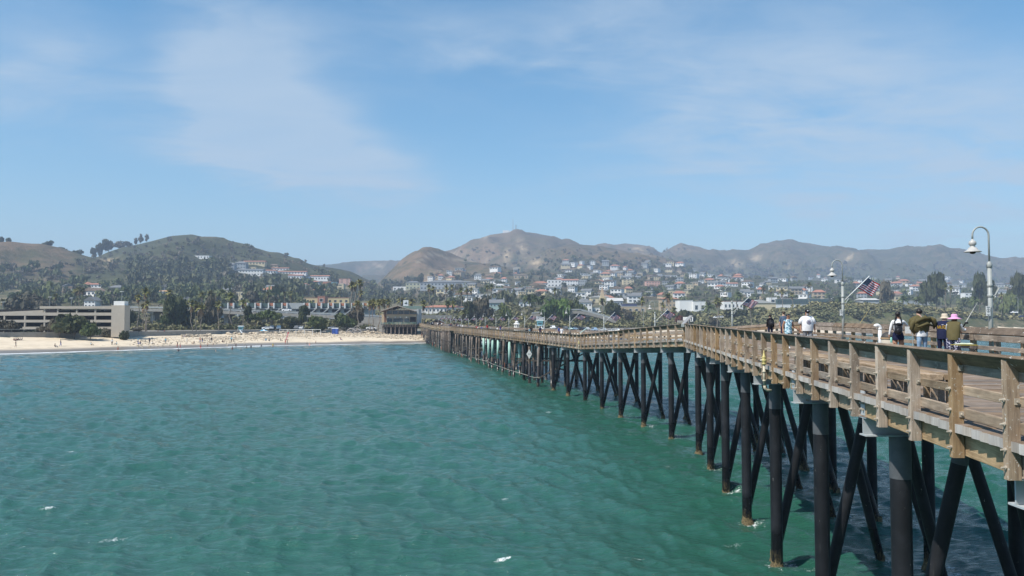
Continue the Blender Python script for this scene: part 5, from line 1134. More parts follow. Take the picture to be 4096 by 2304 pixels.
# big buildings told apart in the photograph: name, label, px0, px1, ytop, ybase, d, depth, wall, roof, kind, rise, rows, cols
BB = [
 ('motel', 'long pale motel with a thin terracotta roof behind the restaurant', 421, 466, 307.3, 313, 440, 12, P_WHITE, R_RED, 'hip', 1.6, 1, 12),
 ('motel', 'pale grey end block of the motel behind the dark pier-head pavilion', 466.6, 486, 306.5, 313.5, 446, 12, P_GREY, R_PALE, 'flat', 1, 1, 5),
 ('brick_building', 'yellow theatre-like building with a brick corner tower', 305, 349, 298, 304, 520, 16, P_YELLOW, R_RED, 'flat', 2, 1, 8),
 ('brick_tower', 'square brick corner block of the yellow building', 317.5, 325, 296, 304, 518, 10, P_BRICK, R_BROWN, 'flat', 1, 1, 1),
 ('dark_annexe', 'dark grey annexe with white window boxes beside the yellow building', 330, 341, 300, 304, 516, 8, P_NAVY, R_GREY, 'flat', 1, 1, 3),
 ('apartment_block', 'long olive apartment block with a grey roof on the slope', 405.7, 420, 282.5, 290, 900, 14, P_OLIVE, R_GREY, 'hip', 2.5, 2, 4),
 ('apartment_block', 'very long grey balcony block stretching behind the tall palms', 420, 476.5, 282.3, 290, 905, 14, P_BLUE, R_GREY, 'hip', 3, 2, 16),
 ('modern_house', 'low white modern house with flat overhanging roofs above the palms', 393, 416, 286.6, 290.6, 820, 12, P_WHITE, R_PALE, 'flat', 1, 1, 6),
 ('white_house', 'white three-storey house beside the dark conifer', 495, 504.5, 285.5, 291, 820, 10, P_WHITE, R_PALE, 'hip', 2, 2, 3),
 ('white_villa', 'white villa with a terracotta roof under the lone grove', 533, 548, 283, 288, 860, 13, P_WHITE, R_RED, 'hip', 2.5, 2, 5),
 ('modern_house', 'blocky white modern house stepping up the slope', 547.5, 561.5, 280, 287, 865, 14, P_WHITE, R_PALE, 'flat', 1, 2, 4),
 ('hillside_complex', 'white hillside complex with one long red roof', 561.8, 578, 280.3, 285.5, 900, 14, P_WHITE, R_RED, 'gable_x', 2.2, 2, 6),
 ('hillside_complex', 'flat grey-white end of the red-roofed hillside complex', 578.4, 586.5, 280, 286, 902, 14, P_GREY, R_PALE, 'flat', 1, 2, 4),
 ('tan_villa', 'tan villa with arches on the bare brown slope', 514, 528, 275, 279, 1050, 12, P_TAN, R_BROWN, 'hip', 2, 1, 4),
 ('mint_house', 'mint green two-storey house among the trees by the far flags', 489.5, 503.5, 303, 312, 455, 12, P_MINT, R_GREY, 'gable_x', 2.5, 2, 4),
 ('gabled_house', 'white gabled house at the foot of the date palms', 519, 524, 302, 308, 470, 9, P_WHITE, R_GREY, 'gable_y', 2, 1, 1),
 ('gabled_house', 'second white gabled house half hidden by the date palm trunks', 525, 531, 301.5, 308, 474, 9, P_WHITE, R_BROWN, 'gable_y', 2.2, 2, 1),
 ('victorian_house', 'tall white house with a grey pyramid roof above the overpass', 577, 592, 302.5, 312, 455, 11, P_WHITE, R_GREY, 'hip', 3.2, 2, 4),
 ('white_annexe', 'low white flat-roofed building beside the tall white house', 592, 599.5, 308, 312.5, 448, 8, P_WHITE, R_PALE, 'flat', 1, 1, 2),
 ('church_hall', 'broad cream hall carrying the stepped white tower', 591, 609, 297.5, 303, 640, 18, P_CREAM, R_PALE, 'barrel', 2.0, 1, 3),
 ('church_wing', 'blue-grey wing with a pale roof and dormers beside the stepped tower', 608, 623, 301, 306, 620, 14, P_BLUE, R_PALE, 'gable_x', 3.2, 1, 5),
 ('navy_shop', 'dark blue flat-roofed shop above the long tan store', 623, 637, 303.8, 307, 520, 10, P_NAVY, R_GREY, 'flat', 1, 0, 0),
 ('tan_store', 'long low tan store behind the lamp posts', 621, 646, 306.6, 313, 500, 14, P_TAN, R_PALE, 'flat', 1, 1, 4),
 ('cream_building', 'cream apartment house with balconies half way up the slope', 623, 634, 279.6, 285, 1000, 12, P_CREAM, R_GREY, 'flat', 1, 3, 3),
 ('pink_building', 'long pinkish red apartment building in the trees', 646, 660, 281.5, 286, 1000, 12, P_PINK, R_RED, 'flat', 1, 2, 5),
 ('office_building', 'tan three-storey office with a red hip roof', 661.6, 679.3, 299, 311, 490, 14, P_TAN, R_RED, 'hip', 1.8, 3, 5),
 ('white_block', 'large blank white commercial block', 679.8, 693, 300.5, 313, 486, 18, P_WHITE, R_PALE, 'flat', 1, 0, 0),
 ('white_block', 'lower stepped half of the white commercial block with two windows', 693.3, 706, 301.5, 313, 489, 16, P_WHITE, R_PALE, 'flat', 1, 1, 2),
 ('cream_hotel', 'cream four-storey hotel behind the red-roofed office', 670, 686.5, 291, 298, 640, 14, P_CREAM, R_PALE, 'flat', 1, 2, 6),
 ('cream_building', 'small stepped cream apartments above the hotel', 684.5, 693.5, 284.6, 290, 900, 12, P_CREAM, R_PALE, 'flat', 1, 2, 3),
 ('shop', 'white shop with a red stripe beside the gabled warehouse', 724, 743, 301.5, 310, 520, 14, P_WHITE, R_RED, 'flat', 1, 1, 5),
 ('warehouse', 'pale gabled warehouse below the flying flag', 743.5, 776, 303, 310, 525, 22, P_CREAM, R_PALE, 'gable_y', 3.0, 0, 0),
 ('white_shop', 'small bright white box joined to the long green building', 769, 777, 297.5, 304, 545, 9, P_WHITE, R_PALE, 'flat', 1, 1, 1),
 ('long_building', 'very long green and white building with a strip of windows', 777.5, 828.6, 299, 305, 550, 14, P_TEAL, R_PALE, 'flat', 1, 1, 22),
 ('yard_wall', 'long white yard wall in front of the green building', 763, 819, 304.6, 309, 530, 1, P_WHITE, R_PALE, 'flat', 1, 0, 0),
 ('row_house', 'white row of stepped roofs above the near lamp', 721, 738, 283.6, 286.5, 1000, 12, P_WHITE, R_RED, 'gable_x', 2, 1, 6),
 ('grey_shed', 'grey shed behind the dune palms', 863, 879, 300, 306, 690, 14, P_GREY, R_PALE, 'gable_x', 1.5, 0, 0),
 ('pale_house', 'pale house with a brown roof behind the eucalyptus', 887, 903, 295.5, 301, 720, 12, P_CREAM, R_BROWN, 'hip', 3, 1, 4),
 ('long_shed', 'long pale shed behind the date palms on the dune', 899, 932, 301, 305, 705, 10, P_GREY, R_PALE, 'flat', 1, 0, 0),
 ('white_house', 'small white flat house between the two eucalyptus groves', 965, 973, 293, 299, 740, 10, P_WHITE, R_PALE, 'flat', 1, 2, 2),
 ('white_hall', 'white hall with a grey roof by the tallest lamp', 993, 1013, 291.5, 298, 740, 16, P_WHITE, R_GREY, 'gable_x', 2.5, 1, 5),
 ('victorian_house', 'white gabled Victorian house right above the parking building', 84, 95, 300.5, 307, 480, 10, P_WHITE, R_GREY, 'gable_y', 2.6, 2, 3),
 ('hillside_house', 'white house with a red roof edge in the wooded slope', 87, 101, 284.5, 291, 700, 12, P_WHITE, R_RED, 'gable_x', 1.5, 2, 4),
 ('hillside_house', 'pale grey house with a square turret on the wooded slope', 108, 121, 287.5, 292, 690, 12, P_GREY, R_GREY, 'hip', 2.5, 1, 4),
 ('hillside_house', 'brown gabled house above the orange roof', 160, 172, 287.2, 291, 690, 12, P_BLUE, R_GREY, 'gable_y', 3, 1, 2),
 ('orange_house', 'house under a bright orange roof sheet', 156.5, 168, 293.2, 298, 620, 10, P_GREY, R_ORANGE, 'gable_x', 2.4, 1, 3),
 ('gabled_house', 'white gabled house behind the leaning palm cluster', 181, 191, 300, 306, 520, 9, P_WHITE, R_GREY, 'gable_y', 2.4, 1, 2),
 ('ridge_house', 'long white house alone high on the wooded hill', 188, 209, 255.6, 258.5, 1220, 12, P_WHITE, R_PALE, 'flat', 1, 1, 7),
 ('small_house', 'tiny pale house at the edge of the grassy gully', 42, 48, 286.5, 290, 720, 9, P_WHITE, R_GREY, 'hip', 2, 1, 2),
 ('white_house', 'white gabled house beside the dark dome-shaped conifer', 265.6, 273, 288, 294, 640, 10, P_WHITE, R_GREY, 'gable_x', 3, 2, 3),
 ('yellow_house', 'white and yellow house left of the dark conifer', 235, 243.7, 291.6, 301, 560, 10, P_CREAM, R_GREY, 'flat', 1, 2, 2),
 ('condo', 'grey condominium at the top of the terraced rows', 226, 234, 264.5, 269.5, 960, 12, P_BLUE, R_GREY, 'hip', 3, 2, 3),
 ('condo', 'larger grey condominium with a hip roof beside the cream terrace', 234.5, 245.5, 263.2, 269, 962, 12, P_BLUE, R_GREY, 'hip', 3, 2, 4),
 ('terrace_house', 'cream terrace under a salmon roof, highest of the rows', 243, 264.6, 261.6, 266, 985, 10, P_CREAM, R_RED, 'gable_x', 1.5, 1, 7),
 ('condo', 'long white and grey stepped condominium with chimneys', 233, 262.6, 270, 275.5, 935, 12, P_WHITE, R_GREY, 'gable_x', 2, 2, 10),
 ('small_house', 'small cream house tucked between the condominiums', 248.7, 255.7, 267, 270.5, 950, 9, P_CREAM, R_BROWN, 'flat', 1, 1, 2),
 ('terrace_house', 'white terrace with a red roof just right of the grey condominium', 262.8, 275.5, 270.6, 274.5, 930, 10, P_WHITE, R_RED, 'gable_x', 1.5, 1, 5),
 ('terrace_house', 'long low terrace with a red roof second from the top', 265, 288.5, 268.2, 270.8, 950, 9, P_WHITE, R_RED, 'gable_x', 1.2, 1, 8),
 ('small_house', 'brown roofed house above the second terrace', 269.6, 277.5, 265.2, 268, 980, 9, P_TAN, R_BROWN, 'hip', 2, 1, 2),
 ('terrace_house', 'red roofed terrace with many white chimneys in the middle rows', 276.5, 306, 271.8, 275, 925, 10, P_WHITE, R_RED, 'gable_x', 1.4, 1, 10),
 ('terrace_house', 'white terrace with a red roof right of the tree clump', 288, 302, 275.5, 279.5, 905, 10, P_WHITE, R_RED, 'gable_x', 1.6, 1, 5),
 ('terrace_house', 'lowest long white terrace with a broken red roof', 303.5, 329, 276.2, 280.5, 890, 10, P_WHITE, R_RED, 'gable_x', 1.6, 1, 9),
 ('apartment_block', 'dark block under a flat red roof below the terraces', 286.5, 299, 278.7, 284, 860, 10, P_BLUE, R_RED, 'flat', 1, 1, 4),
 ('apartment_block', 'dark balcony block under a red roof in the trees', 309, 319, 281.7, 287, 840, 10, P_BLUE, R_RED, 'hip', 1.4, 2, 4),
 ('apartment_block', 'orange stuccoed block beside the mint apartments', 322.8, 331, 281.5, 287, 840, 10, P_ORANGE, R_PALE, 'flat', 1, 1, 3),
 ('apartment_block', 'pink apartment stack with cream balconies near the tall palms', 339, 350, 278.9, 285, 850, 12, P_PINK, R_RED, 'flat', 1, 3, 2),
 ('apartment_block', 'turquoise apartment block with balconies', 330.8, 336.5, 282.2, 288, 800, 9, P_SKY, R_GREY, 'flat', 1, 2, 2),
 ('apartment_block', 'cream apartment block stepping down the slope', 336.8, 343.5, 283.8, 292, 790, 12, P_CREAM, R_PALE, 'flat', 1, 3, 1),
 ('pale_house', 'pale flat house below the dark red-roofed block', 295, 306, 284.2, 289.5, 760, 10, P_GREY, R_PALE, 'flat', 1, 2, 4),
]
BBR = []
def build_big():
    for r in BB:
        nm, lab, a, b, yt, yb, d, dep, w, ro, rk, rh, rows, cols = r
        if d < 600 and a > 560: d *= 1.22
        h = hit((a+b)/2, yb, 400)
        if h is not None and (.72*d < h.y < 1.5*d or d > 590): d = h.y
        BBR.append((a, b, d))
        building(nm, lab, a, b, yt, yb, d, dep, w, ro, rk, rh, rows, cols, ww=(b-a)*d/FPX/max(cols, 1)*.42, wh=(yb-yt)*d/FPX/max(rows, 1)*.36, framed=(d < 700 and cols and cols < 6))
    # balcony slabs on the cream block, chimneys on the terraces
    t = thing('church_tower', 'stepped white church tower coming to a point', 'church tower', at(602.3, 303, 636)); z = at(602.3, 297.5, 636).z
    b = at(602.3, 297.5, 636)
    for j in range(8):
        w = 4.6*(1-j/8.5); MB().box((b.x, b.y, z-4+j*1.35+(4 if j else 2)*.5-.0), (w, w*.8, 1.35 if j else 6)).build('tower_step', P_CREAM, t)
        for s in (-.33, 0, .33): MB().box((b.x+s*w, b.y-w*.4-.06, z-4+j*1.35+2), (.18, .1, 1.2)).build('rib', P_PINK, t)
build_big()
# ------------------------------------------------------------------ the mast on the peak
def mast():
    p = hit(513, 233, 2000); p = Vector((at(513, 232.5, 2500).x, 2500, gz(at(513, 232.5, 2500).x, 2500)))
    t = thing('radio_mast', 'tall thin radio mast with a white hut on the highest peak', 'mast', p)
    MB().tube([p, p+Vector((0, 0, 44))], [.9, .35], 6).build('mast_pole', mat('mast_red', (.30, .20, .19)), t); MB().tube([p+Vector((9, 0, 0)), p+Vector((9, 0, 23))], [1.3, .7], 6).build('lattice_tower', P_GREY, t)
    for z in (12, 17, 21): MB().lathe([(0.2, 0), (2.6, .2), (2.6, 1.4), (.2, 1.6)], tuple(p+Vector((9, 0, z))), 10).build('antenna_ring', P_GREY, t)
    MB().box(tuple(p+Vector((-22, 0, 1.5))), (20, 8, 9)).build('hut', P_WHITE, t); MB().box(tuple(p+Vector((-8, 0, 1))), (9, 6, 6)).build('annexe', P_WHITE, t); MB().ball(tuple(p+Vector((14, 0, 3))), (9, 6, 7), 9, 6).build('dome', P_GREY, t)
mast()
# ------------------------------------------------------------------ houses on the slopes
def house_protos():
    out = []
    for wi, (wn, w) in enumerate((('white', P_WHITE), ('cream', P_CREAM), ('grey', P_GREY), ('tan', P_TAN))):
        for rn, rm, rk in (('flat pale', R_PALE, 'flat'), ('grey', R_GREY, 'gable_x'), ('terracotta', R_RED, 'hip'), ('brown', R_BROWN, 'gable_y')):
            out.append((wn, w, rn, rm, rk))
    return out
def zone(px, py):
    hi = 'high' if py < 276 else ('midway' if py < 288 else 'low')
    z = 'behind the parking building' if px < 330 else 'above the pier restaurant' if px < 440 else 'under the mast hill' if px < 560 else 'above the overpass' if px < 660 else 'behind the white commercial block' if px < 770 else 'above the dunes' if px < 890 else 'behind the eucalyptus groves'
    return hi+' on the slope '+z
def scatter_houses():
    rg = random.Random(21); pr = house_protos(); proto = {}; cells = {}; n = 0
    dens = [(425, 520, 271, 284, 24), (470, 640, 281, 303, 52), (560, 740, 262, 282, 88), (620, 1030, 276, 300, 118), (700, 900, 272, 284, 52), (440, 480, 292, 304, 12), (60, 330, 286, 300, 14), (880, 1040, 282, 292, 26)]
    for (a, b, c, e, k) in dens:
        for _ in range(k):
            px, py = rg.uniform(a, b), rg.uniform(c, e)
            if 560 < px < 700 and py < 262+(px-560)*.03: continue
            h = hit(px, py, 560)
            if h is None or h.y > 2300 or h.y < 565: continue
            if any((h-q).length < 15 for q in cells.get((int(h.x//60), int(h.y//60)), [])): continue
            cells.setdefault((int(h.x//60), int(h.y//60)), []).append(h)
            wn, w, rn, rm, rk = pr[min(15, int(rg.random()**2.3*16))] if rg.random() < .75 else rg.choice(pr)
            key = (wn, rn, rg.randrange(3)); lab = '%s house, %s roof, %s' % (wn, rn, zone(px, py)); grp = 'houses '+zone(px, py)
            if key not in proto:
                t = thing('hillside_house', lab, 'house', h-Vector((0, 0, 2.5)), 0, grp); W_, D_, H_ = ((7.5, 7, 4.5), (11, 8, 5.5), (14, 8, 4.5))[key[2]]
                H_ += 2.5; lpart('wall', unit(w, 'box'), t, sc=(W_, D_, H_))
                if rk == 'flat': lpart('roof', unit(rm, 'box'), t, (0, 0, H_), sc=(W_+1, D_+1, .4))
                else: lpart('roof', unit(rm, rk), t, (0, 0, H_+.01), sc=(W_+1.2, D_+1.2, 2.4))
                for r in range(2 if key[2] != 2 else 1):
                    for c_ in (-.33, 0, .33): lpart('window', unit_win, t, (c_*W_, -D_/2-.01, H_-1.6-2.7*r), sc=(W_*.19, 1, 1.3))
                proto[key] = t
            else: t = copy_tree(proto[key], h-Vector((0, 0, 2.5)), 0, lab, grp)
            t.rotation_euler[2] = rg.uniform(-.95, .15); s = rg.uniform(.85, 1.3)*(1+max(0, (h.y-1200))/5000); t.scale = (s, s, s); n += 1
    print('houses', n); return cells
HOUSES = scatter_houses()
# ------------------------------------------------------------------ trees told apart in the photograph
G_PALM = 'tall fan palms along the shore'
T = [ # px, ytop, d, width px, kind, mat, label
 (75, 313.2, 240, 36, 'round', LF_DARK, 'broad flat-topped cypress in front of the parking building'), (60, 316.5, 242, 27, 'round', LF_GREY, 'browner flat-topped cypress leaning against the broad one'), (91, 322, 238, 17, 'round', LF_MID, 'small low cypress at the right foot of the broad one'),
 (10, 319.5, 240, 24, 'round', LF_GREY, 'grey flat-topped cypress at the left edge of the parking building'), (41, 326.5, 240, 8, 'flat', LF_GREY, 'wind-bent scraggy cypress with a bare leaning stem'), (29, 329.5, 241, 15, 'shrub', LF_DARK, 'low dark bush under the parking building decks'), (106, 328.6, 252, 12, 'shrub', LF_GREY, 'brown bush left of the stair tower'), (123, 329.5, 247, 10, 'shrub', LF_DARK, 'dark bush at the foot of the stair tower'),
 (28, 293.5, 420, 42, 'round', LF_GREY, 'huge dark brown tree mass behind the parking ramp'), (43, 296, 425, 20, 'round', LF_GREY, 'dark brown tree on the right of the huge mass'), (131, 309, 330, 12, 'round', LF_DARK, 'dark tree just right of the stair tower'), (139, 327, 285, 12, 'shrub', LF_GREY, 'grey bush under the slim palms'), (178, 297, 330, 25, 'round', LF_DARK, 'large dark green tree standing before the viaduct'), (170, 308, 332, 14, 'round', LF_MID, 'rounded green tree left of the large dark one'), (188, 309, 331, 14, 'round', LF_DARK, 'dark tree right under the viaduct edge'),
 (211, 296.5, 335, 20, 'tall', LF_GREY, 'tall brown-grey tree behind the leaning palm cluster'), (205, 306, 333, 16, 'tall', LF_GREY, 'reddish grey tree beside the leaning palm cluster'), (248, 306, 345, 11, 'tall', LF_DARK, 'slender dark tree in front of the orange bays'), (256, 312.5, 322, 17, 'flat', LF_MID, 'umbrella pine left of the double-crowned one'), (272, 311, 322, 21, 'flat', LF_MID, 'double-crowned umbrella pine under the viaduct'),
 (292, 317, 330, 16, 'round', LF_DARK, 'scrubby dark tree between the two pines'), (304, 305.5, 335, 14, 'tall', LF_DARK, 'tall dark tree hiding the middle of the green building'), (318, 316.5, 318, 20, 'round', LF_MID, 'dense rounded green tree in front of the viaduct'), (344, 314, 325, 21, 'round', LF_MID, 'wide green tree left of the lone tall palm'), (356, 307, 335, 18, 'round', LF_GREY, 'grey-brown tree behind the lone tall palm'),
 (280, 285.6, 600, 13, 'round', LF_DARK, 'dark dome-shaped conifer on the lower slope'), (252, 291, 560, 16, 'tall', LF_GREY, 'thin brownish tree on the slope with bare branches'), (240, 303, 520, 14, 'round', LF_DARK, 'dark tree beside the white and yellow house'),
 (478.7, 297, 420, 23, 'round', LF_GREY, 'big dark grey-green tree behind the far flags'), (470, 302, 415, 14, 'round', LF_DARK, 'dark tree on the left of the big grey-green one'), (504.5, 304, 430, 12, 'round', LF_MID, 'green tree beside the mint house'), (514, 288.5, 640, 7, 'cone', LF_DARK, 'dark pointed conifer near the stepped grey house'),
 (549, 300, 450, 16, 'round', LF_BRIGHT, 'bright green dense tree at the left end of the overpass trees'), (560, 298.5, 452, 18, 'round', LF_BRIGHT, 'tallest bright green tree behind the overpass'), (571, 301, 455, 18, 'round', LF_MID, 'mid green tree behind the crest of the overpass'), (583, 304, 470, 12, 'round', LF_MID, 'low green tree under the tall white house'),
 (613.5, 303, 440, 18, 'round', LF_DARK, 'round dark green tree behind a near flag'), (628, 309, 430, 13, 'round', LF_GREY, 'grey rounded bush by the tan store'), (685.5, 309.3, 420, 18, 'round', LF_DARK, 'wide dark bush below the white commercial block'), (679.5, 316.2, 400, 9, 'shrub', LF_RED, 'dark red bush behind the kink in the railing'), (713.8, 316.8, 400, 9, 'round', LF_GREY, 'round dark purple-grey bush beside the twin palms'), (734, 309, 470, 24, 'shrub', LF_DARK, 'long dark hedge bush under the red-striped shop'), (760, 307.5, 500, 26, 'shrub', LF_DARK, 'long dark hedge below the gabled warehouse'),
 (935.7, 273.6, 700, 24, 'tall', LF_DARK, 'tall dark eucalyptus, the biggest of the right-hand groves'), (926, 282, 705, 18, 'tall', LF_DARK, 'dark eucalyptus at the left of the biggest one'), (885, 281, 690, 16, 'tall', LF_GREY, 'grey feathery eucalyptus behind the dune palms'), (979, 273.6, 700, 18, 'tall', LF_DARK, 'dark eucalyptus left of the tallest lamp'), (990, 280, 690, 14, 'tall', LF_DARK, 'dark eucalyptus touching the tallest lamp'), (1018, 274.6, 700, 20, 'tall', LF_DARK, 'dark eucalyptus at the right edge of the view'), (1012, 292, 650, 18, 'round', LF_MID, 'green tree beneath the right-edge eucalyptus'),
 (858, 298.5, 640, 12, 'round', LF_DARK, 'dark round tree behind the striped flag'), (825, 303, 560, 12, 'round', LF_GREY, 'grey tree at the end of the long green building'),
 (494, 264.5, 1500, 19, 'round', LF_DARK, 'lone dark grove standing on the tan ridge'), (427, 267, 1450, 13, 'round', LF_DARK, 'dark round tree on the foot of the tan ridge'), (420, 274, 1300, 10, 'round', LF_DARK, 'smaller dark tree below the one on the tan ridge'),
 (2, 236.5, 1095, 7, 'flat', LF_DARK, 'skyline pine at the very edge of the view'), (8, 237.5, 1095, 6, 'flat', LF_DARK, 'smaller skyline pine beside the edge one'), (48, 241, 1095, 12, 'flat', LF_DARK, 'wide skyline pine on the brown shoulder'), (62.5, 246.8, 1095, 10, 'flat', LF_DARK, 'skyline pine lower down the brown shoulder'), (75, 250, 1095, 15, 'round', LF_DARK, 'clump of skyline trees in the dip of the ridge'), (94, 248, 1350, 8, 'round', LF_DARK, 'dark tree starting the grove on the ridge'), (100, 243.5, 1380, 10, 'flat', LF_DARK, 'tallest pine in the grove on the ridge'), (109, 239.5, 1390, 14, 'round', LF_DARK, 'pine with a domed crown in the ridge grove'), (119, 240.5, 1390, 13, 'round', LF_GREY, 'wide grey tree in the ridge grove'), (128, 241, 1395, 9, 'round', LF_GREY, 'small tree at the end of the ridge grove'), (136, 238, 1395, 5, 'tall', LF_GREY, 'thin tree left of the twin skyline trees'), (141, 234.2, 1395, 5.5, 'tall', LF_GREY, 'left one of the twin skyline trees'), (147, 234.2, 1395, 5.5, 'tall', LF_GREY, 'right one of the twin skyline trees'),
 (274, 255.5, 1380, 11, 'round', LF_DARK, 'dark tree on the falling ridge line'), (283, 257.5, 1385, 10, 'round', LF_DARK, 'second dark tree on the falling ridge line'), (294, 260.5, 1390, 10, 'round', LF_DARK, 'third dark tree where the ridge falls away'), (299, 262, 1390, 7, 'round', LF_DARK, 'last dark tree on the falling ridge line'),
]
for px, yt, d, w, k, lm, lab in T:
    if d > 1000:
        w *= .82
        if k == 'flat': k = 'round'
    if px > 600 and 380 < d < 580: d *= 1.2
    add_tree({'shrub': 'bush', 'cone': 'conifer', 'flat': 'cypress_tree'}.get(k, 'tree'), lab, px, yt, d, w, k, lm, cat='bush' if k == 'shrub' else 'tree')
PALMS = [ # px, ytop, d, r, label
 (79, 286, 450, 2.6, 'tallest palm of the bunch above the parking roof'), (76, 288, 452, 2.4, 'palm on the left of the bunch above the parking roof'), (83, 287, 455, 2.4, 'palm on the right of the bunch above the parking roof'), (55.7, 293, 430, 2.2, 'palm beside the roof lamp above the parking ramp'), (50, 295.5, 432, 2.0, 'shorter palm next to the huge dark tree'), (3, 298, 430, 2.2, 'palm top at the edge of the view'),
 (146, 286.6, 285, 2.2, 'tall leaning palm right of the stair tower, tallest of three'), (138.3, 293.4, 300, 1.9, 'slim palm between stair tower and the tall leaning palm'), (147.5, 299.5, 285, 2.0, 'shorter palm under the tall leaning one'), (143.6, 303, 292, 1.7, 'lowest palm in the group by the stair tower'), (169.5, 288.6, 360, 2.3, 'tall palm by the orange house roof'),
 (192.3, 299, 290, 2.2, 'left palm of the leaning cluster'), (196.5, 300.5, 291, 1.9, 'middle palm of the leaning cluster'), (201, 303, 290, 2.4, 'right palm of the leaning cluster with the fullest head'), (202, 291, 400, 2.4, 'palm rising behind the leaning cluster'), (211, 289.8, 410, 2.6, 'palm over the brown-grey tree'), (219, 300, 300, 2.1, 'palm right of the brown-grey tree'), (231, 291.6, 330, 2.3, 'tall straight palm in front of the first orange bays'), (243.5, 298.6, 325, 2.2, 'palm in front of the third orange bay'),
 (268, 291, 520, 2.4, 'pale palm left of the dark dome conifer'), (265, 296, 480, 1.6, 'small palm near the dome conifer'), (285, 291, 520, 2.3, 'palm just right of the dark dome conifer'), (291, 290.5, 525, 2.5, 'second palm right of the dark dome conifer'),
 (351.6, 280.7, 400, 2.6, 'left palm of the three tallest by the pink apartments'), (354.8, 281, 405, 2.6, 'middle palm of the three tallest'), (360, 278.7, 398, 2.8, 'highest palm in the three tallest group'), (360.8, 289.5, 420, 2.4, 'lower palm inside the three tallest group'), (358, 299.5, 318, 2.3, 'lone palm standing before the grey-brown tree'),
 (370, 299.5, 330, 2.3, 'first palm left of the restaurant'), (373.6, 298.5, 334, 2.4, 'second palm left of the restaurant'), (379, 298.8, 330, 2.3, 'third palm left of the restaurant'), (384, 297.8, 345, 2.4, 'palm above the left eave of the restaurant'), (388.5, 298.5, 350, 2.2, 'palm behind the restaurant roof near the eave'), (401.5, 296, 400, 3.0, 'bushy palm behind the restaurant ridge'), (411.5, 297.5, 405, 2.6, 'palm right of the restaurant ridge'), (423.8, 299.6, 360, 2.6, 'full palm at the right end of the restaurant roof'),
 (429, 284, 520, 2.8, 'tall palm before the olive block'), (433, 285.5, 525, 2.6, 'tall palm close to the one before the olive block'), (446.6, 284.2, 530, 2.6, 'tall palm before the long balcony block'), (452, 284, 532, 2.6, 'twin of the palm before the long balcony block'), (461, 287, 520, 2.8, 'palm with a ragged head near the end of the balcony block'), (467, 287.5, 520, 2.5, 'palm left in the pair by the balcony block end'), (471, 287, 522, 2.5, 'palm right in the pair by the balcony block end'), (447.7, 299.5, 380, 2.2, 'palm behind the pier-head pavilion'), (453.2, 300, 384, 2.2, 'palm next to the motel end block'), (464, 308.5, 372, 2.6, 'low bushy palm by the big grey-green tree'),
 (487, 284.2, 560, 2.6, 'palm left of the white three-storey house'), (491.6, 284, 560, 2.6, 'palm touching the white three-storey house'), (555, 287, 500, 2.6, 'tall palm rising over the bright green trees'), (611.7, 299, 450, 2.4, 'palm behind the church wing'), (602.5, 297.3, 470, 2.8, 'palm below the stepped church tower'),
 (642, 296.4, 395, 2.6, 'tall shaggy palm by the tan store'), (634.5, 311, 395, 1.6, 'small shaggy palm beside the tall one'), (668.6, 292.6, 400, 3.0, 'tallest shaggy palm in front of the red-roofed office'), (662.6, 301.5, 402, 2.3, 'palm left of the red-roofed office'), (674, 306.5, 385, 2.4, 'short shaggy palm near the dark red bush'), (716.8, 296.6, 395, 2.8, 'tall twin-trunk palm before the white block'), (719.5, 299, 396, 2.2, 'lower palm of the twin-trunk pair'), (751, 301.5, 430, 2.4, 'palm below the flying flag at the warehouse'),
 (763, 286.2, 760, 3.4, 'palm high behind the long green building'), (771, 287, 760, 3.4, 'palm right of the one high behind the green building'), (782, 288.6, 520, 2.9, 'palm before the left part of the long green building'), (792, 291.5, 520, 2.8, 'leafy palm before the middle of the long green building'), (809, 281.7, 560, 2.6, 'very tall thin palm before the long green building'), (945.5, 284.2, 620, 3.2, 'pale palm right of the biggest eucalyptus'), (951, 285, 625, 2.8, 'second pale palm by the biggest eucalyptus'), (1001.4, 292, 560, 2.8, 'palm right of the tallest lamp'), (993.5, 296, 565, 2.2, 'palm hidden partly by the tallest lamp')]
for px, yt, d, r, lab in PALMS:
    if px > 600 and d < 580: d *= 1.2; r *= 1.15
    add_palm(px, yt, d, lab, 'fan', r, group=None)
DATES = [(222, 287, 470, 4.2, 'date palm above the first orange bays'), (227.5, 291, 470, 3.8, 'lower date palm above the first orange bays'), (183, 297.5, 430, 3.0, 'date palm before the white gabled house'), (162, 298, 430, 2.6, 'short date palm near the orange house'), (529, 292, 480, 5.0, 'date palm left of the bright green trees'), (534, 292.5, 482, 4.8, 'second date palm left of the bright green trees'), (543, 293, 484, 5.0, 'date palm closest to the bright green trees'), (310.5, 299, 500, 3.0, 'small date palm before the yellow building'), (603, 297, 520, 2.6, 'date palm by the church hall'), (709, 299.5, 470, 5.2, 'big date palm right of the white block'), (738, 289.6, 640, 5.6, 'date palm behind the second lamp'), (746, 301, 500, 3.8, 'date palm beside the flag at the warehouse'), (815.7, 303.3, 520, 4.4, 'wide date palm at the edge of the dunes'), (840, 296, 600, 5.0, 'date palm in the cluster behind the second lamp'), (848, 297, 605, 4.6, 'middle date palm in the cluster behind the second lamp'), (902.6, 293.6, 600, 5.2, 'date palm standing on the dune top'), (918, 294, 602, 5.0, 'date palm right of the dune-top one'), (890.6, 298.5, 600, 4.0, 'smaller date palm left of the dune-top one'), (867, 302.3, 590, 4.6, 'low date palm half sunk behind the dune'), (975, 295, 640, 5.4, 'date palm under the eucalyptus by the tallest lamp')]
for px, yt, d, r, lab in DATES:
    if px > 600 and d < 540: d *= 1.2; r *= 1.12
    add_palm(px, yt, d, lab, 'date', r)

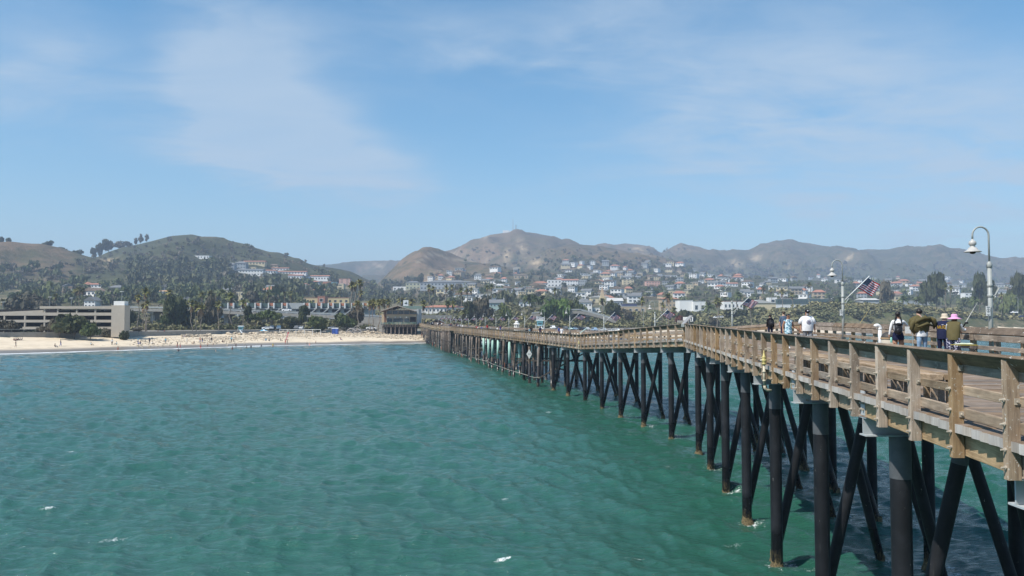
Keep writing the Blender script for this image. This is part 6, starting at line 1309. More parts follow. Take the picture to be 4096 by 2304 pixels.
# ------------------------------------------------------------------ woods on the slopes and scrub on the dunes: countless, so joined
def mass(name, pts, lm, kinds, nl, seed):
    """pts: (x, y, z, half width, height); every plant its own lump of leaf clumps, all in one mesh"""
    rg = np.random.default_rng(seed); Vs = []; Fs = []; o = 0; lib = []
    for k in kinds:
        for v in range(3):
            L = lobes_of(k, rg); lib.append(leaf_tris(rg, L, nl, .24 if k != 'flat' else .2))
    for (x, y, z, w, h) in pts:
        V, F = lib[rg.integers(len(lib))]; a = rg.uniform(0, 6.28); c, s = math.cos(a), math.sin(a)
        Vs.append(np.stack([x+w*(V[:, 0]*c-V[:, 1]*s), y+w*(V[:, 0]*s+V[:, 1]*c), z-.3+h*V[:, 2]], 1)); Fs.append(F+o); o += len(V)
    link(name, np_mesh(name, np.concatenate(Vs), np.concatenate(Fs), lm), kind='stuff')
def scatter_woods():
    rg = random.Random(33); A = [[], [], []]
    def near_house(h):
        for i in (-1, 0, 1):
            for j in (-1, 0, 1):
                for q in HOUSES.get((int(h.x//60)+i, int(h.y//60)+j), ()):
                    if abs(q.x-h.x) < 9 and -17 < h.y-q.y < 8: return True
        return False
    dens = [(128, 245, 266, 291, 420, 1.2, 0), (245, 335, 276, 300, 190, 1.0, 0), (20, 335, 286, 307, 360, 1.0, 1), (-60, 60, 270, 300, 110, 1.0, 1), (40, 200, 262, 280, 60, .7, 2), (90, 260, 240, 272, 200, .5, 2), (150, 340, 252, 272, 120, .55, 2), (330, 430, 284, 304, 190, .9, 0), (430, 640, 274, 308, 330, .78, 0), (540, 700, 262, 284, 220, .75, 0), (640, 840, 272, 306, 340, .74, 1), (840, 1060, 280, 305, 290, .8, 1), (700, 860, 266, 280, 130, .7, 2), (860, 1050, 264, 284, 150, .6, 2), (460, 700, 249, 272, 120, .5, 2), (880, 1050, 300, 312, 90, .9, 1)]
    for (a, b, c, e, k, s, g) in dens:
        for _ in range(k):
            px, py = rg.uniform(a, b), rg.uniform(c, e); h = hit(px, py, 545)
            if h is None or (h.y < 720 and px > 680) or near_house(h) or any(q[0]-1 < px < q[1]+1 and q[2]-75 < h.y < q[2]+12 for q in BBR): continue
            w = rg.uniform(3.0, 7.5)*s*(1+max(0, h.y-1000)/2500); A[g if rg.random() < .7 else rg.randrange(3)].append((h.x, h.y, h.z, w, w*rg.uniform(1.1, 1.9)))
    for i, lm in enumerate((LF_WOOD, LF_WOOD2, LF_WOOD3)): mass('hillside_trees', A[i], lm, ('round', 'shrub', 'tall'), 70, 5+i)
    D = []
    for _ in range(3400):
        y = rg.uniform(508, 640); px = rg.uniform(600, 1060); x = (px-512)/FPX*y; z = gz(x, y)
        if z < 5.0 or shore_dist(np.array([x]), np.array([y]))[0] < 52: continue
        w = rg.uniform(1.2, 4.2)*(.6+.8*rg.random()); D.append((x, y, z, w, w*rg.uniform(.55, 1.0)))
    mass('dune_scrub', D, LF_SCRUB, ('shrub',), 80, 9)
    E = []
    for _ in range(900):
        px = rg.uniform(130, 640) if rg.random() < .4 else rg.uniform(130, 382); y = rg.uniform(345, 520) if rg.random() < .6 else rg.uniform(300, 345); x = (px-512)/FPX*y
        if shore_dist(np.array([x]), np.array([y]))[0] < 62 or 378 < px < 424 and y < 345: continue
        w = rg.uniform(1.2, 3.0)*(1 if y < 345 else 1.45); E.append((x, y, gz(x, y), w, w*rg.uniform(.6, 1.1)))
    for _ in range(900):
        px = rg.uniform(425, 790); y = rg.uniform(352, 640) if px < 530 else rg.uniform(405, 560); x = (px-512)/FPX*y
        if shore_dist(np.array([x]), np.array([y]))[0] < 58 or 525 < px < 655 and y < 405: continue
        w = rg.uniform(1.4, 4.0); E.append((x, y, gz(x, y), w, w*rg.uniform(.6, 1.1)))
    mass('roadside_scrub', E, LF_SCRUB, ('shrub',), 70, 12)
scatter_woods()
# ------------------------------------------------------------------ the people close to the camera on the pier
def hand_part(o, p, s, m):
    p = Vector(p); b = MB(); b.box(tuple(p), (.028, .075, .085))
    for k in range(4): q = p+Vector((0, -.03+.02*k, -.04)); ln = (.062, .072, .068, .052)[k]; b.tube([q, q+Vector((-s*.012, -.004, -ln*.6)), q+Vector((-s*.032, -.008, -ln))], [.0095, .0085, .007], 6)
    q = p+Vector((-s*.005, -.035, .01)); b.tube([q, q+Vector((-s*.012, -.03, -.025)), q+Vector((-s*.022, -.035, -.05))], [.011, .01, .008], 6)
    lpart('hand', b.mesh('hand', m, True), o)
LIPS = mat('lips', (0.30, 0.10, 0.08), 0.5); BLK = mat('black_plastic', (0.01, 0.01, 0.011), 0.25)
def mirror(p): return {('r'+k[1:] if k[0] == 'l' else 'l'+k[1:] if k[0] == 'r' else k): (-v[0], v[1], v[2]) for k, v in p.items()}
def face(o, z=1.60, y=-.108, glasses=False, skin=SKIN_T):
    lpart('nose', MB().ball((0, y-.012, z-.005), (.014, .018, .024), 8, 6).mesh('nose', skin, True), o)
    lpart('mouth', MB().ball((0, y+.008, z-.05), (.026, .008, .007), 8, 5).mesh('mouth', LIPS, True), o)
    for s in (-1, 1): lpart('ear', MB().ball((s*.083, -.015, z), (.012, .022, .032), 8, 6).mesh('ear', skin, True), o)
    if glasses:
        b = MB()
        for s in (-1, 1): b.ball((s*.035, y+.004, z+.022), (.032, .012, .019), 10, 6).tube([(s*.065, y+.01, z+.028), (s*.085, -.01, z+.025)], .005, 5)
        b.tube([(-.02, y, z+.026), (.02, y, z+.026)], .005, 5); lpart('sunglasses', b.mesh('sunglasses', BLK, True), o)
    else:
        for s in (-1, 1): lpart('eye', MB().ball((s*.032, y+.012, z+.022), (.011, .008, .008), 8, 5).mesh('eye', BLK, True), o)
def someone(pose, fat, label, px, Y, h, rz, **kw):
    X = (px-512)/FPX*Y; o = link('person', body_mesh(pose, fat, 2), None); o.location = (X, Y, ZD(Y)+.005); o.rotation_euler = (0, 0, rz); s = h/1.75; o.scale = (s, s, s)
    tag(o, label, 'person'); dress(o, **kw); return o
def near_people():
    # strolling woman
    w = P(lkn=(-.10, -.14, .50), lan=(-.10, -.14, .10), lto=(-.10, -.28, .05), rkn=(.10, .05, .49), ran=(.10, .2, .11), rto=(.10, .07, .04), lel=(-.24, .07, 1.15), lwr=(-.27, .02, .92), lha=(-.27, .0, .85), rel=(.27, .06, 1.14), rwr=(.49, -.01, .97), rha=(.55, -.03, .93))
    o = someone(w, 1.12, 'woman in a blue floral tank top and sunglasses, hand in hand with the bearded man', 788, 35.2, 1.56, .08, skin=SKIN_T, top=C_FLORAL, legs=C_FLORAL, sleeve=SKIN_T, forearm=SKIN_T, feet=C_WHITE)
    face(o, glasses=True); lpart('hair', MB().ball((0, .022, 1.668), (.092, .092, .082), 14, 8).ball((0, .075, 1.60), (.06, .05, .06), 10, 6).mesh('hair', HAIR_D, True), o)
    lpart('tank_top', loft([(0, .0, .80, .185, .15), (0, 0, .95, .18, .145), (0, 0, 1.10, .165, .135), (0, -.01, 1.25, .175, .15), (0, .0, 1.33, .15, .13)], 18).mesh('tank_top', C_FLORAL, True), o)
    for s in (-1, 1): lpart('strap', MB().tube([(s*.09, -.13, 1.31), (s*.105, -.06, 1.43), (s*.10, .08, 1.36)], .014, 6).mesh('strap', C_WHITE, True), o)
    hand_part(o, (-.275, .0, .83), -1, SKIN_T); hand_part(o, (.565, -.03, .91), 1, SKIN_T)
    # bearded man
    m = P(lel=(-.27, .03, 1.14), lwr=(-.30, -.02, .92), lha=(-.31, -.04, .85), rel=(.29, .04, 1.14), rwr=(.31, -.03, .90), rha=(.31, -.05, .83), lkn=(-.11, .02, .49), lan=(-.11, .12, .09), lto=(-.11, -.01, .04), rkn=(.11, -.12, .50), ran=(.11, -.1, .09), rto=(.11, -.25, .04))
    o = someone(m, 1.45, 'man in a white emblem T-shirt and black cap with a grey beard', 807, 35.0, 1.74, -.05, skin=SKIN_T, top=C_WHITE, legs=C_GREY, sleeve=C_WHITE, forearm=SKIN_T, shin=SKIN_T, feet=C_WHITE)
    face(o, glasses=True)
    lpart('shirt', loft([(0, .0, .82, .245, .205), (0, 0, .95, .25, .215), (0, -.01, 1.10, .255, .23), (0, -.005, 1.25, .245, .20), (0, .0, 1.37, .215, .15), (0, .0, 1.44, .14, .10), (0, 0, 1.475, .075, .075)], 22).mesh('shirt', C_WHITE, True), o)
    for s in (-1, 1): lpart('sleeve', MB().tube([(s*.17, 0, 1.40), (s*.25, .02, 1.28), (s*.30, .03, 1.12)], [.085, .10, .105], 12).mesh('sleeve', C_WHITE, True), o)
    e = MB(); e.mi = 0; n = 24; vs = []
    def front(x, z): return -.005-.235*math.sqrt(max(0, 1-(x/.26)**2))-.004
    for r0, r1 in ((.105, .088), (.062, .0)):
        b0 = len(vs)
        for k in range(n):
            a = 2*math.pi*k/n
            for r in (r0, r1): x, z = r*math.cos(a), 1.205+r*math.sin(a); vs.append((x, front(x, z), z))
        e.f += [(b0+2*k, b0+2*k+1, b0+(2*k+3) % (2*n), b0+(2*k+2) % (2*n)) for k in range(n)]; e.m += [0]*n
    e.v = vs; em = cloth('emblem', (0.20, 0.20, 0.27))
    for k in range(10):
        a = 2*math.pi*k/10; x, z = .076*math.cos(a), 1.205+.076*math.sin(a); e.box((x, front(x, z)-.002, z), (.02, .004, .026))
    lpart('emblem', e.mesh('emblem', em, False), o)
    cap = MB().lathe([(.098, 1.645), (.104, 1.68), (.098, 1.725), (.06, 1.757), (.0, 1.763)], (0, .0, 0), 16); cap.add([(-.075, -.09, 1.658), (.075, -.09, 1.658), (.065, -.175, 1.645), (-.065, -.175, 1.645), (-.075, -.09, 1.645), (.075, -.09, 1.645), (.065, -.175, 1.635), (-.065, -.175, 1.635)], [(0, 1, 2, 3), (7, 6, 5, 4), (0, 3, 7, 4), (1, 5, 6, 2), (3, 2, 6, 7)])
    c = lpart('cap', cap.mesh('cap', C_BLACK, True), o); lpart('cap_badge', MB().ball((0, -.10, 1.70), (.032, .012, .030), 12, 6).mesh('cap_badge', C_WHITE, True), c)
    lpart('beard', MB().ball((0, -.075, 1.545), (.062, .045, .06), 12, 8).ball((0, -.09, 1.575), (.04, .02, .014), 10, 6).mesh('beard', HAIR_G, True), o)
    hand_part(o, (-.31, -.04, .83), -1, SKIN_T); hand_part(o, (.31, -.05, .81), 1, SKIN_T)
    # walkers going away
    o = someone(P(), 1.15, 'person in a black hooded jacket with a black backpack walking away', 770, 48, 1.57, math.pi, skin=SKIN_L, top=C_BLACK, legs=C_NAVY, forearm=C_BLACK, shin=C_NAVY)
    lpart('hair', MB().ball((0, .015, 1.66), (.105, .11, .095), 14, 8).mesh('hair', HAIR_D, True), o); lpart('hood', loft([(0, .05, 1.36, .16, .10), (0, .07, 1.44, .15, .09), (0, .06, 1.52, .11, .07)], 14).mesh('hood', C_BLACK, True), o)
    lpart('jacket', loft([(0, 0, .86, .19, .15), (0, 0, 1.0, .20, .15), (0, .0, 1.25, .20, .16), (0, .01, 1.40, .17, .12), (0, .01, 1.46, .10, .09)], 16).mesh('jacket', C_BLACK, True), o); hand_part(o, (-.235, -.05, .81), -1, SKIN_L); hand_part(o, (.235, -.05, .81), 1, SKIN_L)
    BAG = mat('black_nylon', (0.018, 0.018, 0.022), 0.45, var=.3, scale=30)
    def backpack(x, y, z, w, h, d, lab, px, Y):
        t = thing('backpack', lab, 'backpack', (x, y, z)); b = MB(); b.ball((0, 0, h*.5), (w/2, d/2, h*.55), 14, 8); lpart('bag', b.mesh('bag', BAG, True), t)
        lpart('pocket', MB().ball((0, -d*.42, h*.32), (w*.36, d*.22, h*.26), 12, 6).mesh('pocket', BAG, True), t); lpart('top_flap', MB().ball((0, -d*.1, h*.9), (w*.42, d*.42, h*.16), 12, 6).mesh('top_flap', C_BLACK, True), t)
        for s in (-1, 1): lpart('shoulder_strap', MB().tube([(s*w*.3, d*.35, h*.1), (s*w*.42, d*.9, h*.5), (s*w*.34, d*1.1, h*.95), (s*w*.25, d*.3, h*1.0)], .016, 6).mesh('shoulder_strap', BAG, True), t)
    X = (770-512)/FPX*48; backpack(X, 48-.24, ZD(48)+.87, .30, .42, .18, 'black backpack worn by the hooded walker', 0, 0)
    o = someone(P(rel=(.25, .03, 1.14)), 1.1, 'man in a slate blue T-shirt walking away behind the floral woman', 783.5, 46, 1.73, math.pi, skin=SKIN_L, top=C_SLATE, legs=C_NAVY, feet=C_BLACK)
    lpart('hair', MB().ball((0, .02, 1.67), (.092, .098, .085), 14, 8).mesh('hair', HAIR_B, True), o); lpart('shirt', loft([(0, 0, .87, .18, .14), (0, 0, 1.05, .18, .14), (0, 0, 1.27, .20, .15), (0, .01, 1.40, .17, .11), (0, .01, 1.45, .08, .08)], 16).mesh('shirt', C_SLATE, True), o); hand_part(o, (-.235, -.05, .81), -1, SKIN_L); hand_part(o, (.235, -.05, .81), 1, SKIN_L)
    # girl with plaits, seen from behind, her right hand at her mouth
    g = P(lel=(-.25, .03, 1.14), lwr=(-.29, .02, .92), lha=(-.30, .0, .85), rel=(.33, -.16, 1.22), rwr=(.16, -.27, 1.36), rha=(.09, -.28, 1.40), lkn=(-.10, -.01, .49), rkn=(.10, -.03, .49))
    Yg = 27.0; Xg = (897.5-512)/FPX*Yg
    g = mirror(g)
    o = someone(g, 1.02, 'girl with two dark plaits in a white top and navy shorts', 897.5, Yg, 1.62, math.pi-.35, skin=SKIN_T, top=C_WHITE, legs=C_NAVY, forearm=C_WHITE, shin=SKIN_T, feet=C_WHITE)
    lpart('hair', MB().ball((0, .02, 1.655), (.095, .10, .095), 14, 8).mesh('hair', HAIR_D, True), o)
    for s in (-1, 1): lpart('plait', MB().tube([(s*.06, .07, 1.63)]+[(s*(.075+.01*k), .10+.02*math.sin(k*1.6), 1.56-.055*k) for k in range(7)], [.03]+[.026 if k % 2 else .02 for k in range(6)]+[.008], 8).mesh('plait', HAIR_D, True), o)
    lpart('crop_top', loft([(0, 0, 1.04, .155, .12), (0, 0, 1.15, .15, .12), (0, 0, 1.28, .175, .14), (0, .01, 1.39, .16, .11), (0, .01, 1.45, .08, .075)], 16).mesh('crop_top', C_WHITE, True), o)
    lpart('shorts', loft([(0, .01, .72, .195, .15), (0, .01, .82, .20, .155), (0, .01, .93, .175, .14), (0, .01, 1.0, .15, .12)], 16).mesh('shorts', C_NAVY, True), o)
    for s in (-1, 1): lpart('thigh', MB().tube([(s*.095, 0, .80), (s*.10, -.015, .55), (s*.10, -.02, .45)], [.098, .075, .064], 12).mesh('thigh', SKIN_T, True), o)
    hand_part(o, (.30, .0, .83), 1, SKIN_T); hand_part(o, (-.08, -.29, 1.42), -1, SKIN_T)
    backpack(Xg-.10, Yg-.24, ZD(Yg)+.86, .27, .36, .16, 'small black backpack on the back of the girl with plaits', 0, 0)
    t = thing('water_bottle', 'mint green bottle in the hand of the girl with plaits', 'bottle', (Xg-.29, Yg-.12, ZD(Yg)+.58)); lpart('bottle', MB().lathe([(.03, 0), (.034, .01), (.034, .15), (.018, .18)], n=12).mesh('bottle', cloth('mint', (.25, .55, .45), .4), True), t); lpart('cap', MB().lathe([(.02, .18), (.02, .21), (.0, .215)], n=10).mesh('cap', C_BLACK), t)
    # man in the blown olive jacket
    Yj = 25.2; Xj = (921.5-512)/FPX*Yj
    j = P(spine=(0, -.02, 1.11), chest=(0, -.06, 1.29), neck=(0, -.12, 1.45), head=(-.01, -.17, 1.55), top=(-.01, -.17, 1.64), lsh=(-.18, -.06, 1.38), rsh=(.18, -.06, 1.38), lel=(-.34, -.16, 1.26), rel=(.28, -.2, 1.2), lwr=(-.22, -.32, 1.36), rwr=(.1, -.33, 1.33), lha=(-.16, -.34, 1.42), rha=(.06, -.34, 1.38))
    o = someone(j, 1.05, 'man in jeans hunched inside a billowing olive jacket', 921.5, Yj, 1.72, math.pi+.1, skin=SKIN_L, top=C_WHITE, legs=C_DENIM, forearm=C_OLIVE, sleeve=C_OLIVE, feet=C_WHITE)
    lpart('hair', MB().ball((-.01, -.14, 1.64), (.098, .10, .088), 14, 8).ball((.0, -.16, 1.70), (.06, .07, .05), 10, 6).mesh('hair', HAIR_D, True), o)
    rg = random.Random(4); n = 26; rows = [(.93, .18, .15), (1.02, .22, .18), (1.14, .25, .20), (1.26, .28, .21), (1.36, .27, .19), (1.44, .21, .15), (1.49, .13, .11)]; vs = []
    for i, (z, rx, ry) in enumerate(rows):
        for k in range(n):
            a = 2*math.pi*k/n; f = 1+.08*math.sin(a*5+i*.9)+.08*math.sin(a*11-i*1.7); fl = .10*max(0, math.cos(a-math.pi))*(1 if 1 <= i <= 4 else .3)
            vs.append((-(rx*f+fl)*math.cos(a)*1.0, -.05+ry*f*math.sin(a), z+.04*math.sin(a*3+i)))
    b = MB().add(vs, [(i*n+k, i*n+(k+1) % n, (i+1)*n+(k+1) % n, (i+1)*n+k) for i in range(6) for k in range(n)])
    b.tube([(-.30, -.02, 1.32), (-.18, .13, 1.42), (.05, .165, 1.42), (.23, .12, 1.34), (.31, .0, 1.18)], [.035, .055, .06, .055, .035], 10); b.tube([(-.30, .08, 1.18), (-.05, .20, 1.25), (.25, .16, 1.14)], [.03, .05, .03], 8)
    b.tube([(-.26, .05, 1.42), (-.36, .06, 1.36), (-.42, .03, 1.22), (-.40, 0, 1.08)], [.06, .085, .07, .02], 10); b.tube([(.26, .05, 1.38), (.34, .02, 1.24), (.36, .0, 1.08), (.31, 0, .98)], [.06, .075, .06, .02], 10)
    lpart('jacket', b.mesh('jacket', C_OLIVE, True), o)
    lpart('shirt_hem', loft([(0, -.01, .84, .18, .14), (0, -.01, .94, .185, .15), (0, -.02, 1.02, .18, .145)], 16).mesh('shirt_hem', C_WHITE, True), o); hand_part(o, (-.16, -.35, 1.42), -1, SKIN_L); hand_part(o, (.06, -.35, 1.38), 1, SKIN_L)
    # the two women fishing
    Yh = 25.0; a = math.pi*.78
    o = someone(LEAN, 1.12, 'woman in a cream bucket hat and navy vest with yellow letters', 942, Yh, 1.62, a, skin=SKIN_L, top=C_NAVY, legs=C_NAVY, sleeve=C_NAVY, forearm=C_AQUA, feet=C_BLACK)
    def hat(o, m, cx, cy, cz, brim, name='hat', tilt=0):
        b = MB().lathe([(.0, .11), (.07, .108), (.092, .09), (.10, .02), (.105, .0), (brim*.7, -.025), (brim, -.055), (brim*.98, -.06), (.10, -.012)], (cx, cy, cz), 20); lpart(name, b.mesh(name, m, True), o)
    hat(o, C_SAND, 0, -.36, 1.565, .17); lpart('vest', loft([(0, -.0, .82, .185, .15), (0, -.02, .98, .19, .15), (0, -.08, 1.14, .195, .16), (0, -.15, 1.28, .20, .15), (0, -.20, 1.37, .15, .11), (0, -.25, 1.42, .07, .07)], 16).mesh('vest', C_NAVY, True), o)
    hand_part(o, (-.05, -.60, 1.06), -1, SKIN_L); hand_part(o, (.07, -.60, 1.06), 1, SKIN_L)
    YL = cloth('lettering_yellow', (0.80, 0.48, 0.03)); L = MB()      # the letters HUG on the back of the vest
    def st(x0, z0, x1, z1): L.beam((x0, .004, z0), (x1, .004, z1), .022, .006, (0, 1, 0))
    def Vy(z): return 0
    for (p, q) in (((-.13, .0), (-.13, .10)), ((-.07, .0), (-.07, .10)), ((-.13, .05), (-.07, .05)), ((-.035, .02), (-.035, .10)), ((.025, .02), (.025, .10)), ((-.035, .01), (.025, .01)), ((.06, .01), (.06, .09)), ((.06, .095), (.125, .095)), ((.06, .008), (.125, .008)), ((.125, .008), (.125, .05)), ((.095, .05), (.13, .05))): st(p[0], p[1], q[0], q[1])
    # the lettering lies on the leaning back
    c = lpart('lettering', L.mesh('lettering', YL), o, (0, .058, 1.15)); c.rotation_euler = (R(24), 0, math.pi); c.scale = (.95, 1, 1.2); 
    c2 = lpart('small_print', MB().box((0, 0, 0), (.15, .004, .012)).box((0, 0, .19), (.06, .004, .012)).mesh('small_print', C_WHITE), o, (0, .062, 1.12)); c2.rotation_euler = (R(24), 0, 0)
    Yp = 24.2; pk = P(**{k: v for k, v in LEAN.items()}); pk.update(rel=(.27, -.33, 1.12), rwr=(.30, -.50, 1.16), rha=(.30, -.56, 1.18), lwr=(.1, -.5, 1.08), lha=(.16, -.55, 1.1)); pk = mirror(pk)
    o = someone(pk, 1.15, 'woman in a wide pink sun hat and olive vest holding a fishing rod', 952.5, Yp, 1.60, math.pi*.80, skin=SKIN_L, top=C_OLIVE, legs=C_FLOW2, sleeve=C_WHITE, forearm=C_WHITE, feet=C_BLACK)
    hat(o, C_PINK, 0, -.36, 1.565, .235); lpart('vest', loft([(0, -.0, .82, .195, .16), (0, -.02, .98, .20, .16), (0, -.08, 1.14, .205, .165), (0, -.15, 1.28, .205, .155), (0, -.20, 1.37, .15, .11), (0, -.25, 1.42, .07, .07)], 16).mesh('vest', C_OLIVE, True), o)
    for s in (-1, 1): lpart('trouser_leg', MB().tube([(s*.10, 0, .88), (s*.105, -.01, .5), (s*.10, .02, .10)], [.115, .10, .085], 12).mesh('trouser_leg', C_FLOW2, True), o)
    hand_part(o, (-.30, -.58, 1.18), -1, SKIN_L); hand_part(o, (-.16, -.56, 1.08), 1, SKIN_L)
near_people()
# ------------------------------------------------------------------ things standing on the deck
RODM = mat('rod_cork_and_carbon', (0.30, 0.20, 0.06), 0.5, col2=(0.45, 0.36, 0.16), scale=3); RODW = mat('pale_rod', (0.55, 0.53, 0.48), 0.4)
def rod(label, p0, p1, m, r=.012):
    p0, p1 = Vector(p0), Vector(p1); t = thing('fishing_rod', label, 'fishing rod', p0); d = p1-p0
    MB().tube([p0, p0+d*.45, p1], [r, r*.8, r*.35], 8).build('blank', m, t, True); MB().tube([p0-d*.10, p0+d*.09], r*1.7, 8).build('grip', C_BLACK, t, True)
    MB().lathe([(.02, -.03), (.04, -.02), (.03, 0), (.04, .02), (.02, .03)], tuple(p0+d*.12+Vector((0, -.05, -.03))), 10).build('reel', BLK, t, True)
    for k in (.35, .55, .75): q = p0+d*k; MB().tube([q, q+Vector((0, -.01, -.03))], .004, 5).build('line_guide', BLK, t)
a = at(845, 346, 36.5); b = at(869.5, 309, 36.8); rod('long yellow-brown fishing rod propped against the rail by the second lamp', a, b, RODM, .02)
a = at(964.5, 324.5, 23.9); b = at(977.5, 302.5, 24.3); rod('pale fishing rod held out by the woman in the pink hat', a, b, RODW, .012)
def vent():
    Y = 31.5; X = (879.5-512)/FPX*Y; z = ZD(Y); t = thing('vent_pipe', 'white bent plastic pipe standing on the deck', 'pipe', (X, Y, z)); WP = mat('white_plastic', (0.74, 0.74, 0.72), 0.4, var=.04)
    lpart('riser', MB().tube([(0, 0, 0), (0, 0, .98)], .068, 16).mesh('riser', WP, True), t); arc = [(-.11+.11*math.cos(k), 0, .98+.12*math.sin(k)) for k in np.linspace(0, 2.5, 9)]
    lpart('elbow', MB().tube(arc, .072, 16).mesh('elbow', WP, True), t); lpart('joint_ring', MB().lathe([(.07, .93), (.082, .94), (.082, 1.0), (.07, 1.01)], n=16).mesh('joint_ring', WP, True), t); lpart('foot', MB().lathe([(.09, 0), (.09, .05), (.07, .06)], n=14).mesh('foot', C_BLACK), t)
vent()
def bin_(label, px, Y, m, cat='bin'):
    X = (px-512)/FPX*Y; t = thing('litter_bin', label, cat, (X, Y, ZD(Y)), 0, None, .85); lpart('drum', MB().lathe([(.26, 0), (.30, .03), (.31, .80), (.28, .84)], n=18).mesh('drum', m, True), t); lpart('dome_lid', MB().lathe([(.32, .82), (.31, .88), (.24, 1.0), (.12, 1.06), (0, 1.07)], n=18).mesh('dome_lid', mat('bin_lid', (.05, .045, .04), .6), True), t); lpart('rim', MB().lathe([(.30, .76), (.335, .78), (.335, .83), (.30, .84)], n=18).mesh('rim', C_TAN, True), t)
BINM = mat('pebbled_bin', (.45, .40, .32), .9, col2=(.55, .50, .42), scale=30)
bin_('beige bin half hidden by the girl with plaits', 888.5, 28.3, BINM); bin_('beige litter bin with a dark domed lid beside a far lamp', 549.5, 113, BINM); bin_('open beige litter bin just left of the lamp where the rail dips', 569.5, 101, BINM)
def bench(label, x, y0, y1, z, depth=.42):
    t = thing('bench', label, 'bench', (x, y0, z-.5)); X = lambda y: x+(y-y0)*.12
    for k in range(2): bar('seat_plank', (X(y0)+k*.22, y0, z), (X(y1)+k*.22, y1, z), .20, .08, WBOARD, t)
    n = max(2, int((y1-y0)/1.5)+1)
    for k in range(n):
        y = lerp(y0+.3, y1-.3, k/(n-1))
        for dy in (-.12, .12): bar('leg', (X(y)+.02, y+dy, z-.48), (X(y)+.02, y+dy, z-.045), .09, .06, WPOST, t); bar('leg', (X(y)+.26, y+dy, z-.48), (X(y)+.26, y+dy, z-.045), .09, .06, WPOST, t)
bench('long plank bench along the railing nearest the water', XL(12.8)+.55, 12.8, 22.5, ZD(17)+.47)
bench('bench on the far side behind the bearded man', XR(38)-1.0, 36.8, 40.5, ZD(38)+.46)
bench('heavy plank bench in front of the olive jacket man', 12.0, 22.6, 25.0, ZD(23.6)+.42)
def camp_table():
    Y = 23.7; X = (963-512)/FPX*Y; z = ZD(Y); t = thing('camp_table', 'folding camp table with mesh sides and a bright towel on top', 'folding table', (X, Y, z)); MESH = mat('dark_mesh', (.03, .03, .035), .7); w, d, h = .27, .2, .62
    for sx in (-1, 1):
        for sy in (-1, 1): lpart('leg', MB().tube([(sx*w, sy*d, 0), (sx*w, sy*d, h)], .011, 6).mesh('leg', BLK), t)
        lpart('cross_bar', MB().tube([(-sx*w, -d, .1), (sx*w, -d, h-.1)], .010, 6).mesh('cross_bar', BLK), t)
    lpart('edge_band', MB().box((0, 0, h), (2*w+.03, 2*d+.03, .018)).mesh('edge_band', mat('dull_yellow', (.45, .36, .06), .8)), t)
    for k in range(17): lpart('mesh_strand', MB().tube([(-w+2*w*k/16, -d, h-.32), (-w+2*w*k/16, -d, h)], .007, 4).mesh('mesh_strand', MESH), t)
    lpart('shelf', MB().box((0, 0, .30), (2*w, 2*d, .012)).mesh('shelf', MESH), t); lpart('low_band', MB().box((-.05, 0, .04), (2*w+.1, 2*d, .02)).mesh('low_band', C_YELLOW), t)
    q = thing('towel', 'white and lime towel bunched on the camp table', 'towel', (X, Y, z+h+.013)); vs = []; rr = random.Random(2)
    for i in range(9):
        for k in range(7): vs.append((-.25+.5*i/8, -.16+.32*k/6, .012+.035*rr.random()*(1 if 0 < i < 8 and 0 < k < 6 else .1)))
    lpart('cloth', MB().add(vs, [(i*7+k, i*7+k+7, i*7+k+8, i*7+k+1) for i in range(8) for k in range(6)]).mesh('cloth', mat('towel_cloth', (.70, .70, .66), .9, col2=(.42, .52, .22), scale=5), True), q)
    q = thing('notice', 'small white paper notice fixed to the rail between the girl and the jacket man', 'sign', at(908, 330, 27.6)); p = at(908, 330, 27.6); MB().box(tuple(p), (.20, .01, .24)).build('sheet', WHITEP, q); MB().box(tuple(p+Vector((.14, 0, .02))), (.10, .01, .16)).build('side_sheet', WHITEP, q); MB().tube([p+Vector((.16, .02, -.8)), p+Vector((.16, .02, 0))], .015, 6).build('post', LAMPP, q)
camp_table()
def standpipe(label, px, Y, s=1.0):
    x = XL(Y)-.10; z = ZD(Y)+RH; t = thing('standpipe', label, 'standpipe', (x, Y, z-1.65), 0, None, .82); PW = mat('old_white_pipe', (.50, .45, .34), .6, var=.25, scale=6); YEL = mat('hydrant_yellow', (.50, .42, .16), .5, var=.15, scale=8)
    lpart('pipe', MB().tube([(0, 0, .14), (0, 0, .93)], .045, 12).mesh('pipe', PW, True), t); lpart('elbow', MB().tube([(0, 0, .16), (.02, 0, .06), (.09, 0, .0), (.25, 0, -.02)], .05, 10).mesh('elbow', PW, True), t)
    lpart('valve_body', MB().lathe([(.05, .90), (.085, .92), (.085, .96), (.06, .98), (.095, 1.02), (.095, 1.10), (.06, 1.13), (.075, 1.15), (.075, 1.19), (.045, 1.21), (.03, 1.32), (.018, 1.34), (.018, 1.41), (.0, 1.42)], n=16).mesh('valve_body', YEL, True), t)
    for zz in (.30, .62): lpart('coupling', MB().lathe([(.046, 0), (.065, .01), (.065, .06), (.046, .07)], (0, 0, zz), 12).mesh('coupling', PW, True), t)
    lpart('outlet', MB().tube([(0, 0, 1.06), (-.13, -.03, 1.06)], .04, 10).mesh('outlet', PW, True), t)
standpipe('yellow-capped standpipe fixed outside the railing below the strolling couple', 0, 23.6); standpipe('small yellow-capped standpipe where the railing stops falling', 0, 78.6)
standpipe('tiny yellow-capped standpipe on the far straight of the railing', 0, 122.5)
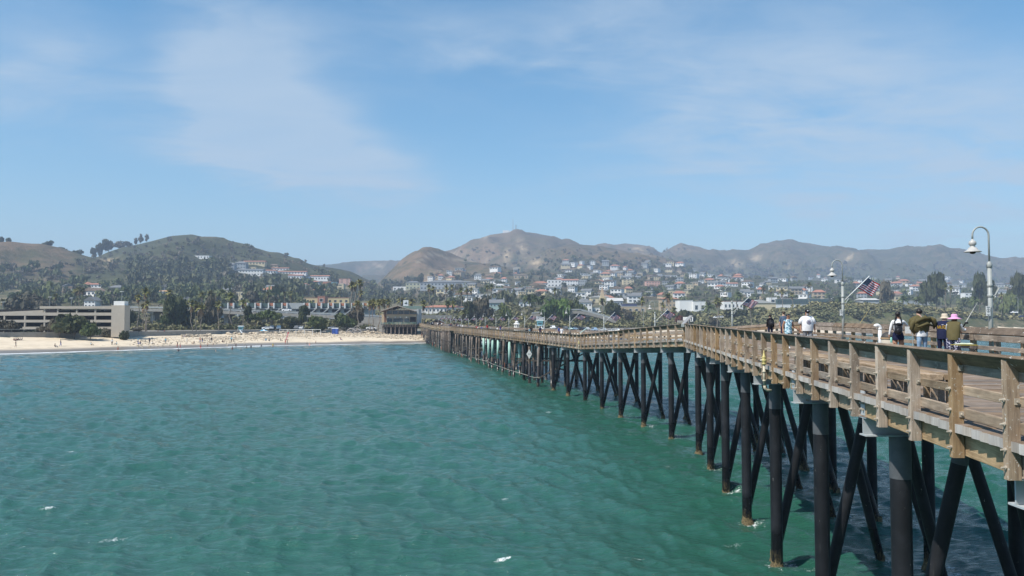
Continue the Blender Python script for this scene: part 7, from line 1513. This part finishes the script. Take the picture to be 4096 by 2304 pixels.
def panel():
    Y = 49.6; t = thing('info_panel', 'grey slanted information panel standing over the bend of the railing', 'sign', (XL(Y)+.2, Y, ZD(Y))); z = RH+.30; PG = mat('panel_grey', (.30, .29, .28), .5)
    lpart('panel_board', MB().prism([(-.25, -.28), (-.22, -.30), (.28, .22), (.25, .25)], -.42, .42).mesh('panel_board', PG), t, (0, 0, z)); lpart('front_lip', MB().prism([(-.27, -.46), (-.22, -.46), (-.22, -.30), (-.27, -.28)], -.42, .42).mesh('front_lip', LAMPP), t, (0, 0, z))
    for s in (-.3, .3): lpart('post', MB().tube([(.1, s, 0), (.1, s, z)], .035, 8).mesh('post', LAMPP), t)
    q = thing('info_panel', 'pale slanted information panel on the low stretch beside the bent man', 'sign', (XR(96)-1.6, 96, ZD(96))); lpart('panel_board', MB().prism([(-.5, .9), (-.46, .88), (.35, 1.45), (.3, 1.48)], -.5, .5).mesh('panel_board', P_MINT), q); lpart('post', MB().tube([(0, 0, 0), (0, 0, 1.2)], .05, 8).mesh('post', LAMPP), q)
    q = thing('info_panel', 'slanted board on a thin leg near the sitting anglers', 'sign', (XR(150)-2, 150, ZD(150))); lpart('panel_board', MB().prism([(-.6, .9), (-.55, .87), (.5, 1.7), (.45, 1.73)], -.4, .4).mesh('panel_board', P_CREAM), q); lpart('post', MB().tube([(0, 0, 0), (0, 0, 1.3)], .05, 8).mesh('post', LAMPP), q)
panel()
def diamond():
    Y = 103.6; x = XL(Y)+.05; z = 3.75; t = thing('warning_sign', 'white diamond warning board on a timber pile under the pier', 'sign', (x, Y-.3, z)); b = MB()
    b.prism([(0, -.62), (.36, 0), (0, .62), (-.36, 0)], -.02, .02); lpart('sign_board', b.mesh('sign_board', WHITEP), t); lpart('lettering', MB().box((-.12, -.024, .0), (.10, .006, .09)).box((.03, -.024, .0), (.07, .006, .09)).box((.14, -.024, 0), (.06, .006, .09)).mesh('lettering', BLK), t); lpart('mounting_bar', MB().box((0, .1, 0), (.06, .16, .3)).mesh('mounting_bar', WDARK), t)
diamond()
# ------------------------------------------------------------------ people farther along the pier
def far_people():
    rg = random.Random(12); mid = lambda px: 19300/(px-368)
    L = [(475.5, 'stand', SKIN_T, C_TAN, C_TAN, 'person in tan, left of the seated group by the railing'), (478, 'sit', SKIN_L, C_WHITE, C_GREY, 'person in white sitting by the railing next to the child in red'), (477, 'stand', SKIN_T, C_RED, C_NAVY, 'child in red behind the seated group'), (481.5, 'sit', SKIN_L, C_BLUE, C_SAND, 'person in blue with a cap bending by the railing'), (487.4, 'stand', SKIN_T, C_RED, C_NAVY, 'big man in a bright red shirt at the railing'), (491, 'sit', SKIN_L, C_GREY, C_BLACK, 'person with dark hair sitting between the red man and the lamp'), (497.5, 'sit', SKIN_L, C_WHITE, C_WHITE, 'person in white sitting beside the purple-clad man'), (500.5, 'stand', SKIN_T, C_PURPLE, C_BLUE, 'heavy man in purple and blue leaning toward the rail'),
         (530, 'stand', SKIN_L, C_AQUA, C_WHITE, 'child in a light blue hoodie behind the railing'), (531.2, 'stand', SKIN_D, C_BLACK, C_BLACK, 'tall person in black behind the light blue hoodie'), (527, 'sit', SKIN_T, C_BLACK, C_PINK, 'person sitting low left of the light blue hoodie'), (540.3, 'stand', SKIN_D, C_NAVY, C_NAVY, 'man in navy looking at his phone'), (559, 'stand', SKIN_T, C_BLUE, C_BLACK, 'person in dark blue by the man with the straw hat'), (561.5, 'stand', SKIN_T, C_WHITE, C_WHITE, 'man in white with a straw hat')]
    for px, pose, sk, tp, lg, lab in L:
        Y = mid(px); X = (px-512)/FPX*Y; person(lab, (X, Y, ZD(Y)+(.45 if pose == 'sit' else 0)), rg.uniform(-.6, 3.6), rg.uniform(1.6, 1.75) if 'child' not in lab else 1.35, pose, sk, tp, lg)
    for px, Y, pose, sk, tp, lab in ((603, 84, 'lean', SKIN_T, C_TAN, 'dark-haired man bent over beside the pale panel'), (610.5, 80, 'stand', SKIN_L, C_WHITE, 'person in white at the start of the low stretch'), (620.5, 74, 'stand', SKIN_D, C_BLACK, 'dark-clad person standing behind the sloping railing')):
        person(lab, ((px-512)/FPX*Y, Y, ZD(Y)-.25), .3, 1.62, pose, sk, tp, C_GREY)
    pal = [(C_WHITE, 'white'), (C_NAVY, 'navy'), (C_BLACK, 'black'), (C_WHITE, 'white'), (C_NAVY, 'navy'), (C_GREY, 'grey'), (C_TAN, 'tan'), (C_WHITE, 'white'), (C_NAVY, 'navy'), (C_SLATE, 'slate blue')]
    for k in range(40):
        near = k < 24; Y = rg.uniform(205, 238) if near else rg.uniform(255, 318); f = rg.uniform(.22, .85); X = lerp(XL(Y), XR(Y), f); tp, cn = pal[rg.randrange(len(pal))] if k else (C_RED, 'red')
        if f < .4 and cn == 'tan': tp, cn = C_WHITE, 'white'
        person('person in %s in the crowd %s' % (cn, 'standing by the landing far down the pier' if near else 'close to the restaurant end of the pier'), (X, Y, ZD(Y)), rg.uniform(0, 6.28), rg.uniform(1.55, 1.8), rg.choice(('stand', 'walk', 'stand')), rg.choice((SKIN_T, SKIN_L, SKIN_D)), tp, rg.choice((C_NAVY, C_BLACK, C_GREY, C_TAN)), 'crowd on the far part of the pier')
far_people()
# ------------------------------------------------------------------ cars
def car_meshes():
    def shell(prof, w):
        b = MB(); n = len(prof); ws = [w*(1.0 if z < .85 else .84) for x, z in prof]; vs = [(x, -k, z) for (x, z), k in zip(prof, ws)]+[(x, k, z) for (x, z), k in zip(prof, ws)]
        return b.add(vs, [tuple(range(n-1, -1, -1)), tuple(range(n, 2*n))]+[(i, (i+1) % n, (i+1) % n+n, i+n) for i in range(n)])
    sedan = [(-2.2, .35), (2.2, .35), (2.25, .62), (2.1, .82), (1.1, .93), (.5, 1.40), (-.9, 1.42), (-1.6, .98), (-2.15, .92), (-2.25, .6)]
    suv = [(-2.3, .42), (2.3, .42), (2.35, .75), (2.2, 1.0), (1.2, 1.08), (.65, 1.68), (-2.0, 1.72), (-2.25, 1.1), (-2.32, .7)]
    out = {}
    for nm, pr, zt, x0, x1 in (('sedan', sedan, 1.36, -1.25, .75), ('suv', suv, 1.62, -2.0, .85)):
        g = MB(); zb = .95 if nm == 'sedan' else 1.1
        for s in (-1, 1):
            n = 3
            for k in range(n): a = lerp(x0, x1, k/n)+.06; c = lerp(x0, x1, (k+1)/n)-.06; g.box(((a+c)/2, s*(.80 if nm == 'sedan' else .82), (zb+zt)/2), ((c-a), .10, (zt-zb)*.8))
        f = MB().add([(.62, -.62, zt-.02), (1.12, -.66, zb), (1.12, .66, zb), (.62, .62, zt-.02), (.60, -.62, zt-.1), (1.06, -.66, zb-.05), (1.06, .66, zb-.05), (.60, .62, zt-.1)], [(0, 1, 2, 3), (7, 6, 5, 4), (0, 4, 5, 1), (1, 5, 6, 2), (2, 6, 7, 3), (3, 7, 4, 0)])
        out[nm] = (shell(pr, .9).mesh('body', C_WHITE), g.mesh('side_window', GLASS), f.mesh('windscreen', GLASS))
    wh = MB(); wh.tube([(0, -.11, 0), (0, .11, 0)], .33, 14); out['wheel'] = wh.mesh('wheel', BLK); out['lamp'] = MB().box((0, 0, 0), (.06, .30, .14)).mesh('headlight', WHITEP); out['tail'] = MB().box((0, 0, 0), (.06, .26, .14)).mesh('tail_light', mat('tail_red', (.4, .02, .02), .4))
    return out
CARM = car_meshes()
CARP = {k: mat('car_'+k, c, .3, var=.03, spec=.6) for k, c in dict(white=(.75, .75, .74), silver=(.40, .42, .43), black=(.015, .015, .017), navy=(.02, .03, .08), blue=(.25, .36, .48), teal=(.03, .25, .28), grey=(.12, .125, .13), red=(.4, .03, .03)).items()}
def car(label, px, d, kind, colour, rz, z=None, s=1.0):
    x = (px-512)/FPX*d; t = thing('parked_car', label, 'car', (x, d, (gz(x, d) if z is None else z)+.02), rz, None, s); b = lpart('body', CARM[kind][0], t); b.material_slots[0].link = 'OBJECT'; b.material_slots[0].material = CARP[colour]
    lpart('side_window', CARM[kind][1], t); lpart('windscreen', CARM[kind][2], t)
    for sx in (-1.35, 1.4):
        for sy in (-.82, .82): lpart('wheel', CARM['wheel'], t, (sx, sy, .33))
    for sy in (-.62, .62): lpart('headlight', CARM['lamp'], t, (2.27 if kind == 'suv' else 2.18, sy, .72)); lpart('tail_light', CARM['tail'], t, (-2.29 if kind == 'suv' else -2.2, sy, .78))
for px, k, c, rz, lab in ((553, 'suv', 'white', -1.35, 'white off-roader facing the pier by the lifeguard tower'), (557.5, 'sedan', 'black', -1.5, 'dark car squeezed next to the white off-roader'), (565.5, 'suv', 'grey', -1.4, 'grey off-roader behind the straw-hat man'), (569.5, 'sedan', 'teal', -.4, 'teal car in the beach car park'), (574.5, 'sedan', 'blue', -1.2, 'pale blue car next to the teal one'), (579.8, 'suv', 'black', -1.4, 'black off-roader in the middle of the car park row'), (583.3, 'sedan', 'navy', -.8, 'navy car beside the black off-roader'), (587, 'suv', 'silver', -1.3, 'silver off-roader left of the blue van'), (594.5, 'suv', 'blue', -1.3, 'blue-grey van facing the beach near a lamp'), (603.5, 'suv', 'silver', -1.3, 'silver van behind the lamp pole'), (610.5, 'sedan', 'silver', -.6, 'silver saloon beside the white pickup'), (616.5, 'suv', 'white', -.5, 'white pickup-like car at the sunny end of the row'), (628, 'suv', 'navy', -.2, 'dark blue van above the sloping railing'), (636, 'sedan', 'blue', -.3, 'light blue car standing alone past the dark van')):
    car(lab, px, 382, k, c, rz)
for px, k, c, rz, lab in ((268, 'sedan', 'white', .2, 'white car parked by the sea front, first of the row'), (272.3, 'suv', 'silver', -1.4, 'silver car seen end-on in the sea front row'), (275, 'sedan', 'black', .1, 'black low car in the sea front row'), (279, 'suv', 'white', -1.3, 'white van end-on at the post of the white frame'), (297, 'suv', 'grey', -1.5, 'grey car behind the middle of the white frame'), (301.5, 'sedan', 'white', -1.5, 'white car behind the middle of the white frame'), (317, 'sedan', 'black', .1, 'dark car behind the right end of the white frame'), (333.5, 'sedan', 'silver', .2, 'silver car right above the blue portable toilets'), (344, 'suv', 'silver', -1.4, 'pale car left of the driftwood arch'), (352, 'sedan', 'grey', .2, 'grey car behind the driftwood arch'), (371.5, 'sedan', 'white', .1, 'white car under the three palms by the restaurant')):
    d = interp(px, [(260, 318), (345, 340), (380, 345)]); car(lab, px, d, k, c, rz)
for px, py, d, k, c, rz, lab in ((685, 317.5, 560, 'suv', 'white', 2.9, 'white van on the coast road by the dark red bush'), (715.8, 317.3, 560, 'suv', 'white', 3.1, 'white van on the coast road beside the twin palms'), (719.8, 317, 560, 'suv', 'white', 3.1, 'second white van close behind the first on the coast road'), (1014, 312.3, 585, 'suv', 'white', 3.0, 'white pickup on the coast road right of the tall lamp'), (1022, 316.5, 560, 'suv', 'navy', 3.0, 'dark blue van at the right edge above the pebble beach'), (540.5, 318, 440, 'suv', 'white', .1, 'white minibus under the overpass'), (287, 309.7, 371, 'sedan', 'white', 0, 'white car driving on the freeway viaduct')):
    p = at(px, py, d); car(lab, px, d, k, c, rz, p.z-.8)
# ------------------------------------------------------------------ the beach
ROCK = mat('boulder', (.26, .21, .15), .95, col2=(.52, .44, .33), scale=1.2, bump=.6, objvar=.3)
def rock_mesh(v):
    rg = random.Random(v); b = MB().ball((0, 0, 0), (1, .8, .62), 7, 5, .22, rg); return b.mesh('boulder', ROCK, False)
ROCKS = [rock_mesh(k) for k in range(5)]
def rocks():
    rg = random.Random(6); zones = [(182, 212, 22, 'under the leaning palm cluster'), (228, 262, 26, 'around the blue lifeguard tower'), (266, 322, 44, 'behind the white beach frame'), (326, 352, 24, 'around the blue toilets'), (360, 384, 20, 'left of the restaurant piles')]
    for a, b, n, w in zones:
        for k in range(n):
            px = lerp(a, b, (k+rg.random())/n); d = interp(px, [(170, 270), (235, 295), (290, 312), (345, 325), (380, 330)])+rg.uniform(-5, 1); x = (px-512)/FPX*d; s = rg.uniform(.35, 1.0)
            big = s > .85; o = link('boulder', ROCKS[k % 5], None); o.location = (x, d, gz(x, d)+s*.25); o.rotation_euler = (rg.uniform(-.4, .4), rg.uniform(-.4, .4), rg.uniform(0, 6)); o.scale = (s*1.1, s, s)
            tag(o, '%s tan boulder in the row %s' % ('large' if big else 'medium' if s > .6 else 'small', w), 'boulder', 'boulders '+w)
    b = MB(); r2 = random.Random(8)
    for _ in range(2600):
        px = r2.uniform(130, 424); d0 = interp(px, [(130, 238), (235, 275), (290, 297), (345, 312), (424, 322)]); d = d0+r2.gauss(0, 7) if px < 375 else r2.uniform(301, 326); x = (px-512)/FPX*d; s = r2.uniform(.1, .34)*(1 if px < 375 else 1.35)
        if px < 200 and r2.random() < .6: continue
        b.ball((x, d, gz(x, d)+s*.2), (s*1.2, s, s*.75), 5, 4, .25, r2)
    b.build('cobbles', ROCK, kind='stuff')
rocks()
LGB = mat('lifeguard_blue', (.20, .48, .55), .6, var=.05); LGW = mat('lifeguard_white', (.70, .72, .72), .6, var=.04)
def lifeguard(label, px, py_top, d, s, z=None):
    p = at(px, py_top, d); t = thing('lifeguard_tower', label, 'lifeguard tower', (p.x, d, p.z-4.9*s), 0, None, s)
    lpart('roof', MB().add([(-2.1, -1.9, 4.55), (2.1, -1.9, 4.55), (2.1, 1.9, 4.55), (-2.1, 1.9, 4.55), (-1.4, -1.2, 4.9), (1.4, -1.2, 4.9), (1.4, 1.2, 4.9), (-1.4, 1.2, 4.9)], [(3, 2, 1, 0), (4, 5, 6, 7), (0, 1, 5, 4), (1, 2, 6, 5), (2, 3, 7, 6), (3, 0, 4, 7)]).mesh('roof', LGW), t)
    lpart('cabin', MB().add([(-1.05, -1.0, 2.1), (1.05, -1.0, 2.1), (1.05, 1, 2.1), (-1.05, 1, 2.1), (-1.5, -1.3, 4.54), (1.5, -1.3, 4.54), (1.5, 1.3, 4.54), (-1.5, 1.3, 4.54)], [(3, 2, 1, 0), (4, 5, 6, 7), (0, 1, 5, 4), (1, 2, 6, 5), (2, 3, 7, 6), (3, 0, 4, 7)]).mesh('cabin', LGB), t)
    for x in (-.55, 0, .55): lpart('window', MB().box((x, -1.14, 3.0), (.42, .14, .75)).mesh('window', GLASS), t)
    lpart('deck', MB().box((0, 0, 2.0), (4.2, 3.6, .18)).mesh('deck', LGW), t)
    for sx in (-1.8, 1.8):
        lpart('handrail', MB().tube([(sx, -1.7, 2.95), (sx, 1.7, 2.95)], .04, 6).mesh('handrail', LGW), t); lpart('brace', MB().tube([(sx, -1.4, 0), (-sx*.4, -1.4, 1.9)], .06, 6).mesh('brace', LGW), t)
        for sy in (-1.6, 1.6): lpart('leg', MB().tube([(sx, sy, -1.5), (sx, sy, 1.92)], .09, 8).mesh('leg', LGW), t); lpart('rail_post', MB().tube([(sx, sy, 2.1), (sx, sy, 2.95)], .04, 6).mesh('rail_post', LGW), t)
    lpart('ramp', MB().beam((0, -1.8, 1.9), (2.6, -4.4, -.4), .8, .1).mesh('ramp', LGW), t)
lifeguard('turquoise lifeguard tower with a white roof above the boulders', 241, 325.8, 300, .55); lifeguard('pale blue lifeguard tower rising behind the pier railing', 539.8, 319.6, 352, .95)
def kiosk():
    d = 345; p = at(516.7, 328, d); t = thing('kiosk', 'white cupola-topped kiosk behind the pier railing', 'kiosk', p); z = lambda q: (328-q)*d/FPX
    lpart('base', MB().lathe([(1.15, -3), (1.15, z(324.5)), (1.35, z(324.4)), (1.35, z(324.1))], n=8).mesh('base', P_WHITE), t); lpart('lower_roof', MB().lathe([(1.6, z(324.05)), (.8, z(323.2)), (.75, z(323.1))], n=8).mesh('lower_roof', P_WHITE), t); lpart('lantern', MB().lathe([(.7, z(323.08)), (.7, z(322.2)), (.95, z(322.15)), (.5, z(321.5)), (.1, z(320.8)), (0, z(320.5))], n=8).mesh('lantern', P_WHITE), t)
    for k in range(8): a = math.pi*(k+.5)/4; lpart('window', MB().box((0, 0, 0), (.35, .12, .8)).mesh('window', GLASS), t, (1.08*math.cos(a), 1.08*math.sin(a), z(325.8)), a+math.pi/2)
    q = at(524, 328, 340); t = thing('shelter', 'small shelter with a slanting dark roof beside the white kiosk', 'shelter', q); lpart('roof', MB().add([(-2, -1, .3), (1.6, -1, 2.0), (1.6, 1, 2.0), (-2, 1, .3), (-2, -1, .1), (1.6, -1, 1.8), (1.6, 1, 1.8), (-2, 1, .1)], [(0, 1, 2, 3), (7, 6, 5, 4), (0, 4, 5, 1), (1, 5, 6, 2), (2, 6, 7, 3), (3, 7, 4, 0)]).mesh('roof', R_BROWN), t); lpart('post', MB().box((1.3, 0, 0), (.3, .3, 3.5)).mesh('post', WDARK), t)
    d = 335; p = at(437.5, 323, d); t = thing('pavilion', 'small dark gabled pavilion at the head of the pier behind the crowd', 'pavilion', p); k = d/FPX
    lpart('roof', MB().prism([(-8*k, 0), (0, 4.2*k), (8*k, .3*k), (8*k, 0), (0, 3.8*k), (-8*k, -.4*k)], -2, 4).mesh('roof', R_GREY), t); lpart('wall', MB().box((-2*k, 1, -1.5*k), (9*k, 4, 4.6*k)).mesh('wall', DARKIN), t); lpart('gable', MB().prism([(-5*k, .2), (0, 3.3*k), (6*k, .6*k), (6*k, -3*k), (3*k, -3*k)], 1.5, 1.8).mesh('gable', P_BRICK), t)
    for s in (-6.5, -1, 5): lpart('post', MB().box((s*k, -1.8, -1.6*k), (.25, .25, 4.4*k)).mesh('post', LAMPP), t)
kiosk()
def beach_things():
    d = 306; X = lambda px: (px-512)/FPX*d; zt = at(280, 329.6, d).z; t = thing('beach_frame', 'white six-post beach frame with a top rail', 'beach frame', (X(280), d, gz(X(280), d)))
    for px in (279.9, 288.2, 296.3, 304.6, 312.8, 321): MB().tube([(X(px), d, gz(X(px), d)-.3), (X(px), d, zt)], .09, 7).build('post', WHITEP, t)
    MB().tube([(X(279.9), d, zt), (X(321), d, zt)], .08, 7).build('top_rail', WHITEP, t)
    BL = mat('toilet_blue', (.03, .07, .32), .5)
    for px, lab in ((333.5, 'blue portable toilet tilted left of the pair'), (336.8, 'upright blue portable toilet, right of the pair')):
        p = hit(px, 334.2); t = thing('portable_toilet', lab, 'portable toilet', p, .3 if px < 335 else 0); lpart('cabin', MB().box((0, 0, 1.05), (1.15, 1.15, 2.1)).mesh('cabin', BL), t); lpart('roof', MB().box((0, 0, 2.18), (1.2, 1.2, .14), 0, .7).mesh('roof', LGW), t); lpart('door', MB().box((0, -.60, 1.0), (.7, .05, 1.8)).mesh('door', mat('toilet_door', (.05, .12, .42), .5)), t)
    p = hit(354.5, 334.0); t = thing('driftwood_arch', 'tangle of bleached driftwood arches on the beach', 'driftwood', p); rg = random.Random(5); DW = mat('bleached_driftwood', (.48, .44, .42), .9)
    for k in range(9): a = rg.uniform(-.5, .5); r = rg.uniform(.9, 1.9); x0 = rg.uniform(-1.8, 1.6); MB().tube([p+Vector((x0+r*math.cos(q)*1.1, a, max(-.1, (1.5 if k else 2.4)*r*.8*math.sin(q)))) for q in np.linspace(0, math.pi, 8)], .07, 6).build('branch', DW, t, True)
    for k in range(16): q = p+Vector((rg.uniform(-2.4, 2.4), rg.uniform(-.5, .3), 0)); MB().tube([q, q+Vector((rg.uniform(-.5, .5), rg.uniform(-.2, .2), rg.uniform(.4, 1.2)))], .05, 5).build('stick', DW, t)
    p = hit(285.2, 341.3); t = thing('red_banner', 'tall red banner leaning on the sand', 'banner', p); RB = mat('banner_red', (.50, .03, .035), .8); h = (341.3-332.3)*p.y/FPX
    q = Vector((.75, 0, h)); MB().tube([p-Vector((0, 0, .2)), p+q], .04, 6).build('pole', C_WHITE, t); MB().add([p+Vector((.03, 0, .35)), p+Vector((.55, 0, .35)), p+q+Vector((.45, 0, -.05)), p+q+Vector((-.03, 0, -.02)), p+Vector((.03, .03, .35)), p+Vector((.55, .03, .35)), p+q+Vector((.45, .03, -.05)), p+q+Vector((-.03, .03, -.02))], [(0, 1, 2, 3), (7, 6, 5, 4), (0, 4, 5, 1), (1, 5, 6, 2), (2, 6, 7, 3), (3, 7, 4, 0)]).build('cloth', RB, t)
    for k in range(4): MB().box(tuple(p+q*(.25+.17*k)+Vector((.25, -.02, 0))), (.22, .02, .22)).build('marking', C_WHITE, t)
    p = hit(263, 335.6); t = thing('beach_umbrella', 'blue beach umbrella with white panels', 'umbrella', p, 0, None, 1.15); pole = MB().tube([(0, 0, -.1), (.2, 0, 2.0)], .025, 6); lpart('pole', pole.mesh('pole', WHITEP), t)
    for k in range(8):
        a0, a1 = math.pi*k/4, math.pi*(k+1)/4; lpart('panel', MB().add([(.2, 0, 2.0), (.2+1.25*math.cos(a0), 1.25*math.sin(a0), 1.5), (.2+1.25*math.cos(a1), 1.25*math.sin(a1), 1.5), (.2, 0, 1.96), (.2+1.25*math.cos(a0), 1.25*math.sin(a0), 1.47), (.2+1.25*math.cos(a1), 1.25*math.sin(a1), 1.47)], [(0, 1, 2), (5, 4, 3), (1, 4, 5, 2), (0, 3, 4, 1), (2, 5, 3, 0)]).mesh('panel', C_AQUA if k % 3 else C_WHITE), t)
    # white hut behind the kink of the railing
    p = at(686, 318, 395); t = thing('sign_box', 'white box-like beach sign with two dark roundels', 'sign', p); k = 395/FPX; lpart('board', MB().box((2*k, 0, -1.2*k), (9.5*k, 1.2, 4.5*k)).mesh('board', WHITEP), t); lpart('low_block', MB().box((-2.5*k, 0, -3.5*k), (12*k, 1.6, 2.2*k)).mesh('low_block', CONC), t)
    for z in (-.2, -2.0): lpart('roundel', MB().tube([(5*k, -.62, z*k), (5*k, -.66, z*k)], .75*k, 12).mesh('roundel', BLK), t)
    for k_, (px, yb, yt, d, lab) in enumerate(((941, 306, 299.5, 640, 'curved street light on the coast road in front of the eucalyptus'), (1018, 313, 298, 585, 'curved street light at the right edge'), (574, 309, 296, 452, 'slim street light on the crest of the overpass'), (584, 311, 298.8, 455, 'short street light in front of the tall white house'), (701, 318, 301, 600, 'slim pole before the white block'), (661, 322, 303, 470, 'plain wooden pole left of the office'), (666.5, 322, 310, 468, 'short pole right of the plain wooden one'), (643.5, 325, 308, 420, 'wooden pole beside the shaggy palm'), (152.5, 324, 311, 330, 'double curved street light under the viaduct'), (400.5, 305, 296, 380, 'slim pole over the restaurant ridge'))):
        a, b = at(px, yb, d), at(px, yt, d); t = thing('street_light', lab, 'street light', a); MB().tube([a-Vector((0, 0, 2)), b], .10*d/500, 6).build('pole', LAMPP, t); MB().tube([b, b+Vector((-.8, 0, .5)), b+Vector((-2.0, 0, .6))], .07*d/500, 5).build('arm', LAMPP, t); MB().box(tuple(b+Vector((-2.2, 0, .55))), (.8, .3, .15)).build('lamp_head', LAMPS, t)
    p = at(405.5, 305, 345); t = thing('shop_sign', 'white box sign on a pole above the restaurant roof', 'sign', at(405.5, 310, 345)); MB().box(tuple(at(405.8, 303.2, 345)), (2.2, .4, 2.6)).build('sign_box', LGW, t); MB().tube([at(405.8, 311, 345), at(405.8, 304.5, 345)], .1, 6).build('pole', LAMPP, t); MB().box(tuple(at(405.8, 303.2, 344.7)), (1.2, .06, .3)).box(tuple(at(406.1, 302.7, 344.7)), (.3, .06, 1.0)).build('lettering', P_TEAL, t)
beach_things()
def beach_people():
    rg = random.Random(17); pal = [(C_BLACK, 'black'), (C_WHITE, 'white'), (C_NAVY, 'navy'), (C_RED, 'red'), (C_SAND, 'pale'), (C_AQUA, 'light blue'), (C_GREY, 'grey')]
    L = [(15.7, 347.3, 'walk', 'standing alone near the wrack line under the first parked decks'), (55, 347.2, 'sit', 'crouching at the wrack line'), (60.6, 346.8, 'walk', 'walking beside the crouching one at the wrack line'), (112, 345.5, 'walk', 'stepping along the wrack line below the stair tower'), (116.6, 345.2, 'sit', 'sitting just right of the stepping one below the tower'), (91, 345.5, 'sit', 'lying group of towels below the small cypress'), (138, 344.2, 'stand', 'standing at the left of the beach party'), (140.5, 344.4, 'sit', 'sitting with the beach party'), (149.5, 344.2, 'stand', 'dark-haired, standing in the middle of the beach party'), (152, 344.5, 'sit', 'sitting low in the middle of the beach party'), (165.5, 344, 'stand', 'standing alone right of the beach party'), (187, 344, 'stand', 'standing left of the white heap on the sand'), (194, 344.2, 'sit', 'sitting by the white heap on the sand'), (200, 343.2, 'stand', 'left one of a couple on the upper sand'), (202.3, 343.2, 'stand', 'right one of a couple on the upper sand'), (209.8, 342.8, 'stand', 'standing by the pale towels'), (211.5, 342.8, 'stand', 'pale-skinned, beside the pale towels'), (222.5, 342.8, 'sit', 'sitting alone on the mid sand'), (231.5, 342.3, 'stand', 'left one of the pair in dark clothes'), (233.6, 342.2, 'stand', 'right one of the pair in dark clothes'), (266, 341, 'sit', 'sitting near the umbrella'), (269, 341, 'sit', 'lying right of the umbrella'), (340.7, 340, 'sit', 'sitting alone on the long empty sand'), (280.5, 341, 'sit', 'sitting left of the red banner'), (158, 335.4, 'stand', 'standing among the first boulders'), (164.3, 335.3, 'stand', 'standing right of the first boulders'), (185.5, 336.8, 'sit', 'left one of two sitting below the wall'), (187.5, 336.8, 'sit', 'right one of two sitting below the wall')]
    L += [(14+2*k, 340.8-.1*k, 'sit', 'number in the row sitting high on the sand') for k in range(5)]
    for i, (px, py, pose, w) in enumerate(L):
        h = hit(px, py, 180)
        if h is None: continue
        tp, cn = pal[rg.randrange(len(pal))]; g = None
        if w.startswith('number'): w = 'sitting in the short row high on the sand'; g = 'row of people sitting high on the sand'
        sw = rg.random() < .45; person('person in %s %s' % (cn, w), h, rg.uniform(0, 6.28), rg.uniform(1.6, 1.8)*1.08, pose, rg.choice((SKIN_T, SKIN_L, SKIN_D)), tp, rg.choice((C_NAVY, C_BLACK, C_GREY, C_BLUE)), g, sleeve=SKIN_T if sw else None, shin=SKIN_T if sw else None)
    WL = [(177.2, 348.2, 0, 'standing ankle deep, left of the wading pair'), (180.2, 348.3, 0, 'standing ankle deep, right of the wading pair'), (178.5, 351, -.95, 'swimming just in front of the wading pair'), (200.6, 347.8, -.3, 'wading in the foam left of the tall bather'), (207.5, 347, -.2, 'tall bather in the foam'), (213, 346.6, -.3, 'bather right of the tall one'), (215.7, 351, -1.1, 'head above the water out from the foam'), (232.3, 349.3, -.7, 'child with an orange float in the waves'), (236, 346.8, -.5, 'bather near the child with the float'), (246.7, 347.8, -.9, 'head and shoulders in the surf'), (251, 347.6, -.8, 'bather waist deep in the surf'), (241, 350.2, -1.2, 'head bobbing beyond the surf'), (261.3, 346.2, -1.0, 'swimmer low in the surf'), (285.3, 345, 0, 'left one of two girls standing at the water edge'), (287.2, 345, 0, 'right one of two girls standing at the water edge'), (273, 346.3, -.6, 'child in yellow splashing at the edge'), (307, 344.8, -.6, 'bather crouching in the shallows'), (309.5, 344.9, -.7, 'second bather crouching in the shallows'), (315.8, 344.3, -.4, 'reddish bather in the shallows'), (118, 350, -.5, 'child playing in the first foam')]
    for px, py, dz, w in WL:
        r = ray(px, py); t = -CAMZ/r.z; x, y = r.x*t, r.y*t; z = max(gz(x, y), dz-.05) if y > 120 else dz
        person('person %s' % w, (x, y, z if dz == 0 else dz-.1), rg.uniform(0, 6.28), 1.72, 'stand', rg.choice((SKIN_T, SKIN_L, SKIN_D)), C_YELLOW if 'yellow' in w else rg.choice((SKIN_T, C_BLACK, SKIN_L, C_NAVY)), rg.choice((C_NAVY, C_BLACK, C_RED)), shin=SKIN_T, feet=SKIN_T, sleeve=SKIN_T)
beach_people()

# ------------------------------------------------------------------ the air
def haze():
    m = bpy.data.materials.new('haze_air'); m.use_nodes = True; nt = m.node_tree; nt.nodes.clear()
    o = nt.nodes.new('ShaderNodeOutputMaterial'); v = nt.nodes.new('ShaderNodeVolumePrincipled'); v.inputs['Color'].default_value = (0.66, 0.80, 1.0, 1)
    v.inputs['Density'].default_value = HAZE; v.inputs['Anisotropy'].default_value = 0.0; nt.links.new(v.outputs[0], o.inputs['Volume'])
    b = MB().bb(-9000, 9000, -4000, 9000, -6.0, 345.0); b.build('haze', m, kind='stuff')
HAZE = 0.00025
haze()
